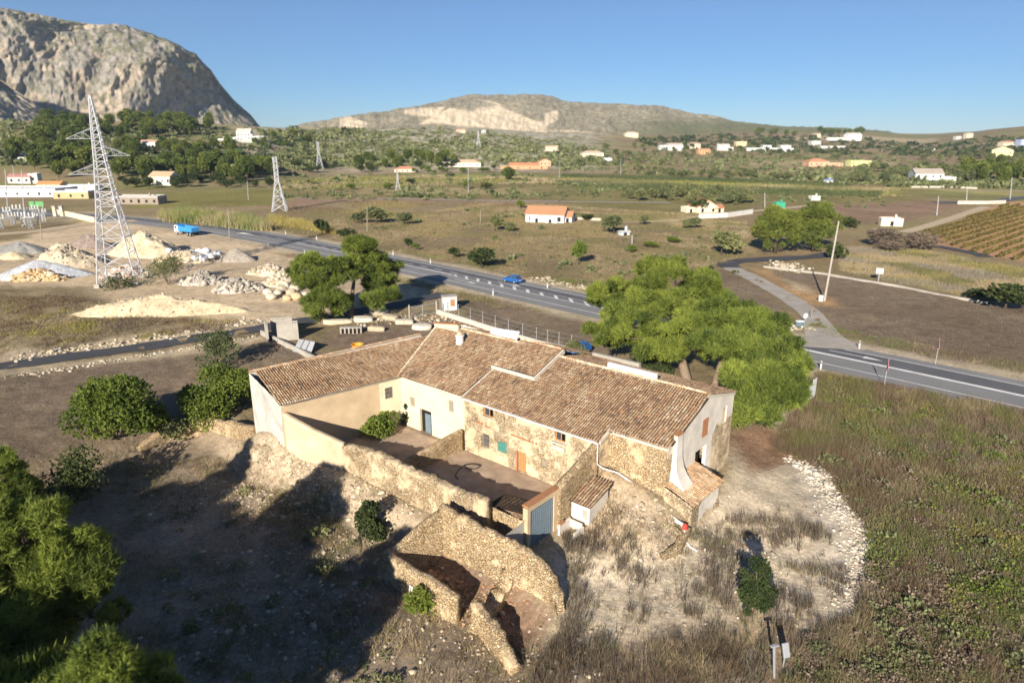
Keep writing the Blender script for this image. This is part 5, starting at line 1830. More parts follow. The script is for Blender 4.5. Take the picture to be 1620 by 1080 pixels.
def portal_pylon(px, py, pytop, label, seed=0):
    p = GT(px, py)
    h = zat(px, pytop, math.hypot(p[0], p[1])) - p[2]
    R_ = empty("lattice_pylon", p, .2, label, "pylon")
    m = MB()
    k = h / 24.0
    lattice(m, [(3.1 * k, 0), (.75 * k, 13.5 * k), (.75 * k, h)], [4, 7], 0, 0, .34 * k, .15 * k, False)
    m.build("lattice_mast", M['steel_white'], R_)
    for s in (-1, 1):
        a = MB(); a.bar((s * .7 * k, 0, h - 1), (s * 1.5 * k, 0, h - .6), .16 * k)
        a.build("crossarm", M['steel'], R_)
    return R_


portal_pylon(443, 334, 248, "pale steel pylon with spread legs in the field beyond the road")
portal_pylon(506, 267, 224, "small distant steel pylon at the foot of the scrub hill")
portal_pylon(630, 304, 272, "thin far pylon standing in the valley field behind the olive shrubs")
portal_pylon(757, 232, 207, "distant pale pylon high on the scrub hill below the quarry")


def pole(px, py, pxt, pyt, label, mat='concrete', r=.13, arm=False, group=None, cat="pole"):
    p = np.array(GT(px, py)); d = math.hypot(p[0], p[1])
    t = np.array(D(pxt, pyt, d))
    R_ = empty("utility_pole", tuple(p), 0, label, cat, group)
    q = MB(); q.tube([(0, 0, -.3), tuple((t - p) * .5), tuple(t - p)], [r, r * .85, r * .65], 8); q.build("shaft", M[mat], R_)
    if arm:
        q = MB(); q.box(tuple((t - p) + np.array((0, 0, -.3))), (1.8, .12, .12), .3); q.build("crossarm", M['steel'], R_)
    return R_


pl = pole(1304, 476, 1327, 350, "leaning pale utility pole at the bend of the concrete track", r=.2)
q = MB(); q.box((-.75, -.1, .55), (.7, .5, 1.1)); q.build("meter_box", M['whitewash'], pl, bevel=.03)
for a in [(580.7, 366, 581, 327, "thin pole rising in front of the big olive shrubs"), (760, 352, 760.5, 332, "short wooden pole by the shrubs left of the white orange-roofed house"),
          (740.7, 306, 741, 262, "tall pole with a pale base box in the valley field"), (1482, 341, 1485, 310, "pole on the bank above the vineyard corner"),
          (1210, 329, 1210, 304, "pole beside the gravel drive of the orange-roofed villa"), (1529, 321, 1530, 297, "pole beside the white parapet of the valley road"),
          (1598, 316, 1601, 281, "pole at the right edge where the valley road climbs"), (363, 378, 361, 330, "thin pole on the road verge right of the blue truck"),
          (66, 380, 62, 332, "thin pole behind the dark gravel heap near the substation"), (393, 316, 391, 286, "faint pole in the field left of the spread-leg pylon"),
          (885, 283, 885, 255, "far pole in the green strip field"), (982, 276, 982, 250, "far pole beyond the green strip field"), (1000, 386, 1000, 372, "short post by the big olive bush")]:
    pole(*a[:4], a[4], 'wood_grey' if 'wooden' in a[4] or 'thin' in a[4] else 'steel', .16)


def marker_post(px, py, label):
    p = GT(px, py)
    R_ = empty("marker_post", p, .5, label, "marker post", "marker posts along the main road")
    q = MB(); q.prism([(-.09, -.05), (.09, -.05), (.09, .05), (-.09, .05)], -.1, 1.2); q.build("post", M['white'], R_)
    q = MB(); q.box((0, 0, .98), (.19, .11, .16)); q.build("black_band", M['black'], R_)
    return R_


for px, py, lb in [(272, 350, "marker post on the far verge behind the blue truck"), (321, 356, "marker post on the far verge in front of the reeds' left end"), (405, 364, "marker post on the far verge right of the reeds"),
                   (452, 371, "marker post on the far verge near the yellow field edge"), (501, 379, "marker post on the far verge beside the dark round bush"), (424, 389, "marker post on the near verge by the yard track mouth"),
                   (482, 403, "marker post on the near verge above the round bright pine"), (622, 404, "marker post on the far verge just right of the leaning pine"), (681, 417, "marker post on the far verge between pine and bush"),
                   (866, 456, "marker post on the pale bank behind the blue car"), (780, 467, "marker post on the near verge opposite the blue car"), (1298, 585, "marker post on the near verge right of the drooping pine"),
                   (1359, 552, "marker post on the far verge beyond the track mouth")]:
    marker_post(px, py, "white " + lb)


def warning_sign(px, py, label, rz):
    p = GT(px, py)
    R_ = empty("warning_sign", p, rz, label, "road sign")
    q = MB(); q.box((0, .04, 1.3), (.09, .05, 3.0)); q.build("post", M['steel'], R_)
    s = .85
    tri = lambda k, y: [(-s * k, y, 2.72 - .47 * k * s), (s * k, y, 2.72 - .47 * k * s), (0, y, 2.72 + 1.0 * k * s)]
    q = MB(); q.slab(tri(1, 0), (0, -.03, 0)); pl_ = q.build("plate", M['red'], R_)
    q = MB(); q.slab(tri(.68, -.032), (0, -.006, 0)); q.build("face", M['white'], pl_)
    q = MB(); q.slab(tri(1.0, .002), (0, .012, 0)); q.build("plate_back", M['steel'], R_)
    return R_


warning_sign(1399, 612, "triangular red-edged road sign on the near verge", 1.15)
warning_sign(1479, 576, "triangular red-edged road sign on the far verge beside the ploughed field", -1.95)
sg = empty("board_sign", GT(1283, 634), .85, "large white blank sign board beside the drooping pine", "sign")
q = MB(); q.box((-.62, 0, 1.35), (1.2, .06, 1.9)); q.build("panel", M['white'], sg)
q = MB(); q.box((.62, .03, 1.45), (1.2, .06, 2.2)); q.build("panel", M['white'], sg)
for x_ in (-1.0, 1.0): q = MB(); q.box((x_, .07, .9), (.08, .06, 2.0)); q.build("leg", M['steel'], sg)
sg = empty("field_sign", GT(1389, 446), -.3, "small white square sign on a post by the low field wall", "sign")
q = MB(); q.box((0, 0, 1.0), (.1, .08, 2.2)); q.build("post", M['steel'], sg)
q = MB(); q.box((0, -.07, 2.3), (1.3, .05, 1.1)); q.build("panel", M['white'], sg)
sg = empty("junction_sign", GT(1272, 518), .4, "white round-headed sign at the mouth of the concrete track", "sign")
q = MB(); q.box((0, .03, .8), (.07, .05, 1.7)); q.build("post", M['steel'], sg)
q = MB(); q.tube([(0, 0, 1.9), (0, -.05, 1.9)], .42, 18); q.build("disc", M['white'], sg)
sg = empty("dark_post", GT(1283, 503), 0, "thin dark post beside the concrete track", "post")
q = MB(); q.tube([(0, 0, -.1), (.05, 0, 1.6)], .05, 6); q.build("shaft", M['wood_grey'], sg)
q = MB(); q.box((.05, 0, 1.65), (.16, .16, .16)); q.build("cap", M['red'], sg)
bn = empty("waste_bin", GT(1265, 517), .5, "small wheeled bin with pale blue lid beside the round-headed sign", "bin")
q = MB(); q.box((0, 0, .5), (.95, .75, .8), 0, (1.15, 1.15)); q.build("body", M['steel_blue'], bn, bevel=.03)
q = MB(); q.box((0, -.02, .98), (1.2, .95, .14), 0, (.85, .8)); q.build("lid", M['white'], bn, bevel=.03)
for x_ in (-.4, .4): q = MB(); q.tube([(x_ - .05, .3, .1), (x_ + .05, .3, .1)], .1, 10); q.build("wheel", M['black'], bn)


# ------------------------------------------------------------------ vehicles
def extrude_profile(mb, prof, y0, y1, inset=None):
    """side outline (x, z) counter-clockwise swept across from y0 to y1"""
    n = len(prof)
    v = [(x, y0, z) for x, z in prof] + [(x, y1, z) for x, z in prof]
    f = [tuple(range(n)), tuple(range(2 * n - 1, n - 1, -1))]
    f += [((i + 1) % n, i, n + i, n + (i + 1) % n) for i in range(n)]
    return mb.add(v, f)


def wheel_part(R_, x, y, z, r, w, side):
    q = MB(); q.tube([(x, y - w / 2, z), (x, y + w / 2, z)], r, 18); t = q.build("wheel", M['black'], R_)
    q = MB(); q.tube([(x, y + side * (w / 2 - .005), z), (x, y + side * (w / 2 + .015), z)], r * .62, 14); q.build("rim", M['steel'], t)


def hatchback(loc, rz, label):
    R_ = empty("parked_car" if 'pine' in label else "hatchback_car", loc, rz, label, "car")
    q = MB()
    low = [(-2.05, .32), (2.02, .30), (2.1, .55), (2.02, .78), (1.15, .95), (-1.95, 1.0), (-2.1, .7)]
    extrude_profile(q, low, -.88, .88)
    b_ = q.build("body", M['blue_car'], R_, bevel=.07)
    # glasshouse: tapering inward to the roof
    prof = [(1.2, .93, .84), (.45, 1.40, .64), (-1.35, 1.44, .62), (-1.95, .98, .82)]
    v = [(x, -w, z) for x, z, w in prof] + [(x, w, z) for x, z, w in prof]
    q = MB(); q.add(v, [(3, 2, 1, 0), (4, 5, 6, 7), (0, 1, 5, 4), (1, 2, 6, 5), (2, 3, 7, 6)])
    q.build("glasshouse", M['glass'], R_)
    q = MB(); q.slab([(.5, -.66, 1.40), (.5, .66, 1.40), (-1.42, .64, 1.44), (-1.42, -.64, 1.44)], (0, 0, .035))
    for s in (-1, 1):
        for a, c in (((1.22, .85 * s, .92), (.46, .655 * s, 1.41)), ((-.35, .87 * s, .97), (-.4, .66 * s, 1.42)), ((-1.97, .84 * s, .98), (-1.38, .645 * s, 1.44)), ((.5, .67 * s, 1.41), (-1.4, .65 * s, 1.45))):
            q.bar(a, c, .07)
        q.slab([(-1.3, .655 * s + .02 * s, 1.4), (-1.9, .83 * s + .02 * s, .97), (-1.35, .86 * s + .02 * s, .97)], (0, .012 * s, 0))
    q.build("roof", M['blue_car'], R_)
    for x_, s in ((1.32, -1), (1.32, 1), (-1.28, -1), (-1.28, 1)): wheel_part(R_, x_, s * .80, .32, .32, .2, s)
    for s in (-1, 1):
        q = MB(); q.box((2.03, s * .66, .68), (.08, .32, .14)); q.build("headlight", M['white'], R_)
        q = MB(); q.box((-2.06, s * .72, .82), (.08, .22, .18)); q.build("tail_light", M['red'], R_)
        q = MB(); q.box((.85, s * .98, .98), (.14, .18, .12)); q.build("mirror", M['blue_car'], R_)
    q = MB(); q.box((-2.11, 0, .66), (.03, .52, .12)); q.build("number_plate", M['white'], R_)
    q = MB(); q.box((2.07, 0, .45), (.06, 1.3, .18)); q.build("grille", M['black'], R_)
    return R_


i_ = ridx(811)
dr = ROAD[i_ + 1] - ROAD[i_]
pc = ROAD[i_] + ROADN[i_] * 2.1
cp_ = G(811, 447)
hatchback((cp_[0], cp_[1], .07), math.atan2(dr[1], dr[0]), "bright blue hatchback driving away along the dark far lane")
hatchback(GT(914, 562)[:2] + (0.15,), -2.3, "blue car parked half hidden under the big pine behind the roof")


def tipper():
    p = G(296, 372)
    i_ = ridx(300)
    d = ROAD[i_ + 1] - ROAD[i_]
    R_ = empty("tipper_truck", (p[0], p[1], .06), math.atan2(d[1], d[0]), "blue tipper truck with white cab parked at the roadside", "truck")
    q = MB(); q.box((-.3, 0, .95), (8.2, .9, .3)); q.build("chassis", M['black'], R_)
    q = MB(); extrude_profile(q, [(2.5, .75), (4.3, .75), (4.35, 1.7), (4.15, 2.75), (2.5, 2.85)], -1.2, 1.2)
    c_ = q.build("cab", M['white'], R_, bevel=.06)
    q = MB(); q.box((4.27, 0, 2.2), (.06, 2.0, .8)); q.build("windscreen", M['glass'], c_)
    for s in (-1, 1): q = MB(); q.box((3.4, s * 1.2, 2.2), (1.0, .05, .65)); q.build("side_window", M['glass'], c_)
    q = MB(); q.slab([(2.3, -1.22, 1.25), (2.3, 1.22, 1.25), (2.3, 1.22, 2.75), (2.3, -1.22, 2.75)], (-.1, 0, 0))
    for s in (-1, 1): q.slab([(2.3, s * 1.25, 1.25), (-4.3, s * 1.25, 1.25), (-4.45, s * 1.25, 2.5), (2.3, s * 1.25, 2.75)], (0, -.08 * s, 0))
    for k in range(6):
        for s in (-1, 1): q.box((-4.0 + k * 1.2, s * 1.29, 1.9), (.12, .06, 1.25))
    q.box((-1.0, 0, 1.2), (6.6, 2.3, .1))
    q.slab([(2.3, -1.2, 2.7), (2.3, 1.2, 2.7), (3.2, 1.2, 3.0), (3.2, -1.2, 3.0)], (0, 0, .07))
    q.build("tipping_body", M['blue_truck'], R_)
    q = MB(); q.box((-4.4, 0, 1.85), (.1, 2.42, 1.2)); q.build("tailgate", M['blue_truck'], R_)
    for x_ in (3.2, -2.0, -3.4):
        for s in (-1, 1): wheel_part(R_, x_, s * 1.05, .52, .52, .35, s)
    for s in (-1, 1): q = MB(); q.box((4.36, s * .85, 1.0), (.06, .35, .2)); q.build("headlight", M['steel'], c_)
    return R_


tipper()

# ------------------------------------------------------------------ behind the house: panels, gate, booth, fence, scrap
pn = empty("precast_panels", GT(440, 538), .0, "two upright grey precast concrete panels with slotted tops", "concrete panels")


def slotted(mb, a, b_, h, th):
    a, b_ = np.array(a), np.array(b_)
    L = np.linalg.norm(b_ - a); rz = math.atan2(b_[1] - a[1], b_[0] - a[0])
    m_ = (a + b_) / 2
    mb.box((m_[0], m_[1], h * .44), (L, th, h * .88), rz)
    for k in range(9):
        q = a + (b_ - a) * ((k + .5) / 9)
        mb.box((q[0], q[1], h * .915), (L / 9 * .55, th, h * .07), rz)
    mb.box((m_[0], m_[1], h * .975), (L, th * 1.02, h * .05), rz)


q = MB(); slotted(q, (.1, -.4), (3.0, .3), 2.9, .22); q.build("panel", M['concrete'], pn)
q = MB(); slotted(q, (-2.3, 1.6), (-1.0, -1.2), 2.8, .22); q.build("panel", M['concrete'], pn)
q = MB(); slotted(q, (-1.8, 2.6), (1.2, 3.4), 2.7, .22); q.build("panel", M['concrete'], pn)
wl = empty("kerb_wall", GT(445, 545), 0, "narrow low concrete kerb wall running from the precast panels towards the house", "wall")
o_ = np.array(wl.location)
kp = [np.array(GT(*p)) - o_ for p in [(414, 530), (445, 544), (478, 560), (500, 572)]]
q = MB()
for a, b_ in zip(kp[:-1], kp[1:]):
    m_ = (a + b_) / 2; q.box((m_[0], m_[1], .2), (np.linalg.norm(b_ - a) + .1, .3, .9), math.atan2(b_[1] - a[1], b_[0] - a[0]))
q.build("concrete", M['concrete'], wl)
st = empty("leaning_sheets", GT(478, 556), -.5, "bent grey metal sheets leaning by the concrete kerb wall", "metal sheets")
for k in range(3):
    q = MB()
    for j in range(6): q.box((k * .9 - 1 + j * .16, .25 * k, .75 + .02 * (j % 2)), (.16, .05 + .04 * (j % 2), 2.0 - .2 * k), .1 * k, None, -.75)
    q.build("corrugated_sheet", M['steel'], st)
bl = empty("block_stack", GT(556, 527), .1, "grey hollow concrete block stack with dark slots in the rough yard", "concrete blocks")
q = MB()
for k in range(6): q.box((-1.5 + k * .6, 0, .45), (.18, .9, .9))
q.box((0, 0, .95), (3.3, .95, .15)); q.box((0, .46, .45), (3.3, .06, .9)); q.build("blocks", M['concrete'], bl)
SLABS = [(600, 497, 3.2, 1.6, .5, "tilted broken concrete slab against the rubble"), (618, 505, 2.6, 1.4, -.4, "flat pale concrete slab lying before the gate"), (575, 508, 3.0, 1.6, .2, "pale slab half buried in the rough yard left of the scrap"),
         (640, 512, 2.8, 1.2, .1, "pale lump of broken paving near the chain-link gate"), (596, 523, 2.6, .8, -.1, "long broken kerb stone lying in front of the rubble"), (668, 520, 3.0, 1.6, 0, "white rock slab by itself in the brown yard"), (535, 512, 4.5, 1.0, .25, "stack of grey beams beside the lane")]
for k, (px, py, w, d, a, lb) in enumerate(SLABS):
    g = np.random.default_rng(700 + k)
    V = ICO3_V * (1 + (fbm(ICO3_V[:, 0] * 1.2 + k * 7, ICO3_V[:, 1] * 1.2, ICO3_V[:, 2] * 1.2, 3, 15) - .5) * .6)[:, None]
    V = np.clip(V, -.72, .72) * np.array([w * .7, d * .7, .55])
    o = link("broken_slab", np_mesh("broken_slab", V, ICO3_F, M['rock'], np.tile(np.array(S_PALE[k % 3]), (len(V), 1))))
    p = GT(px, py); o.location = (p[0], p[1], p[2] + .3); o.rotation_euler = (a if k == 0 else .1, .25 * (k == 0) + .05, a)
    tag(o, lb, "slab", "broken slabs in the rough yard")
dm = empty("orange_skip", GT(566, 553), .3, "orange plastic tub on the ground behind the wing roof", "tub")
q = MB(); q.lathe([(.6, 0), (.8, .75), (.9, .77), (.9, .83), (.72, .8), (.5, .15)], (0, 0, 0), 14); q.build("tub", plain('orange_plastic', (.75, .30, .03), .5, 0, .06), dm)
cg = empty("chain_link_gate", GT(670, 502), 0, "chain-link double gate on steel posts by the lane", "gate")
o_ = np.array(cg.location)
gp = [np.array(GT(*p)) - o_ for p in [(648, 504), (669, 501), (691, 497)]]
for k, a in enumerate(gp): q = MB(); q.tube([tuple(a - np.array((0, 0, .2))), (a[0], a[1], a[2] + (2.3 if k != 1 else 2.0))], .13 if k != 1 else .06, 8); q.build("post", M['concrete'] if k != 1 else M['steel'], cg)
q = MB()
for a, b_ in zip(gp[:-1], gp[1:]):
    for zz in (.25, 1.95): q.bar((a[0], a[1], a[2] + zz), (b_[0], b_[1], b_[2] + zz), .06)
    for j in range(1, 14):
        c = a + (b_ - a) * j / 14
        q.bar((c[0], c[1], c[2] + .25), (c[0], c[1], c[2] + 1.95), .012)
q.build("mesh_leaf", M['steel'], cg)
bo = empty("meter_booth", GT(711, 489), .25, "small white block booth with a red-brown shutter by the chain-link gate", "booth")
q = MB(); q.box((0, 0, 1.1), (2.4, 1.6, 2.4)); q.build("walls", M['whitewash'], bo)
q = MB(); q.box((0, 0, 2.36), (2.6, 1.8, .14)); q.build("roof", M['concrete'], bo)
q = MB(); q.box((.45, -.82, 1.3), (.75, .06, 1.2)); q.build("shutter", M['brick'], bo)
lw = empty("low_white_wall", GT(760, 520), 0, "low pale wall behind the roofs with a wire fence on it", "wall")
o_ = np.array(lw.location)
wp = [np.array(GT(*p)) - o_ for p in [(694, 497), (722, 506), (760, 518), (800, 531), (845, 545), (880, 553), (920, 562)]]
q = MB()
for a, b_ in zip(wp[:-1], wp[1:]):
    m_ = (a + b_) / 2; q.box((m_[0], m_[1], m_[2] + .3), (np.linalg.norm(b_ - a) + .15, .4, 1.0), math.atan2(b_[1] - a[1], b_[0] - a[0]))
q.build("blockwork", M['mortar'], lw)
fc = empty("wire_fence", GT(760, 520), 0, "wire fence with slim pale posts above the low pale wall", "fence")
for a, b_ in zip(wp[:-1], wp[1:]):
    for t_ in (0.1, .6):
        c = a + (b_ - a) * t_
        q = MB(); q.tube([(c[0], c[1], c[2] + .6), (c[0], c[1], c[2] + 2.7)], .045, 6); q.build("post", M['steel'], fc)
q = MB()
for a, b_ in zip(wp[:-1], wp[1:]):
    for zz in (1.2, 1.9, 2.6): q.bar((a[0], a[1], a[2] + zz), (b_[0], b_[1], b_[2] + zz), .018)
q.build("wire", M['steel'], fc)
# right-hand yard
pt = empty("pallet_grid", GT(1243, 745), .55, "grey-brown slatted grid lying flat by the white stone edging", "grid")
q = MB()
for k in range(9): q.box((-1.0 + k * .25, 0, .12), (.05, 1.6, .05)); 
for k in range(6): q.box((0, -.78 + k * .31, .07), (2.1, .05, .05))
q.build("grid", M['wood_grey'], pt)
sp = empty("standpipe_post", GT(1226, 1072), 0, "leaning grey metal stake with a bent cable near the bottom edge", "post")
q = MB(); q.bar((0, 0, -.2), (-.18, .2, 2.0), .12); q.box((-.18, .2, 2.05), (.5, .14, .10), .2); q.build("stake", M['steel'], sp)
q = MB(); q.tube([(-.2, .2, 1.8), (-.75, .1, 1.4), (-.7, .1, 1.0), (-.15, .1, .5)], .025, 6); q.build("cable", M['black'], sp)
bk = empty("lamp_panel", GT(1238, 1060), 0, "grey floodlight panel tilted beside the leaning stake", "floodlight")
q = MB(); q.box((.1, .15, 1.3), (.42, .12, .85), .3, None, -.35); q.build("panel", M['steel'], bk, bevel=.02)
q = MB(); q.bar((.1, .2, -.1), (.1, .15, 1.1), .07); q.build("bracket", M['steel'], bk)
hs = empty("garden_hose", W(3.0, -2.2, .09), 0, "dark hose coiled loosely on the courtyard floor", "hose")
q = MB(); q.tube([(math.cos(t_) * (.7 + .1 * math.sin(3 * t_)), math.sin(t_) * .5, .02 + .01 * t_) for t_ in np.linspace(0, 9, 40)] + [(-1.2, -.6, .02), (-1.4, -1.6, .02), (-1.1, -2.3, .02)], .035, 6); q.build("coil", M['black'], hs)
# ------------------------------------------------------------------ houses in the valley and on the slopes
FW = {}


def fmat(c):
    k = tuple(c)
    if k not in FW: FW[k] = plain("render_" + str(len(FW)), c, .9, 0, .06, .5, .1, .15, 'w', .08, .2)
    return FW[k]


WHT, CRM, ORG, TRC, YEL, PNK, GRY = (.58, .57, .54), (.72, .63, .47), (.66, .38, .20), (.52, .22, .10), (.72, .66, .30), (.68, .50, .38), (.50, .49, .46)


def house(px, py, wpx, hpx, label, wall=WHT, roof=TRC, kind='gable', depth=.7, rz=0.15, wings=(), name="house", rise=.28, win=4):
    """a distant house standing at a photo pixel; width and wall height in photo pixels"""
    p = GT(px, py)
    d = math.hypot(p[0], p[1])
    w, h = px2m(d, wpx), px2m(d, hpx)
    dp = w * depth
    R_ = empty(name, (p[0], p[1], p[2] - .2), rz, label, "house")
    wm, rm = fmat(wall), fmat(roof)

    def block(x, y, w, dp, h, kind, rise):
        q = MB(); q.box((x, y, h / 2 - .4), (w, dp, h + .8)); wo = q.build("wall", wm, R_)
        o = .25
        if kind == 'gable':
            rr = dp * .5 * rise * 1.4
            q = MB()
            q.slab([(x - w / 2 - o, y - dp / 2 - o, h), (x + w / 2 + o, y - dp / 2 - o, h), (x + w / 2 + o, y, h + rr), (x - w / 2 - o, y, h + rr)], (0, 0, .18))
            q.slab([(x + w / 2 + o, y + dp / 2 + o, h), (x - w / 2 - o, y + dp / 2 + o, h), (x - w / 2 - o, y, h + rr), (x + w / 2 + o, y, h + rr)], (0, 0, .178))
            ro = q.build("roof", rm, R_)
            q = MB(); q.slab([(x - w / 2, y - dp / 2, h - .05), (x - w / 2, y, h + rr - .02), (x - w / 2, y + dp / 2, h - .05)], (w, 0, 0)); q.build("gable", wm, wo)
        elif kind == 'side':           # gable end towards the viewer
            rr = w * .5 * rise * 1.4
            q = MB()
            q.slab([(x - w / 2 - o, y - dp / 2 - o, h), (x, y - dp / 2 - o, h + rr), (x, y + dp / 2 + o, h + rr), (x - w / 2 - o, y + dp / 2 + o, h)], (0, 0, .18))
            q.slab([(x, y - dp / 2 - o, h + rr), (x + w / 2 + o, y - dp / 2 - o, h), (x + w / 2 + o, y + dp / 2 + o, h), (x, y + dp / 2 + o, h + rr)], (0, 0, .178))
            q.build("roof", rm, R_)
            q = MB(); q.slab([(x - w / 2, y - dp / 2, h - .05), (x + w / 2, y - dp / 2, h - .05), (x, y - dp / 2, h + rr - .02)], (0, dp, 0)); q.build("gable", wm, wo)
        elif kind == 'hip':
            rr = min(w, dp) * .5 * rise * 1.5
            e = min(w, dp) / 2
            q = MB()
            b0 = [(x - w / 2 - o, y - dp / 2 - o, h), (x + w / 2 + o, y - dp / 2 - o, h), (x + w / 2 + o, y + dp / 2 + o, h), (x - w / 2 - o, y + dp / 2 + o, h)]
            t0 = [(x - w / 2 + e * .95, y - .05, h + rr), (x + w / 2 - e * .95, y - .05, h + rr), (x + w / 2 - e * .95, y + .05, h + rr), (x - w / 2 + e * .95, y + .05, h + rr)]
            q.add(b0 + t0, [(3, 2, 1, 0), (4, 5, 6, 7), (0, 1, 5, 4), (1, 2, 6, 5), (2, 3, 7, 6), (3, 0, 4, 7)])
            q.build("roof", rm, R_)
        else:
            q = MB()
            q.box((x, y, h + .09), (w + .1, dp + .1, .24))
            for s in (-1, 1):
                q.box((x, y + s * dp / 2, h + .45), (w, .2, .48)); q.box((x + s * (w / 2 - .1), y, h + .45), (.2, dp - .4, .47))
            q.build("roof", wm if kind == 'flat' else rm, R_)
        n = max(1, int(w / 3.2))
        for k in range(min(n, win)):
            xx = x - w / 2 + w * (k + .5) / min(n, win)
            for zz in ([h * .5] if h < 4.6 else [h * .25, h * .72]):
                q = MB(); q.box((xx, y - dp / 2 - .01, zz), (1.0, .08, 1.15 if k % 3 else 1.5)); f = q.build("window", M['dark'], R_)
    block(0, 0, w, dp, h, kind, rise)
    for (ox, oy, ww, dd, hh, kk) in wings:
        block(ox * w, oy * dp, ww * w, dd * dp, hh * h, kk, rise)
    q = MB(); q.box((w * .22, dp * .1, h + .9), (.55, .55, 1.6)); q.build("chimney", wm, R_)
    return R_


house(866, 350, 62, 13, "white farmhouse with an orange tiled roof standing alone in the dry field", (.66, .66, .65), (.46, .24, .13), 'gable', .62, -.28, [(-.02, -.42, .70, .35, .62, 'flat'), (.56, .05, .22, .7, .72, 'gable'), (.1, .62, .7, .25, 1.1, 'flat')], rise=.42)
house(1112, 335, 36, 9, "cream villa with orange-red roof beside a round dark tree", CRM, (.46, .21, .12), 'side', .8, .25, [(-.65, .1, .45, .6, .7, 'flat'), (.55, -.2, .4, .6, .75, 'gable')], rise=.4)
house(1463, 288, 36, 12, "white two-storey villa with lower flat wing standing before olive trees", (.60, .60, .60), (.42, .36, .30), 'gable', .7, -.15, [(.68, -.1, .55, .6, .55, 'flat')], rise=.35)
house(262, 291, 34, 11, "small cream house with tan roof at the foot of the pine slope", (.80, .75, .64), (.52, .38, .24), 'gable', .7, -.2, rise=.4)
house(388, 221, 20, 10, "tall white villa high on the left slope", (.60, .60, .60), (.62, .55, .48), 'gable', .8, .1, [(.95, -.1, 1.0, .8, .45, 'flat'), (-1.0, -.2, 1.0, .4, .3, 'flat'), (.45, -.2, .35, .5, .75, 'flat')], rise=.5)
house(248, 234, 38, 8, "long white villa with pink roof on the left slope", (.82, .81, .78), (.55, .34, .24), 'gable', .4, .05, [(-.95, -.2, .9, .5, .45, 'flat'), (.1, -.6, .8, .5, .7, 'flat')])
house(208, 229, 14, 6, "small white house beside the pylon on the left slope", WHT, GRY, 'flat', .7, 0.1)
house(18, 256, 56, 5, "long low white house among pines at the left edge", WHT, GRY, 'flat', .3, 0.0, [(.2, .5, .3, .8, 1.6, 'gable')])
house(36, 289, 26, 8, "white house with pink roof behind the warehouses", WHT, (.50, .25, .20), 'gable', .7, .2, [(.6, 0, .4, .7, 1.35, 'flat')])
house(641, 272, 32, 5, "low house with orange roof at the foot of the scrub hill", (.72, .60, .46), (.55, .25, .15), 'hip', .6, .1)
house(738, 263, 44, 6, "wide cream villa with pale orange roof below the scrub hill", (.76, .69, .58), (.62, .42, .28), 'hip', .5, .1, [(-.7, -.2, .5, .5, .8, 'flat')])
house(828, 266, 46, 5, "low terracotta house with arches behind a cream wall", (.60, .32, .18), (.58, .26, .14), 'gable', .4, .05, [(.0, -.8, 1.6, .1, .6, 'flat')])
house(861, 262, 18, 7, "orange gabled house right of the terracotta house", (.66, .42, .28), (.55, .26, .15), 'side', .8, .2)
house(873, 239, 20, 6, "cream house in trees on the lower scrub hill", CRM, (.60, .46, .30), 'gable', .6, .1)
house(936, 248, 34, 6, "wide cream farmhouse at the edge of the green strips", (.74, .64, .50), (.56, .42, .30), 'hip', .5, .15)
house(961, 257, 12, 6, "small bright white cube house by the green strips", (.60, .60, .60), GRY, 'flat', .8, .1)
house(998, 217, 20, 6, "cream villa high on the hill flank", CRM, (.58, .48, .36), 'hip', .6, .1)
house(1048, 238, 12, 7, "white house at the left of the hill village", (.60, .60, .59), GRY, 'flat', .8, .1)
house(1066, 238, 24, 8, "larger white house in the hill village", (.60, .60, .59), (.55, .46, .38), 'gable', .6, .1)
house(1097, 235, 18, 7, "cream house with brown roof in the hill village", CRM, (.48, .34, .24), 'hip', .6, .1)
house(1112, 244, 18, 6, "small orange house below the hill village", ORG, (.58, .32, .18), 'gable', .7, .1)
house(1143, 238, 18, 7, "white house with pale roof right of the hill village", WHT, (.66, .60, .52), 'gable', .7, -.1, [(.6, 0, .5, .6, .6, 'flat')])
house(1171, 231, 16, 6, "sand-coloured house at the wooded foot of the hill", (.72, .58, .36), (.62, .50, .32), 'flat', .6, .1)
house(1216, 239, 70, 4, "very long low white building with two raised blocks", (.60, .60, .60), WHT, 'flat', .15, 0.02, [(-.02, .8, .18, 1, 1.9, 'flat'), (.38, .8, .22, 1, 1.9, 'flat')], name="long_building")
house(1288, 230, 14, 6, "white house in trees right of the long white building", WHT, GRY, 'flat', .8, .1)
house(1291, 218, 10, 5, "small cream house high on the right slope", CRM, (.55, .40, .28), 'gable', .7, .1)
house(1348, 222, 20, 8, "white house on the right skyline slope", (.80, .78, .74), (.6, .55, .48), 'gable', .6, .1, [(-1.2, .1, 1.3, .5, .4, 'flat')])
house(1316, 235, 36, 3, "row of low white sheds on the right slope", WHT, GRY, 'flat', .2, 0, name="shed")
house(1290, 263, 30, 7, "broad orange villa with arcade in the right valley", (.66, .40, .26), (.56, .27, .15), 'hip', .7, .05, [(.85, -.1, .8, .5, .55, 'flat')])
house(1357, 263, 30, 7, "yellow-green house with flat roof in the right valley", (.66, .66, .30), (.6, .6, .3), 'flat', .5, .1, [(.75, -.1, .5, .5, .5, 'flat')])
house(1583, 250, 23, 10, "yellow gabled house at the right edge", (.76, .67, .36), (.60, .52, .34), 'side', .7, -.5)
house(1591, 232, 16, 5, "low orange-roofed house behind the yellow gabled house", CRM, (.60, .34, .22), 'gable', .6, .1, [(.9, 0, .8, .8, .8, 'flat')])
house(1617, 233, 14, 9, "blue and white house cut by the right edge", (.45, .52, .70), (.50, .55, .70), 'flat', .7, .1)
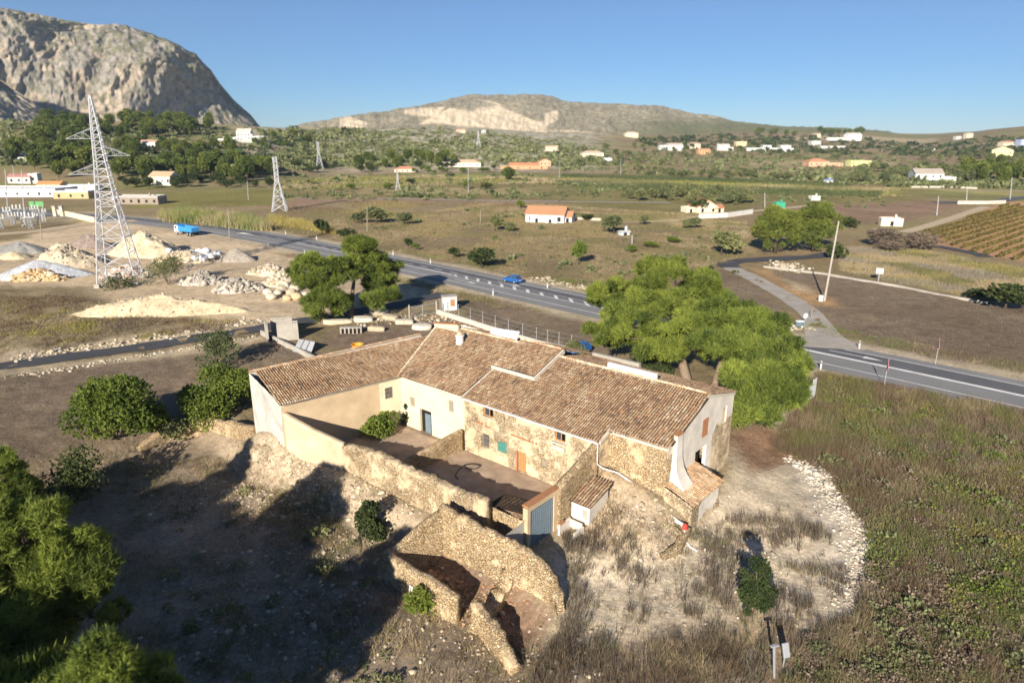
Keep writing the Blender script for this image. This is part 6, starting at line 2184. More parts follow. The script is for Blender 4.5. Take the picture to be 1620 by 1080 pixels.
house(1531, 219, 9, 6, "small cream house on the right skyline", CRM, (.55, .42, .3), 'gable', .7, .1)
house(1514, 221, 8, 4, "tiny white house on the right skyline", WHT, GRY, 'flat', .7, .1)
house(1470, 239, 12, 3, "tiny white shed in the right slope fields", WHT, GRY, 'flat', .5, .1, name="shed")
house(729, 211, 14, 5, "pinkish house just below the quarry face", PNK, (.60, .36, .24), 'gable', .6, .1)
house(765, 211, 7, 4, "tiny white house below the quarry face", (.60, .60, .60), GRY, 'flat', .8, .1)
house(1408, 357, 28, 9, "cream flat-roofed hut among bare grey shrubs", (.78, .68, .50), (.78, .68, .5), 'flat', .5, -.2, name="field_hut", win=1)
house(1232, 329, 14, 7, "green water-tank shed beside the gravel drive", (.05, .34, .22), (.05, .34, .22), 'flat', .7, .1, name="tank_shed", win=0)
house(987, 372, 16, 6, "small pale blue shed tucked beside the big olive bush", (.50, .58, .66), GRY, 'gable', .6, .3, name="shed", win=1)
house(1288, 317, 14, 5, "white stacked water tank hut in the green valley strip", WHT, GRY, 'flat', .6, .2, name="tank_hut", win=0)
house(1310, 290, 10, 5, "small shed with blue roof among olive rows", WHT, (.2, .3, .55), 'gable', .8, .2, name="shed", win=1)
# works at the left edge
house(40, 309, 110, 9, "long white flat-roofed warehouse at the left edge", (.78, .77, .74), (.74, .73, .71), 'flatr', .45, .02, name="warehouse", win=8)
house(84, 300, 30, 8, "ochre building with orange roof on the warehouse row", (.56, .46, .28), (.60, .30, .12), 'gable', .6, .05, name="warehouse")
house(122, 313, 46, 9, "ochre open-fronted workshop right of the white warehouse", (.50, .40, .22), (.70, .69, .66), 'flatr', .6, .04, name="workshop", win=3)
house(128, 300, 50, 5, "white shed roof behind the ochre workshop", (.80, .79, .77), (.8, .79, .77), 'flatr', .4, .03, name="shed", win=0)
house(222, 322, 66, 10, "low open shed with grey roof and dark front behind the tall pylon", (.30, .25, .20), (.44, .42, .40), 'flatr', .35, -.06, name="open_shed", win=6)


def garden_wall(pts, h, label, mat, th=.3):
    R_ = empty("garden_wall", GT(*pts[0]), 0, label, "wall")
    o_ = np.array(R_.location)
    w = [np.array(GT(*p)) - o_ for p in pts]
    q = MB()
    for a, b_ in zip(w[:-1], w[1:]):
        m_ = (a + b_) / 2; q.box((m_[0], m_[1], m_[2] + h / 2 - .2), (np.linalg.norm(b_ - a) + th, th, h + .4), math.atan2(b_[1] - a[1], b_[0] - a[0]))
    q.build("masonry", mat, R_)
    return R_


garden_wall([(1106, 346), (1150, 344), (1190, 338)], 1.7, "white garden wall in front of the orange-roofed villa", M['whitewash'])
garden_wall([(345, 222), (372, 225), (400, 226), (417, 222)], 2.2, "white terrace wall below the tall white villa", M['whitewash'])
garden_wall([(900, 349), (925, 348), (950, 350)], 1.0, "low pale wall right of the white farmhouse", M['mortar'])
garden_wall([(1515, 323), (1560, 323), (1590, 322)], 1.4, "white parapet along the valley road", M['mortar'])
garden_wall([(1442, 297), (1500, 297), (1545, 299)], .9, "low pale wall in front of the two-storey villa", M['mortar'])
garden_wall([(1210, 423), (1262, 429), (1300, 434), (1360, 444), (1420, 454), (1480, 466), (1560, 481)], .4, "long low pale wall edging the ploughed field", M['concrete'], .45)
garden_wall([(85, 338), (110, 343), (150, 352)], 1.8, "cream boundary wall of the substation", M['plaster_cream'])
for px, lb in ((88, "cream gate pillar at the left of the substation gate"), (99, "cream gate pillar at the right of the substation gate")):
    R_ = empty("gate_pillar", GT(px, 342), 0, lb, "pillar")
    q = MB(); q.box((0, 0, 1.7), (1.0, 1.0, 3.6)); q.build("shaft", M['plaster_cream'], R_)
    q = MB(); q.box((0, 0, 3.6), (1.3, 1.3, .25)); q.build("cap", M['concrete'], R_)
# substation frames
fr0 = None
for k, (px, py) in enumerate([(3, 362), (22, 356), (38, 358), (50, 362), (62, 355), (70, 350), (14, 349), (30, 347), (46, 345), (58, 343)]):
    if fr0 is None:
        fr0 = empty("switch_frame", GT(px, py), .3, "grey steel switch frame in the substation", "switchgear", "switch frames in the substation")
        q = MB(); lattice(q, [(.5, 0), (.4, 3.2)], [3], 0, 0, .16, .09); q.box((0, 0, 3.3), (2.6, .4, .25)); q.build("frame", M['steel'], fr0)
        for x_ in (-1, 0, 1):
            q = MB(); q.lathe([(.12, 0), (.28, .2), (.12, .4), (.28, .6), (.12, .8), (.28, 1.0), (.1, 1.3)], (x_, 0, 3.4), 8); q.build("insulator", M['white'], fr0)
    else:
        copy_tree(fr0, GT(px, py), .3 + .2 * (k % 3), .8 + .1 * (k % 4))
for px, py, pyt, lb in ((12, 330, 268, "tall thin mast left in the substation"), (38, 338, 270, "tall thin mast right in the substation"), (24, 290, 262, "short grey mast above the warehouse roof")):
    pole(px, py, px - 4, pyt, lb, 'steel', .2)
R_ = empty("green_sign", GT(60, 336), .1, "green roadside board near the substation", "sign")
q = MB(); q.box((0, 0, 3.2), (5.2, .15, 1.9)); q.build("panel", plain('green_board', (.12, .33, .12), .5, 0, .05), R_)
for x_ in (-2, 2): q = MB(); q.box((x_, .1, 1.2), (.15, .12, 2.6)); q.build("leg", M['steel'], R_)

# ------------------------------------------------------------------ far trees: shared shapes, each tree an object of its own
def far_tree_mesh(name, mat, bark, seed, h=1.0, lobes=5, flat=.75, trunk=.22, n=420, wide=.5, ln=.10, wd=.045):
    g = np.random.default_rng(seed)
    main = []
    for i in range(lobes):
        a = g.uniform(0, 6.28); r = g.uniform(.05, .26) * wide * 2
        main.append((math.cos(a) * r, math.sin(a) * r, trunk + (1 - trunk) * g.uniform(.40, .72), wide * g.uniform(.42, .62), wide * g.uniform(.42, .62), (1 - trunk) * flat * g.uniform(.28, .42)))
    p, nr, idx = blob_points(main, n, g, (.7, 1.05), .2, .05)
    tone = g.uniform(.1, .9, lobes)
    V, F, C_ = leaf_faces(p, unit(nr + np.array([0, 0, .3])), ln, wd, 4, g, .8, np.clip(tone[idx] * .6 + .4 * g.random(n), 0, 1), True)
    nv = len(V)
    tv = [(math.cos(a) * .035, math.sin(a) * .035, -.05) for a in np.linspace(0, 2 * np.pi, 6)[:-1]] + [(math.cos(a) * .02, math.sin(a) * .02, .6) for a in np.linspace(0, 2 * np.pi, 6)[:-1]]
    tf = np.array([(i, (i + 1) % 5, 5 + (i + 1) % 5, 5 + i) for i in range(5)]) + nv
    V = np.concatenate([V, tv]); C_ = np.concatenate([C_, np.full((10, 3), .3)])
    return np_mesh(name, V, [F, tf], [mat, bark], C_, matidx=np.concatenate([np.zeros(len(F), int), np.ones(5, int)]))


PR = {'pine': [far_tree_mesh("pine_tree", M['pine_far'], M['bark_dark'], s, lobes=9, n=760, trunk=.10, flat=1.0, wide=.46) for s in (1, 2, 3, 4)],
      'olive': [far_tree_mesh("olive_tree", M['olive'], M['bark_dark'], s, lobes=5, trunk=.12, n=420, wide=.62) for s in (11, 12, 13)],
      'dark': [far_tree_mesh("dark_bush", M['dark_leaf'], M['bark_dark'], s, lobes=5, trunk=.04, n=380, wide=.65) for s in (21, 22)],
      'green': [far_tree_mesh("green_bush", M['fig'], M['bark_dark'], s, lobes=4, trunk=.05, n=380, wide=.6) for s in (31, 32)],
      'twig': [far_tree_mesh("bare_shrub", M['twig'], M['bark_dark'], s, lobes=5, trunk=.04, n=600, wide=.75, ln=.16, wd=.012) for s in (41, 42)]}
RT = random.Random(77)


def plant(kind, p, h, label, group=None, wide=1.0):
    me = RT.choice(PR[kind])
    o = link(me.name.split('.')[0], me)
    o.location = p
    w = h * wide * RT.uniform(.88, 1.15)
    o.scale = (w, w * RT.uniform(.9, 1.1), h)
    o.rotation_euler = (0, 0, RT.uniform(0, 6.28))
    return tag(o, label, "tree" if kind in ('pine', 'olive') else "shrub", group)


def grove(kind, poly, n, h, label, group, seed, wide=1.0, mind=.6):
    g = np.random.default_rng(seed)
    P_ = np.array(poly, float)
    lo, hi = P_.min(0), P_.max(0)
    q = g.uniform(lo, hi, (n * 14, 2))
    q = q[in_poly(q[:, 0], q[:, 1], poly)]
    W_ = GTv(q[:, 0], q[:, 1])
    got = []
    for p in W_:
        hh = g.uniform(*h)
        if all((p[0] - a[0]) ** 2 + (p[1] - a[1]) ** 2 > (mind * hh) ** 2 for a in got):
            got.append(p); plant(kind, tuple(p), hh, label, group, wide)
            if len(got) >= n: break
    return len(got)


ng = 0
ng += grove('pine', [(70, 190), (160, 183), (330, 186), (340, 203), (300, 216), (180, 222), (40, 232)], 95, (9, 13), "bright green pine in the upper grove on the left slope", "pines of the upper left grove", 1, .95)
ng += grove('pine', [(50, 222), (160, 226), (300, 238), (345, 232), (420, 240), (330, 252), (200, 246), (60, 246)], 34, (7, 10), "green pine among the white villas on the left slope", "pines among the villas", 17, .95)
ng += grove('pine', [(20, 240), (130, 235), (175, 262), (130, 285), (60, 280), (10, 265)], 28, (8, 12), "green pine in the grove left of the tall pylon", "pines left of the tall pylon", 2, .95)
ng += grove('pine', [(180, 262), (240, 258), (330, 264), (420, 266), (440, 278), (380, 290), (300, 285), (190, 290)], 50, (8, 12), "bright green pine in the lower grove above the small cream house", "pines of the lower left grove", 3, .95)
ng += grove('pine', [(400, 215), (470, 212), (500, 232), (430, 235), (330, 232)], 12, (5, 8), "small pine scattered on the terraces right of the tall white villa", "pines on the terraces", 4)
ng += grove('dark', [(180, 285), (250, 288), (420, 285), (430, 298), (300, 298), (190, 300)], 26, (4, 7), "dark green bush at the foot of the left pine grove", "bushes below the left grove", 5)
ng += grove('pine', [(560, 256), (640, 248), (720, 254), (720, 266), (640, 268), (560, 266)], 16, (6, 10), "yellow-green pine at the foot of the scrub hill", "pines at the foot of the scrub hill", 6, 1.1)
ng += grove('dark', [(380, 262), (560, 262), (790, 262), (790, 270), (560, 274), (380, 272)], 26, (4, 7), "dark bush along the foot of the scrub hill", "bushes at the foot of the scrub hill", 7, 1.2)
ng += grove('green', [(640, 276), (740, 277), (790, 272), (640, 270)], 14, (3, 4.5), "dark green hedge bush behind the valley field", "hedge bushes in the valley", 8, 1.3)
ng += grove('olive', [(860, 240), (1000, 232), (1060, 240), (1050, 262), (960, 270), (870, 268)], 40, (4, 7), "grey-green tree around the houses at the edge of the green strips", "trees around the strip-edge houses", 9, 1.1)
ng += grove('olive', [(1000, 268), (1200, 276), (1330, 284), (1330, 290), (1180, 286), (1000, 278)], 60, (3.5, 5), "olive tree in the long row across the right valley", "olive row across the right valley", 10, 1.2, .5)
ng += grove('olive', [(985, 308), (1060, 304), (1140, 308), (1190, 322), (1170, 332), (1060, 318), (985, 320)], 34, (4, 6), "olive tree in the orchard behind the orange-roofed villa", "orchard behind the orange-roofed villa", 11, 1.1)
ng += grove('olive', [(1340, 275), (1440, 268), (1560, 272), (1560, 292), (1490, 282), (1345, 292)], 44, (5, 8), "grey-green olive tree behind the two-storey villa", "olives behind the two-storey villa", 12, 1.05)
ng += grove('pine', [(1520, 268), (1640, 262), (1640, 292), (1560, 296), (1520, 292)], 20, (8, 12), "dark umbrella pine at the right edge of the valley", "pines at the right edge", 13, 1.0)
ng += grove('olive', [(1450, 240), (1540, 245), (1640, 250), (1640, 265), (1500, 262), (1440, 256)], 40, (5, 8), "tree on the slope below the yellow gabled house", "trees below the yellow house", 14)
ng += grove('pine', [(1130, 203), (1200, 203), (1300, 204), (1400, 207), (1400, 212), (1240, 216), (1150, 212)], 38, (9, 13), "pine in the belt on the right skyline", "pine belt on the right skyline", 15, 1.2)
ng += grove('olive', [(1040, 236), (1200, 236), (1330, 244), (1330, 256), (1180, 252), (1040, 250)], 50, (4, 7), "tree around the hill village", "trees around the hill village", 16)
for k, (kind, px, py, hpx, wide, lb) in enumerate([
        ('olive', 596, 354, 26, 1.5, "largest grey-green olive bush in the field beyond the road"), ('olive', 640, 356, 20, 1.5, "grey-green olive bush right of the largest one"), ('olive', 570, 354, 18, 1.3, "olive bush at the left of the field clump"),
        ('olive', 783, 366, 26, 1.1, "round olive tree left of the white farmhouse"), ('olive', 806, 366, 14, 1.3, "low olive bush close to the white farmhouse"), ('dark', 762, 424, 32, 1.3, "large dark round bush on the far verge above the blue car"),
        ('dark', 718, 409, 18, 1.2, "small dark bush on the far verge left of the large one"), ('green', 915, 418, 36, .75, "young bright green pine in the dry field"), ('olive', 971, 370, 30, 1.25, "big round olive bush with the pale blue shed"),
        ('dark', 509, 372, 24, 1.1, "dark round bush at the road edge"), ('dark', 548, 376, 16, 1.6, "low dark bush behind the road edge"), ('dark', 646, 393, 16, .9, "small dark shrub near the road right of the leaning pine"),
        ('green', 659, 396, 11, 1.2, "small bright shrub near the road right of the leaning pine"), ('olive', 1141, 404, 36, 1.15, "large grey olive bush before the two umbrella pines"), ('olive', 1100, 362, 18, 1.1, "olive bush by the gravel drive"), ('olive', 1018, 356, 16, 1.0, "single olive tree left of the gravel drive"),
        ('dark', 1590, 488, 32, 1.8, "big dark green bush at the right edge by the ploughed field"), ('dark', 1548, 474, 14, 2.4, "low dark bush beside the end of the field wall"), ('dark', 1618, 494, 30, 1.2, "dark green bush cut by the right edge"),
        ('dark', 1107, 336, 20, 1.6, "round clipped dark tree in front of the orange-roofed villa"), ('twig', 1395, 392, 26, 1.9, "bare grey shrub beside the cream hut"), ('twig', 1440, 394, 24, 2.0, "wide bare grey-purple shrub in front of the cream hut"), ('twig', 1408, 398, 16, 1.7, "low purple bare shrub nearest the field"),
        ('dark', 1346, 360, 16, 1.3, "small dark umbrella tree left of the cream hut"), ('dark', 1322, 410, 26, 1.0, "dark bush behind the leaning utility pole"), ('green', 1065, 385, 10, 2.5, "low green bramble in the dry field"), ('green', 1030, 392, 9, 3.0, "low dark green bramble patch in the dry field"),
        ('olive', 1085, 362, 14, 1.0, "small olive tree left of the gravel drive wall"), ('dark', 855, 352, 12, 1.2, "dark bush against the white farmhouse wall"), ('dark', 930, 349, 10, 2.0, "dark hedge right of the white farmhouse"), ('green', 823, 330, 12, 1.6, "bush behind the white farmhouse gable"),
        ('green', 612, 300, 10, 1.8, "small bush in the valley field by the far pylon"), ('dark', 650, 292, 9, 1.5, "dark bush left of the far valley pole"), ('green', 735, 300, 14, 1.2, "bright bush at the tall valley pole"), ('dark', 770, 300, 12, 1.4, "dark bush right of the tall valley pole"),
        ('pine', 803, 286, 20, 1.3, "single round pine in the middle valley"), ('green', 555, 300, 10, 1.4, "bright bush in the left of the valley field"), ('green', 1000, 400, 14, 1.0, "bright green shrub by the small pale blue shed")]):
    p = GT(px, py)
    plant(kind, p, px2m(math.hypot(p[0], p[1]), hpx), lb, None, wide)


def mid_pine(px, py, w, h, label, seed):
    p = np.array(GT(px, py)); d = math.hypot(p[0], p[1])
    r, hh = px2m(d, w / 2), px2m(d, h)
    main = [(-r * .38, 0, hh * .5, r * .6, r * .7, hh * .38), (r * .40, .5, hh * .54, r * .58, r * .7, hh * .36), (0, -.8, hh * .36, r * .8, r * .6, hh * .3), (0, .5, hh * .76, r * .55, r * .5, hh * .22), (-r * .3, -.6, hh * .68, r * .42, r * .4, hh * .24), (r * .35, -.6, hh * .7, r * .4, r * .4, hh * .22)]
    return tree("umbrella_pine", tuple(p), main, [(0, 0, -.3, .5), (0, 0, hh * .3, .4), (.2, 0, hh * .7, .2)], M['pine_far'], M['bark_dark'], label, "pair of pines beyond the track", nsub=110, rsub=r * .19, ntuft=7000, k=5, ln=.8, wd=.15, seed=seed, limbs=8)


mid_pine(1226, 400, 78, 66, "left one of two big round pines beyond the track", 501)
mid_pine(1286, 398, 76, 72, "right one of two big round pines beyond the track", 502)

# vineyard: one object per row of vines
VP = [G(a, b_)[:2] for a, b_ in [(1452, 372), (1556, 404), (1720, 432), (1800, 335), (1592, 325)]]
d0 = np.array(G(1531, 381)[:2]); d1 = np.array(G(1620, 354)[:2])
vd = (d1 - d0) / np.linalg.norm(d1 - d0); vn = np.array((vd[1], -vd[0]))
gv = np.random.default_rng(900)
for k in range(-22, 26):
    o0 = d0 + vn * k * 3.5
    s = np.arange(-90, 200, .55)
    q = o0[None] + vd[None] * s[:, None]
    q = q[in_poly(q[:, 0], q[:, 1], VP)]
    if len(q) < 8: continue
    br = np.where(np.linalg.norm(np.diff(q, axis=0), axis=1) > 2)[0]
    if len(br): q = max(np.split(q, br + 1), key=len)
    q = q[gv.random(len(q)) < .97]
    p = np.concatenate([np.column_stack([q + gv.normal(0, .16, q.shape), height(q[:, 0], q[:, 1], False) + gv.uniform(.2, 1.1, len(q))]) for _ in range(5)])
    o_ = np.array((*q[0], float(height(q[:1, 0], q[:1, 1], False)[0])))
    V, F, C_ = leaf_faces(p - o_, unit(gv.normal(size=p.shape) + np.array([0, 0, .4])), .5, .2, 4, gv, .8, gv.random(len(p)), True)
    o = link("vine_row", np_mesh("vine_row", V, F, M['vine'], C_))
    o.location = o_
    tag(o, "row of olive-brown vines on the orange soil of the right-hand vineyard", "vine row", "vine rows in the vineyard")

# ------------------------------------------------------------------ near trees, garden plants and the shade trees outside the frame
def loose_pine(label, px, py, dist, rpx, seed, hpx=None, ntuft=14000, group="pines at the near left edge", mat='pine'):
    c = np.array(D(px, py, dist))
    gz = H1(c[0], c[1])
    base = (c[0] + .3, c[1] + .4, gz)
    r = px2m(dist, rpx); h = px2m(dist, hpx or rpx)
    g = np.random.default_rng(seed)
    cz = c[2] - gz
    main = [(0, 0, cz, r * .62, r * .62, h * .6), (r * .45, .3, cz - h * .15, r * .5, r * .5, h * .5), (-r * .45, .2, cz - h * .1, r * .5, r * .5, h * .5), (.1, -r * .4, cz - h * .25, r * .5, r * .45, h * .45), (0, 0, cz + h * .45, r * .42, r * .42, h * .42), (.2, r * .4, cz - h * .3, r * .5, r * .45, h * .4), (-.3, -r * .3, cz - h * .8, r * .6, r * .55, h * .45), (r * .5, 0, cz - h * .75, r * .5, r * .5, h * .4), (-r * .5, .2, cz - h * .7, r * .5, r * .5, h * .4)]
    return tree("pine_tree", base, main, [(0, 0, -.4, .3), (.1, 0, cz * .4, .24), (.1, .1, cz, .15), (0, 0, cz + h * .5, .06)], M[mat], M['bark'], label, group,
                nsub=130, rsub=r * .19, ntuft=ntuft, k=6, ln=.46, wd=.05, seed=seed, limbs=16, up=.9, flat=.85, low=-.6)


loose_pine("bright green pine crown cut by the left edge", 30, 895, 39, 92, 601, 112, 20000)
loose_pine("pine top poking up at the bottom left corner", 165, 1128, 27.5, 110, 602, 115, 16000)
loose_pine("darker pine behind the bright one at the left edge", -5, 775, 51, 40, 603, 62, 7000)


KEEP_LIT = [np.array(W(a, -16.4, z)) for a in (7.6, 9.5, 11.5, 13.5, 15) for z in (-1.4, .4)] + [np.array(W(a, -10.4, z)) for a in (-5, -1, 3, 7, 10) for z in (-.3, 2)]
KEEP_LIT += [np.array(W(a, -11.4, z)) for a in (9, 12, 15, 18) for z in (0, 2)] + [np.array(W(a, -13, .3)) for a in (-16, -13, -10, -4, 1)] + [np.array(W(a, -17.5, -1.5)) for a in (14, 17, 20)] + [np.array(W(-9, -11.3, -.3)), np.array(W(-7, -10.8, 1)), np.array(W(-12, -12.5, 1)), np.array(W(-4, -12, -.8)), np.array(W(3, -13, -1.2))]


def shade_pine(k, target, h, r, seed):
    """a pine outside the picture whose shadow reaches the target point"""
    L = h * .75 / math.tan(math.radians(SUN_EL)) + 2.5
    x, y = target[0] - math.sin(math.radians(SUN_AZ)) * L, target[1] - math.cos(math.radians(SUN_AZ)) * L
    z0 = H1(x, y)
    dv = -np.array(_d)
    for q in KEEP_LIT:                                  # the walls that stand in full sun
        for (cx, cy, cz, cr) in ((0, 0, h * .72, r), (r * .5, .4, h * .6, r * .6), (-r * .5, -.4, h * .62, r * .6)):
            o_ = np.array((x + cx, y + cy, z0 + cz)) - q
            s_ = o_ @ dv
            if s_ > 0 and np.linalg.norm(o_ - dv * s_) < cr * 1.25 + .8: return None
    main = [(0, 0, h * .72, r, r, h * .28), (r * .5, .4, h * .6, r * .6, r * .6, h * .22), (-r * .5, -.4, h * .62, r * .6, r * .6, h * .22)]
    return tree("pine_tree", (x, y, H1(x, y)), main, [(0, 0, -.4, .35), (0, 0, h * .5, .25), (0, 0, h * .8, .12)], M['pine'], M['bark'],
                "pine of the wood below the viewpoint that shades the hollow", "pines below the viewpoint", nsub=60, rsub=r * .26, ntuft=3600, k=5, ln=.85, wd=.16, seed=seed, limbs=6)


for k, (px, py, h, r) in enumerate([(130, 880, 13, 4.5), (215, 825, 12, 4), (315, 890, 12, 4.5), (300, 980, 12, 4.5), (400, 960, 12.5, 4.5), (480, 1030, 12, 4.2), (530, 1100, 10, 3.2), (390, 1080, 11, 4),
                                    (230, 910, 12, 4), (150, 770, 10, 3), (90, 820, 12, 4), (250, 800, 9, 2.8), (430, 1000, 12, 3.5), (60, 960, 12, 4), (160, 960, 12, 4), (240, 1040, 12, 4), (340, 1010, 11, 3.5), (180, 880, 12, 4), (120, 830, 11, 3.5), (270, 870, 10, 3), (360, 940, 10, 3), (420, 1040, 10, 3), (330, 1075, 11, 3.5), (300, 830, 9, 2.5), (350, 870, 8, 2.5), (390, 910, 8, 2.5), (440, 950, 8, 2.2)]):
    shade_pine(k, G(px, py, -1.9), h, r, 620 + k)


def garden_shrub(px, py, wpx, hpx, mat, label, seed, cat="shrub", n=1500, ln=.26, wd=.07, name="shrub", squash=.8):
    p = GT(px, py); d = math.hypot(p[0], p[1])
    return shrub(name, p, px2m(d, wpx / 2), px2m(d, hpx) * 1.05, M[mat], label, None, n, ln, wd, 5, seed, 22, cat, squash=squash)


garden_shrub(182, 688, 122, 80, 'fig', "large light green fig bush left of the white end wall", 701, n=5600, ln=.28, wd=.08, name="fig_bush")
garden_shrub(245, 680, 44, 34, 'fig', "small green fig shoot between the two large fig bushes", 702, n=700, ln=.36, wd=.11, name="fig_bush")
garden_shrub(345, 642, 116, 52, 'fig', "wide dense green fig bush beside the white end wall", 703, n=5200, ln=.28, wd=.075, name="fig_bush")
garden_shrub(353, 578, 62, 48, 'olive', "grey-green olive shrub alone in the brown field by the lane", 704, n=1600, name="olive_shrub")
garden_shrub(580, 852, 58, 66, 'dark_leaf', "dark green bush against the long courtyard wall", 705, n=1500, ln=.26, name="bush")
garden_shrub(660, 972, 50, 48, 'fig', "small green weed clump in front of the ruin's grating", 706, n=700, ln=.22, wd=.03, name="bush")
garden_shrub(600, 690, 58, 34, 'fig', "green shrub growing in the left yard behind the wall", 707, n=1400, name="bush")
garden_shrub(645, 672, 12, 34, 'dark_leaf', "dark narrow shrub by the arched doorway", 708, n=300, name="bush")
garden_shrub(265, 450, 62, 40, 'olive', "olive-green bush to the right of the tall pylon's feet", 709, n=1500, name="bush")
garden_shrub(190, 456, 44, 16, 'dark_leaf', "low green scrub between the tall pylon's feet", 710, n=700, name="bush")
garden_shrub(125, 790, 100, 70, 'dark_leaf', "dark shaded bush at the top of the hollow", 711, n=1500, name="bush")
garden_shrub(290, 690, 60, 26, 'olive', "low shaded scrub on the bank under the fig bushes", 712, n=600, name="bush")
garden_shrub(915, 563, 36, 22, 'olive', "spiky grey-green plant beside the blue car under the pine", 713, n=900, ln=.5, wd=.05, name="agave")
garden_shrub(1030, 590, 70, 30, 'dark_leaf', "dark undergrowth in the shade of the big pine", 714, n=1400, name="bush")
p = GT(1195, 968); d = math.hypot(p[0], p[1])
r_ = px2m(d, 32); h_ = px2m(d, 100)
tree("olive_tree", p, [(0, 0, h_ * .52, r_ * .85, r_ * .8, h_ * .3), (.2, 0, h_ * .28, r_ * .8, r_ * .8, h_ * .2), (-.1, 0, h_ * .82, r_ * .5, r_ * .5, h_ * .17), (-.35, .1, h_ * .35, r_ * .6, r_ * .6, h_ * .2), (.1, -.3, h_ * .14, r_ * .75, r_ * .7, h_ * .14)],
     [(0, 0, -.3, .16), (.05, 0, h_ * .2, .12), (0, 0, h_ * .5, .07)], M['dark_leaf'], M['bark'], "young dark green olive tree alone in the weedy right-hand yard", None, 46, .32, 4200, 5, .17, .035, 720, .95, True, 10, .5, .8)


# ------------------------------------------------------------------ grass, weeds and scrub: growth nobody could count
def sample_poly(poly, n, g):
    P_ = np.array([q[:2] for q in poly], float)
    lo, hi = P_.min(0), P_.max(0)
    out = np.zeros((0, 2))
    while len(out) < n:
        q = g.uniform(lo, hi, (n * 2, 2))
        q = q[in_poly(q[:, 0], q[:, 1], poly)]
        if len(q) == 0: break
        out = np.concatenate([out, q])
    return out[:n]


def growth(name, poly, n, hgt, k, width, cols, seed, patch=6.0, mask=None, lean=.35, spread=.12, leafy=0.0, by_dist=False, sharp=8.0):
    """upright dry stalks and blades in tufts; colour families follow irregular patches"""
    g = np.random.default_rng(seed)
    q = sample_poly(poly, n, g)
    if mask is not None: q = q[g.random(len(q)) < mask(q[:, 0], q[:, 1])]
    n = len(q)
    cols = np.array(cols, float)
    # patch colours: the family with the largest noise wins
    sc = np.stack([fbm(q[:, 0] / patch + 31 * i, q[:, 1] / patch, octaves=3, seed=seed + i) for i in range(len(cols))], 1) + g.normal(0, .05, (n, len(cols)))
    fam = sc.argmax(1)
    f = 1.0
    if by_dist: f = np.clip(np.hypot(q[:, 0], q[:, 1]) / 150.0, 1, 3)
    hh = g.uniform(hgt[0], hgt[1], n) * (.6 + .8 * fbm(q[:, 0] / 3.5, q[:, 1] / 3.5, octaves=3, seed=seed + 40)) * (f ** .5)
    z = height(q[:, 0], q[:, 1])
    N = n * k
    b0 = np.repeat(np.column_stack([q, z]), k, 0)
    ff = np.repeat(np.broadcast_to(f, (n,)), k)
    b0[:, :2] += g.normal(0, 1, (N, 2)) * (spread * ff)[:, None]
    b0[:, 2] -= .04
    L = np.repeat(hh, k) * g.uniform(.5, 1.15, N)
    d = unit(np.column_stack([g.normal(0, lean, N), g.normal(0, lean, N), np.ones(N)]))
    a = g.uniform(0, 6.28, N)
    w = np.column_stack([np.cos(a), np.sin(a), np.zeros(N)]) * (width * ff * g.uniform(.6, 1.4, N))[:, None]
    tip = b0 + d * L[:, None]
    V = np.stack([b0 - w * .5, b0 + w * .5, tip], 1).reshape(-1, 3)
    c = np.repeat(cols[fam], k, 0) * g.uniform(.65, 1.35, (N, 1)) * (1 + g.normal(0, .06, (N, 3)))
    C_ = np.repeat(c, 3, 0)
    Fs = [np.arange(N * 3).reshape(-1, 3)]
    Vs, Cs = [V], [C_]
    if leafy > 0:
        m = int(N * leafy)
        i = g.integers(0, N, m)
        p = b0[i] + (tip[i] - b0[i]) * g.uniform(.3, 1.0, m)[:, None]
        s = .075 * g.uniform(.6, 1.5, m) * (ff[i] ** .7)
        u = unit(g.normal(size=(m, 3))); v = unit(np.cross(u, g.normal(size=(m, 3))))
        LV = np.stack([p - u * s[:, None], p + v * (s * .6)[:, None], p + u * s[:, None], p - v * (s * .6)[:, None]], 1).reshape(-1, 3)
        Fs.append(np.arange(m * 4).reshape(-1, 4) + len(V))
        Vs.append(LV); Cs.append(np.repeat(c[i] * g.uniform(.8, 1.3, (m, 1)), 4, 0))
    o = link(name, np_mesh(name, np.concatenate(Vs), Fs, M['straw'], np.clip(np.concatenate(Cs), 0, 1)))
    return tag(o, kind='stuff')


BROWN, STRAW, PURP, OLV, GRN, YEL_, GREY_ = (.20, .145, .09), (.40, .32, .19), (.21, .165, .115), (.20, .19, .08), (.15, .19, .045), (.36, .33, .06), (.30, .26, .20)
BRUSH = [G(a, b_, -.7)[:2] for a, b_ in [(1292, 596), (1640, 664), (1760, 740), (1800, 1000), (1700, 1200), (1180, 1200), (1250, 1010), (1352, 972), (1382, 860), (1310, 740), (1215, 705), (1275, 630)]]
growth("dry_brush", BRUSH, 17000, (.45, 1.25), 16, .03, [BROWN, (.30, .24, .14), OLV, BROWN, (.24, .18, .115), PURP, (.18, .165, .075)], 801, 3.5, lambda x, y: .25 + .75 * sstep(.36, .52, fbm(x / 1.7, y / 1.7, octaves=3, seed=90)), lean=.5, spread=.20)
VINES = [G(a, b_, -.5)[:2] for a, b_ in [(1300, 600), (1400, 622), (1640, 690), (1700, 780), (1640, 1000), (1500, 1000), (1500, 880), (1440, 800), (1480, 740), (1380, 690), (1310, 640)]]
growth("green_bramble", VINES, 6500, (.4, .85), 5, .05, [GRN, OLV, (.25, .235, .06), OLV], 802, 7.0, lambda x, y: sstep(.40, .56, fbm(x / 6, y / 6, octaves=3, seed=91)), .5, .2, 1.6)
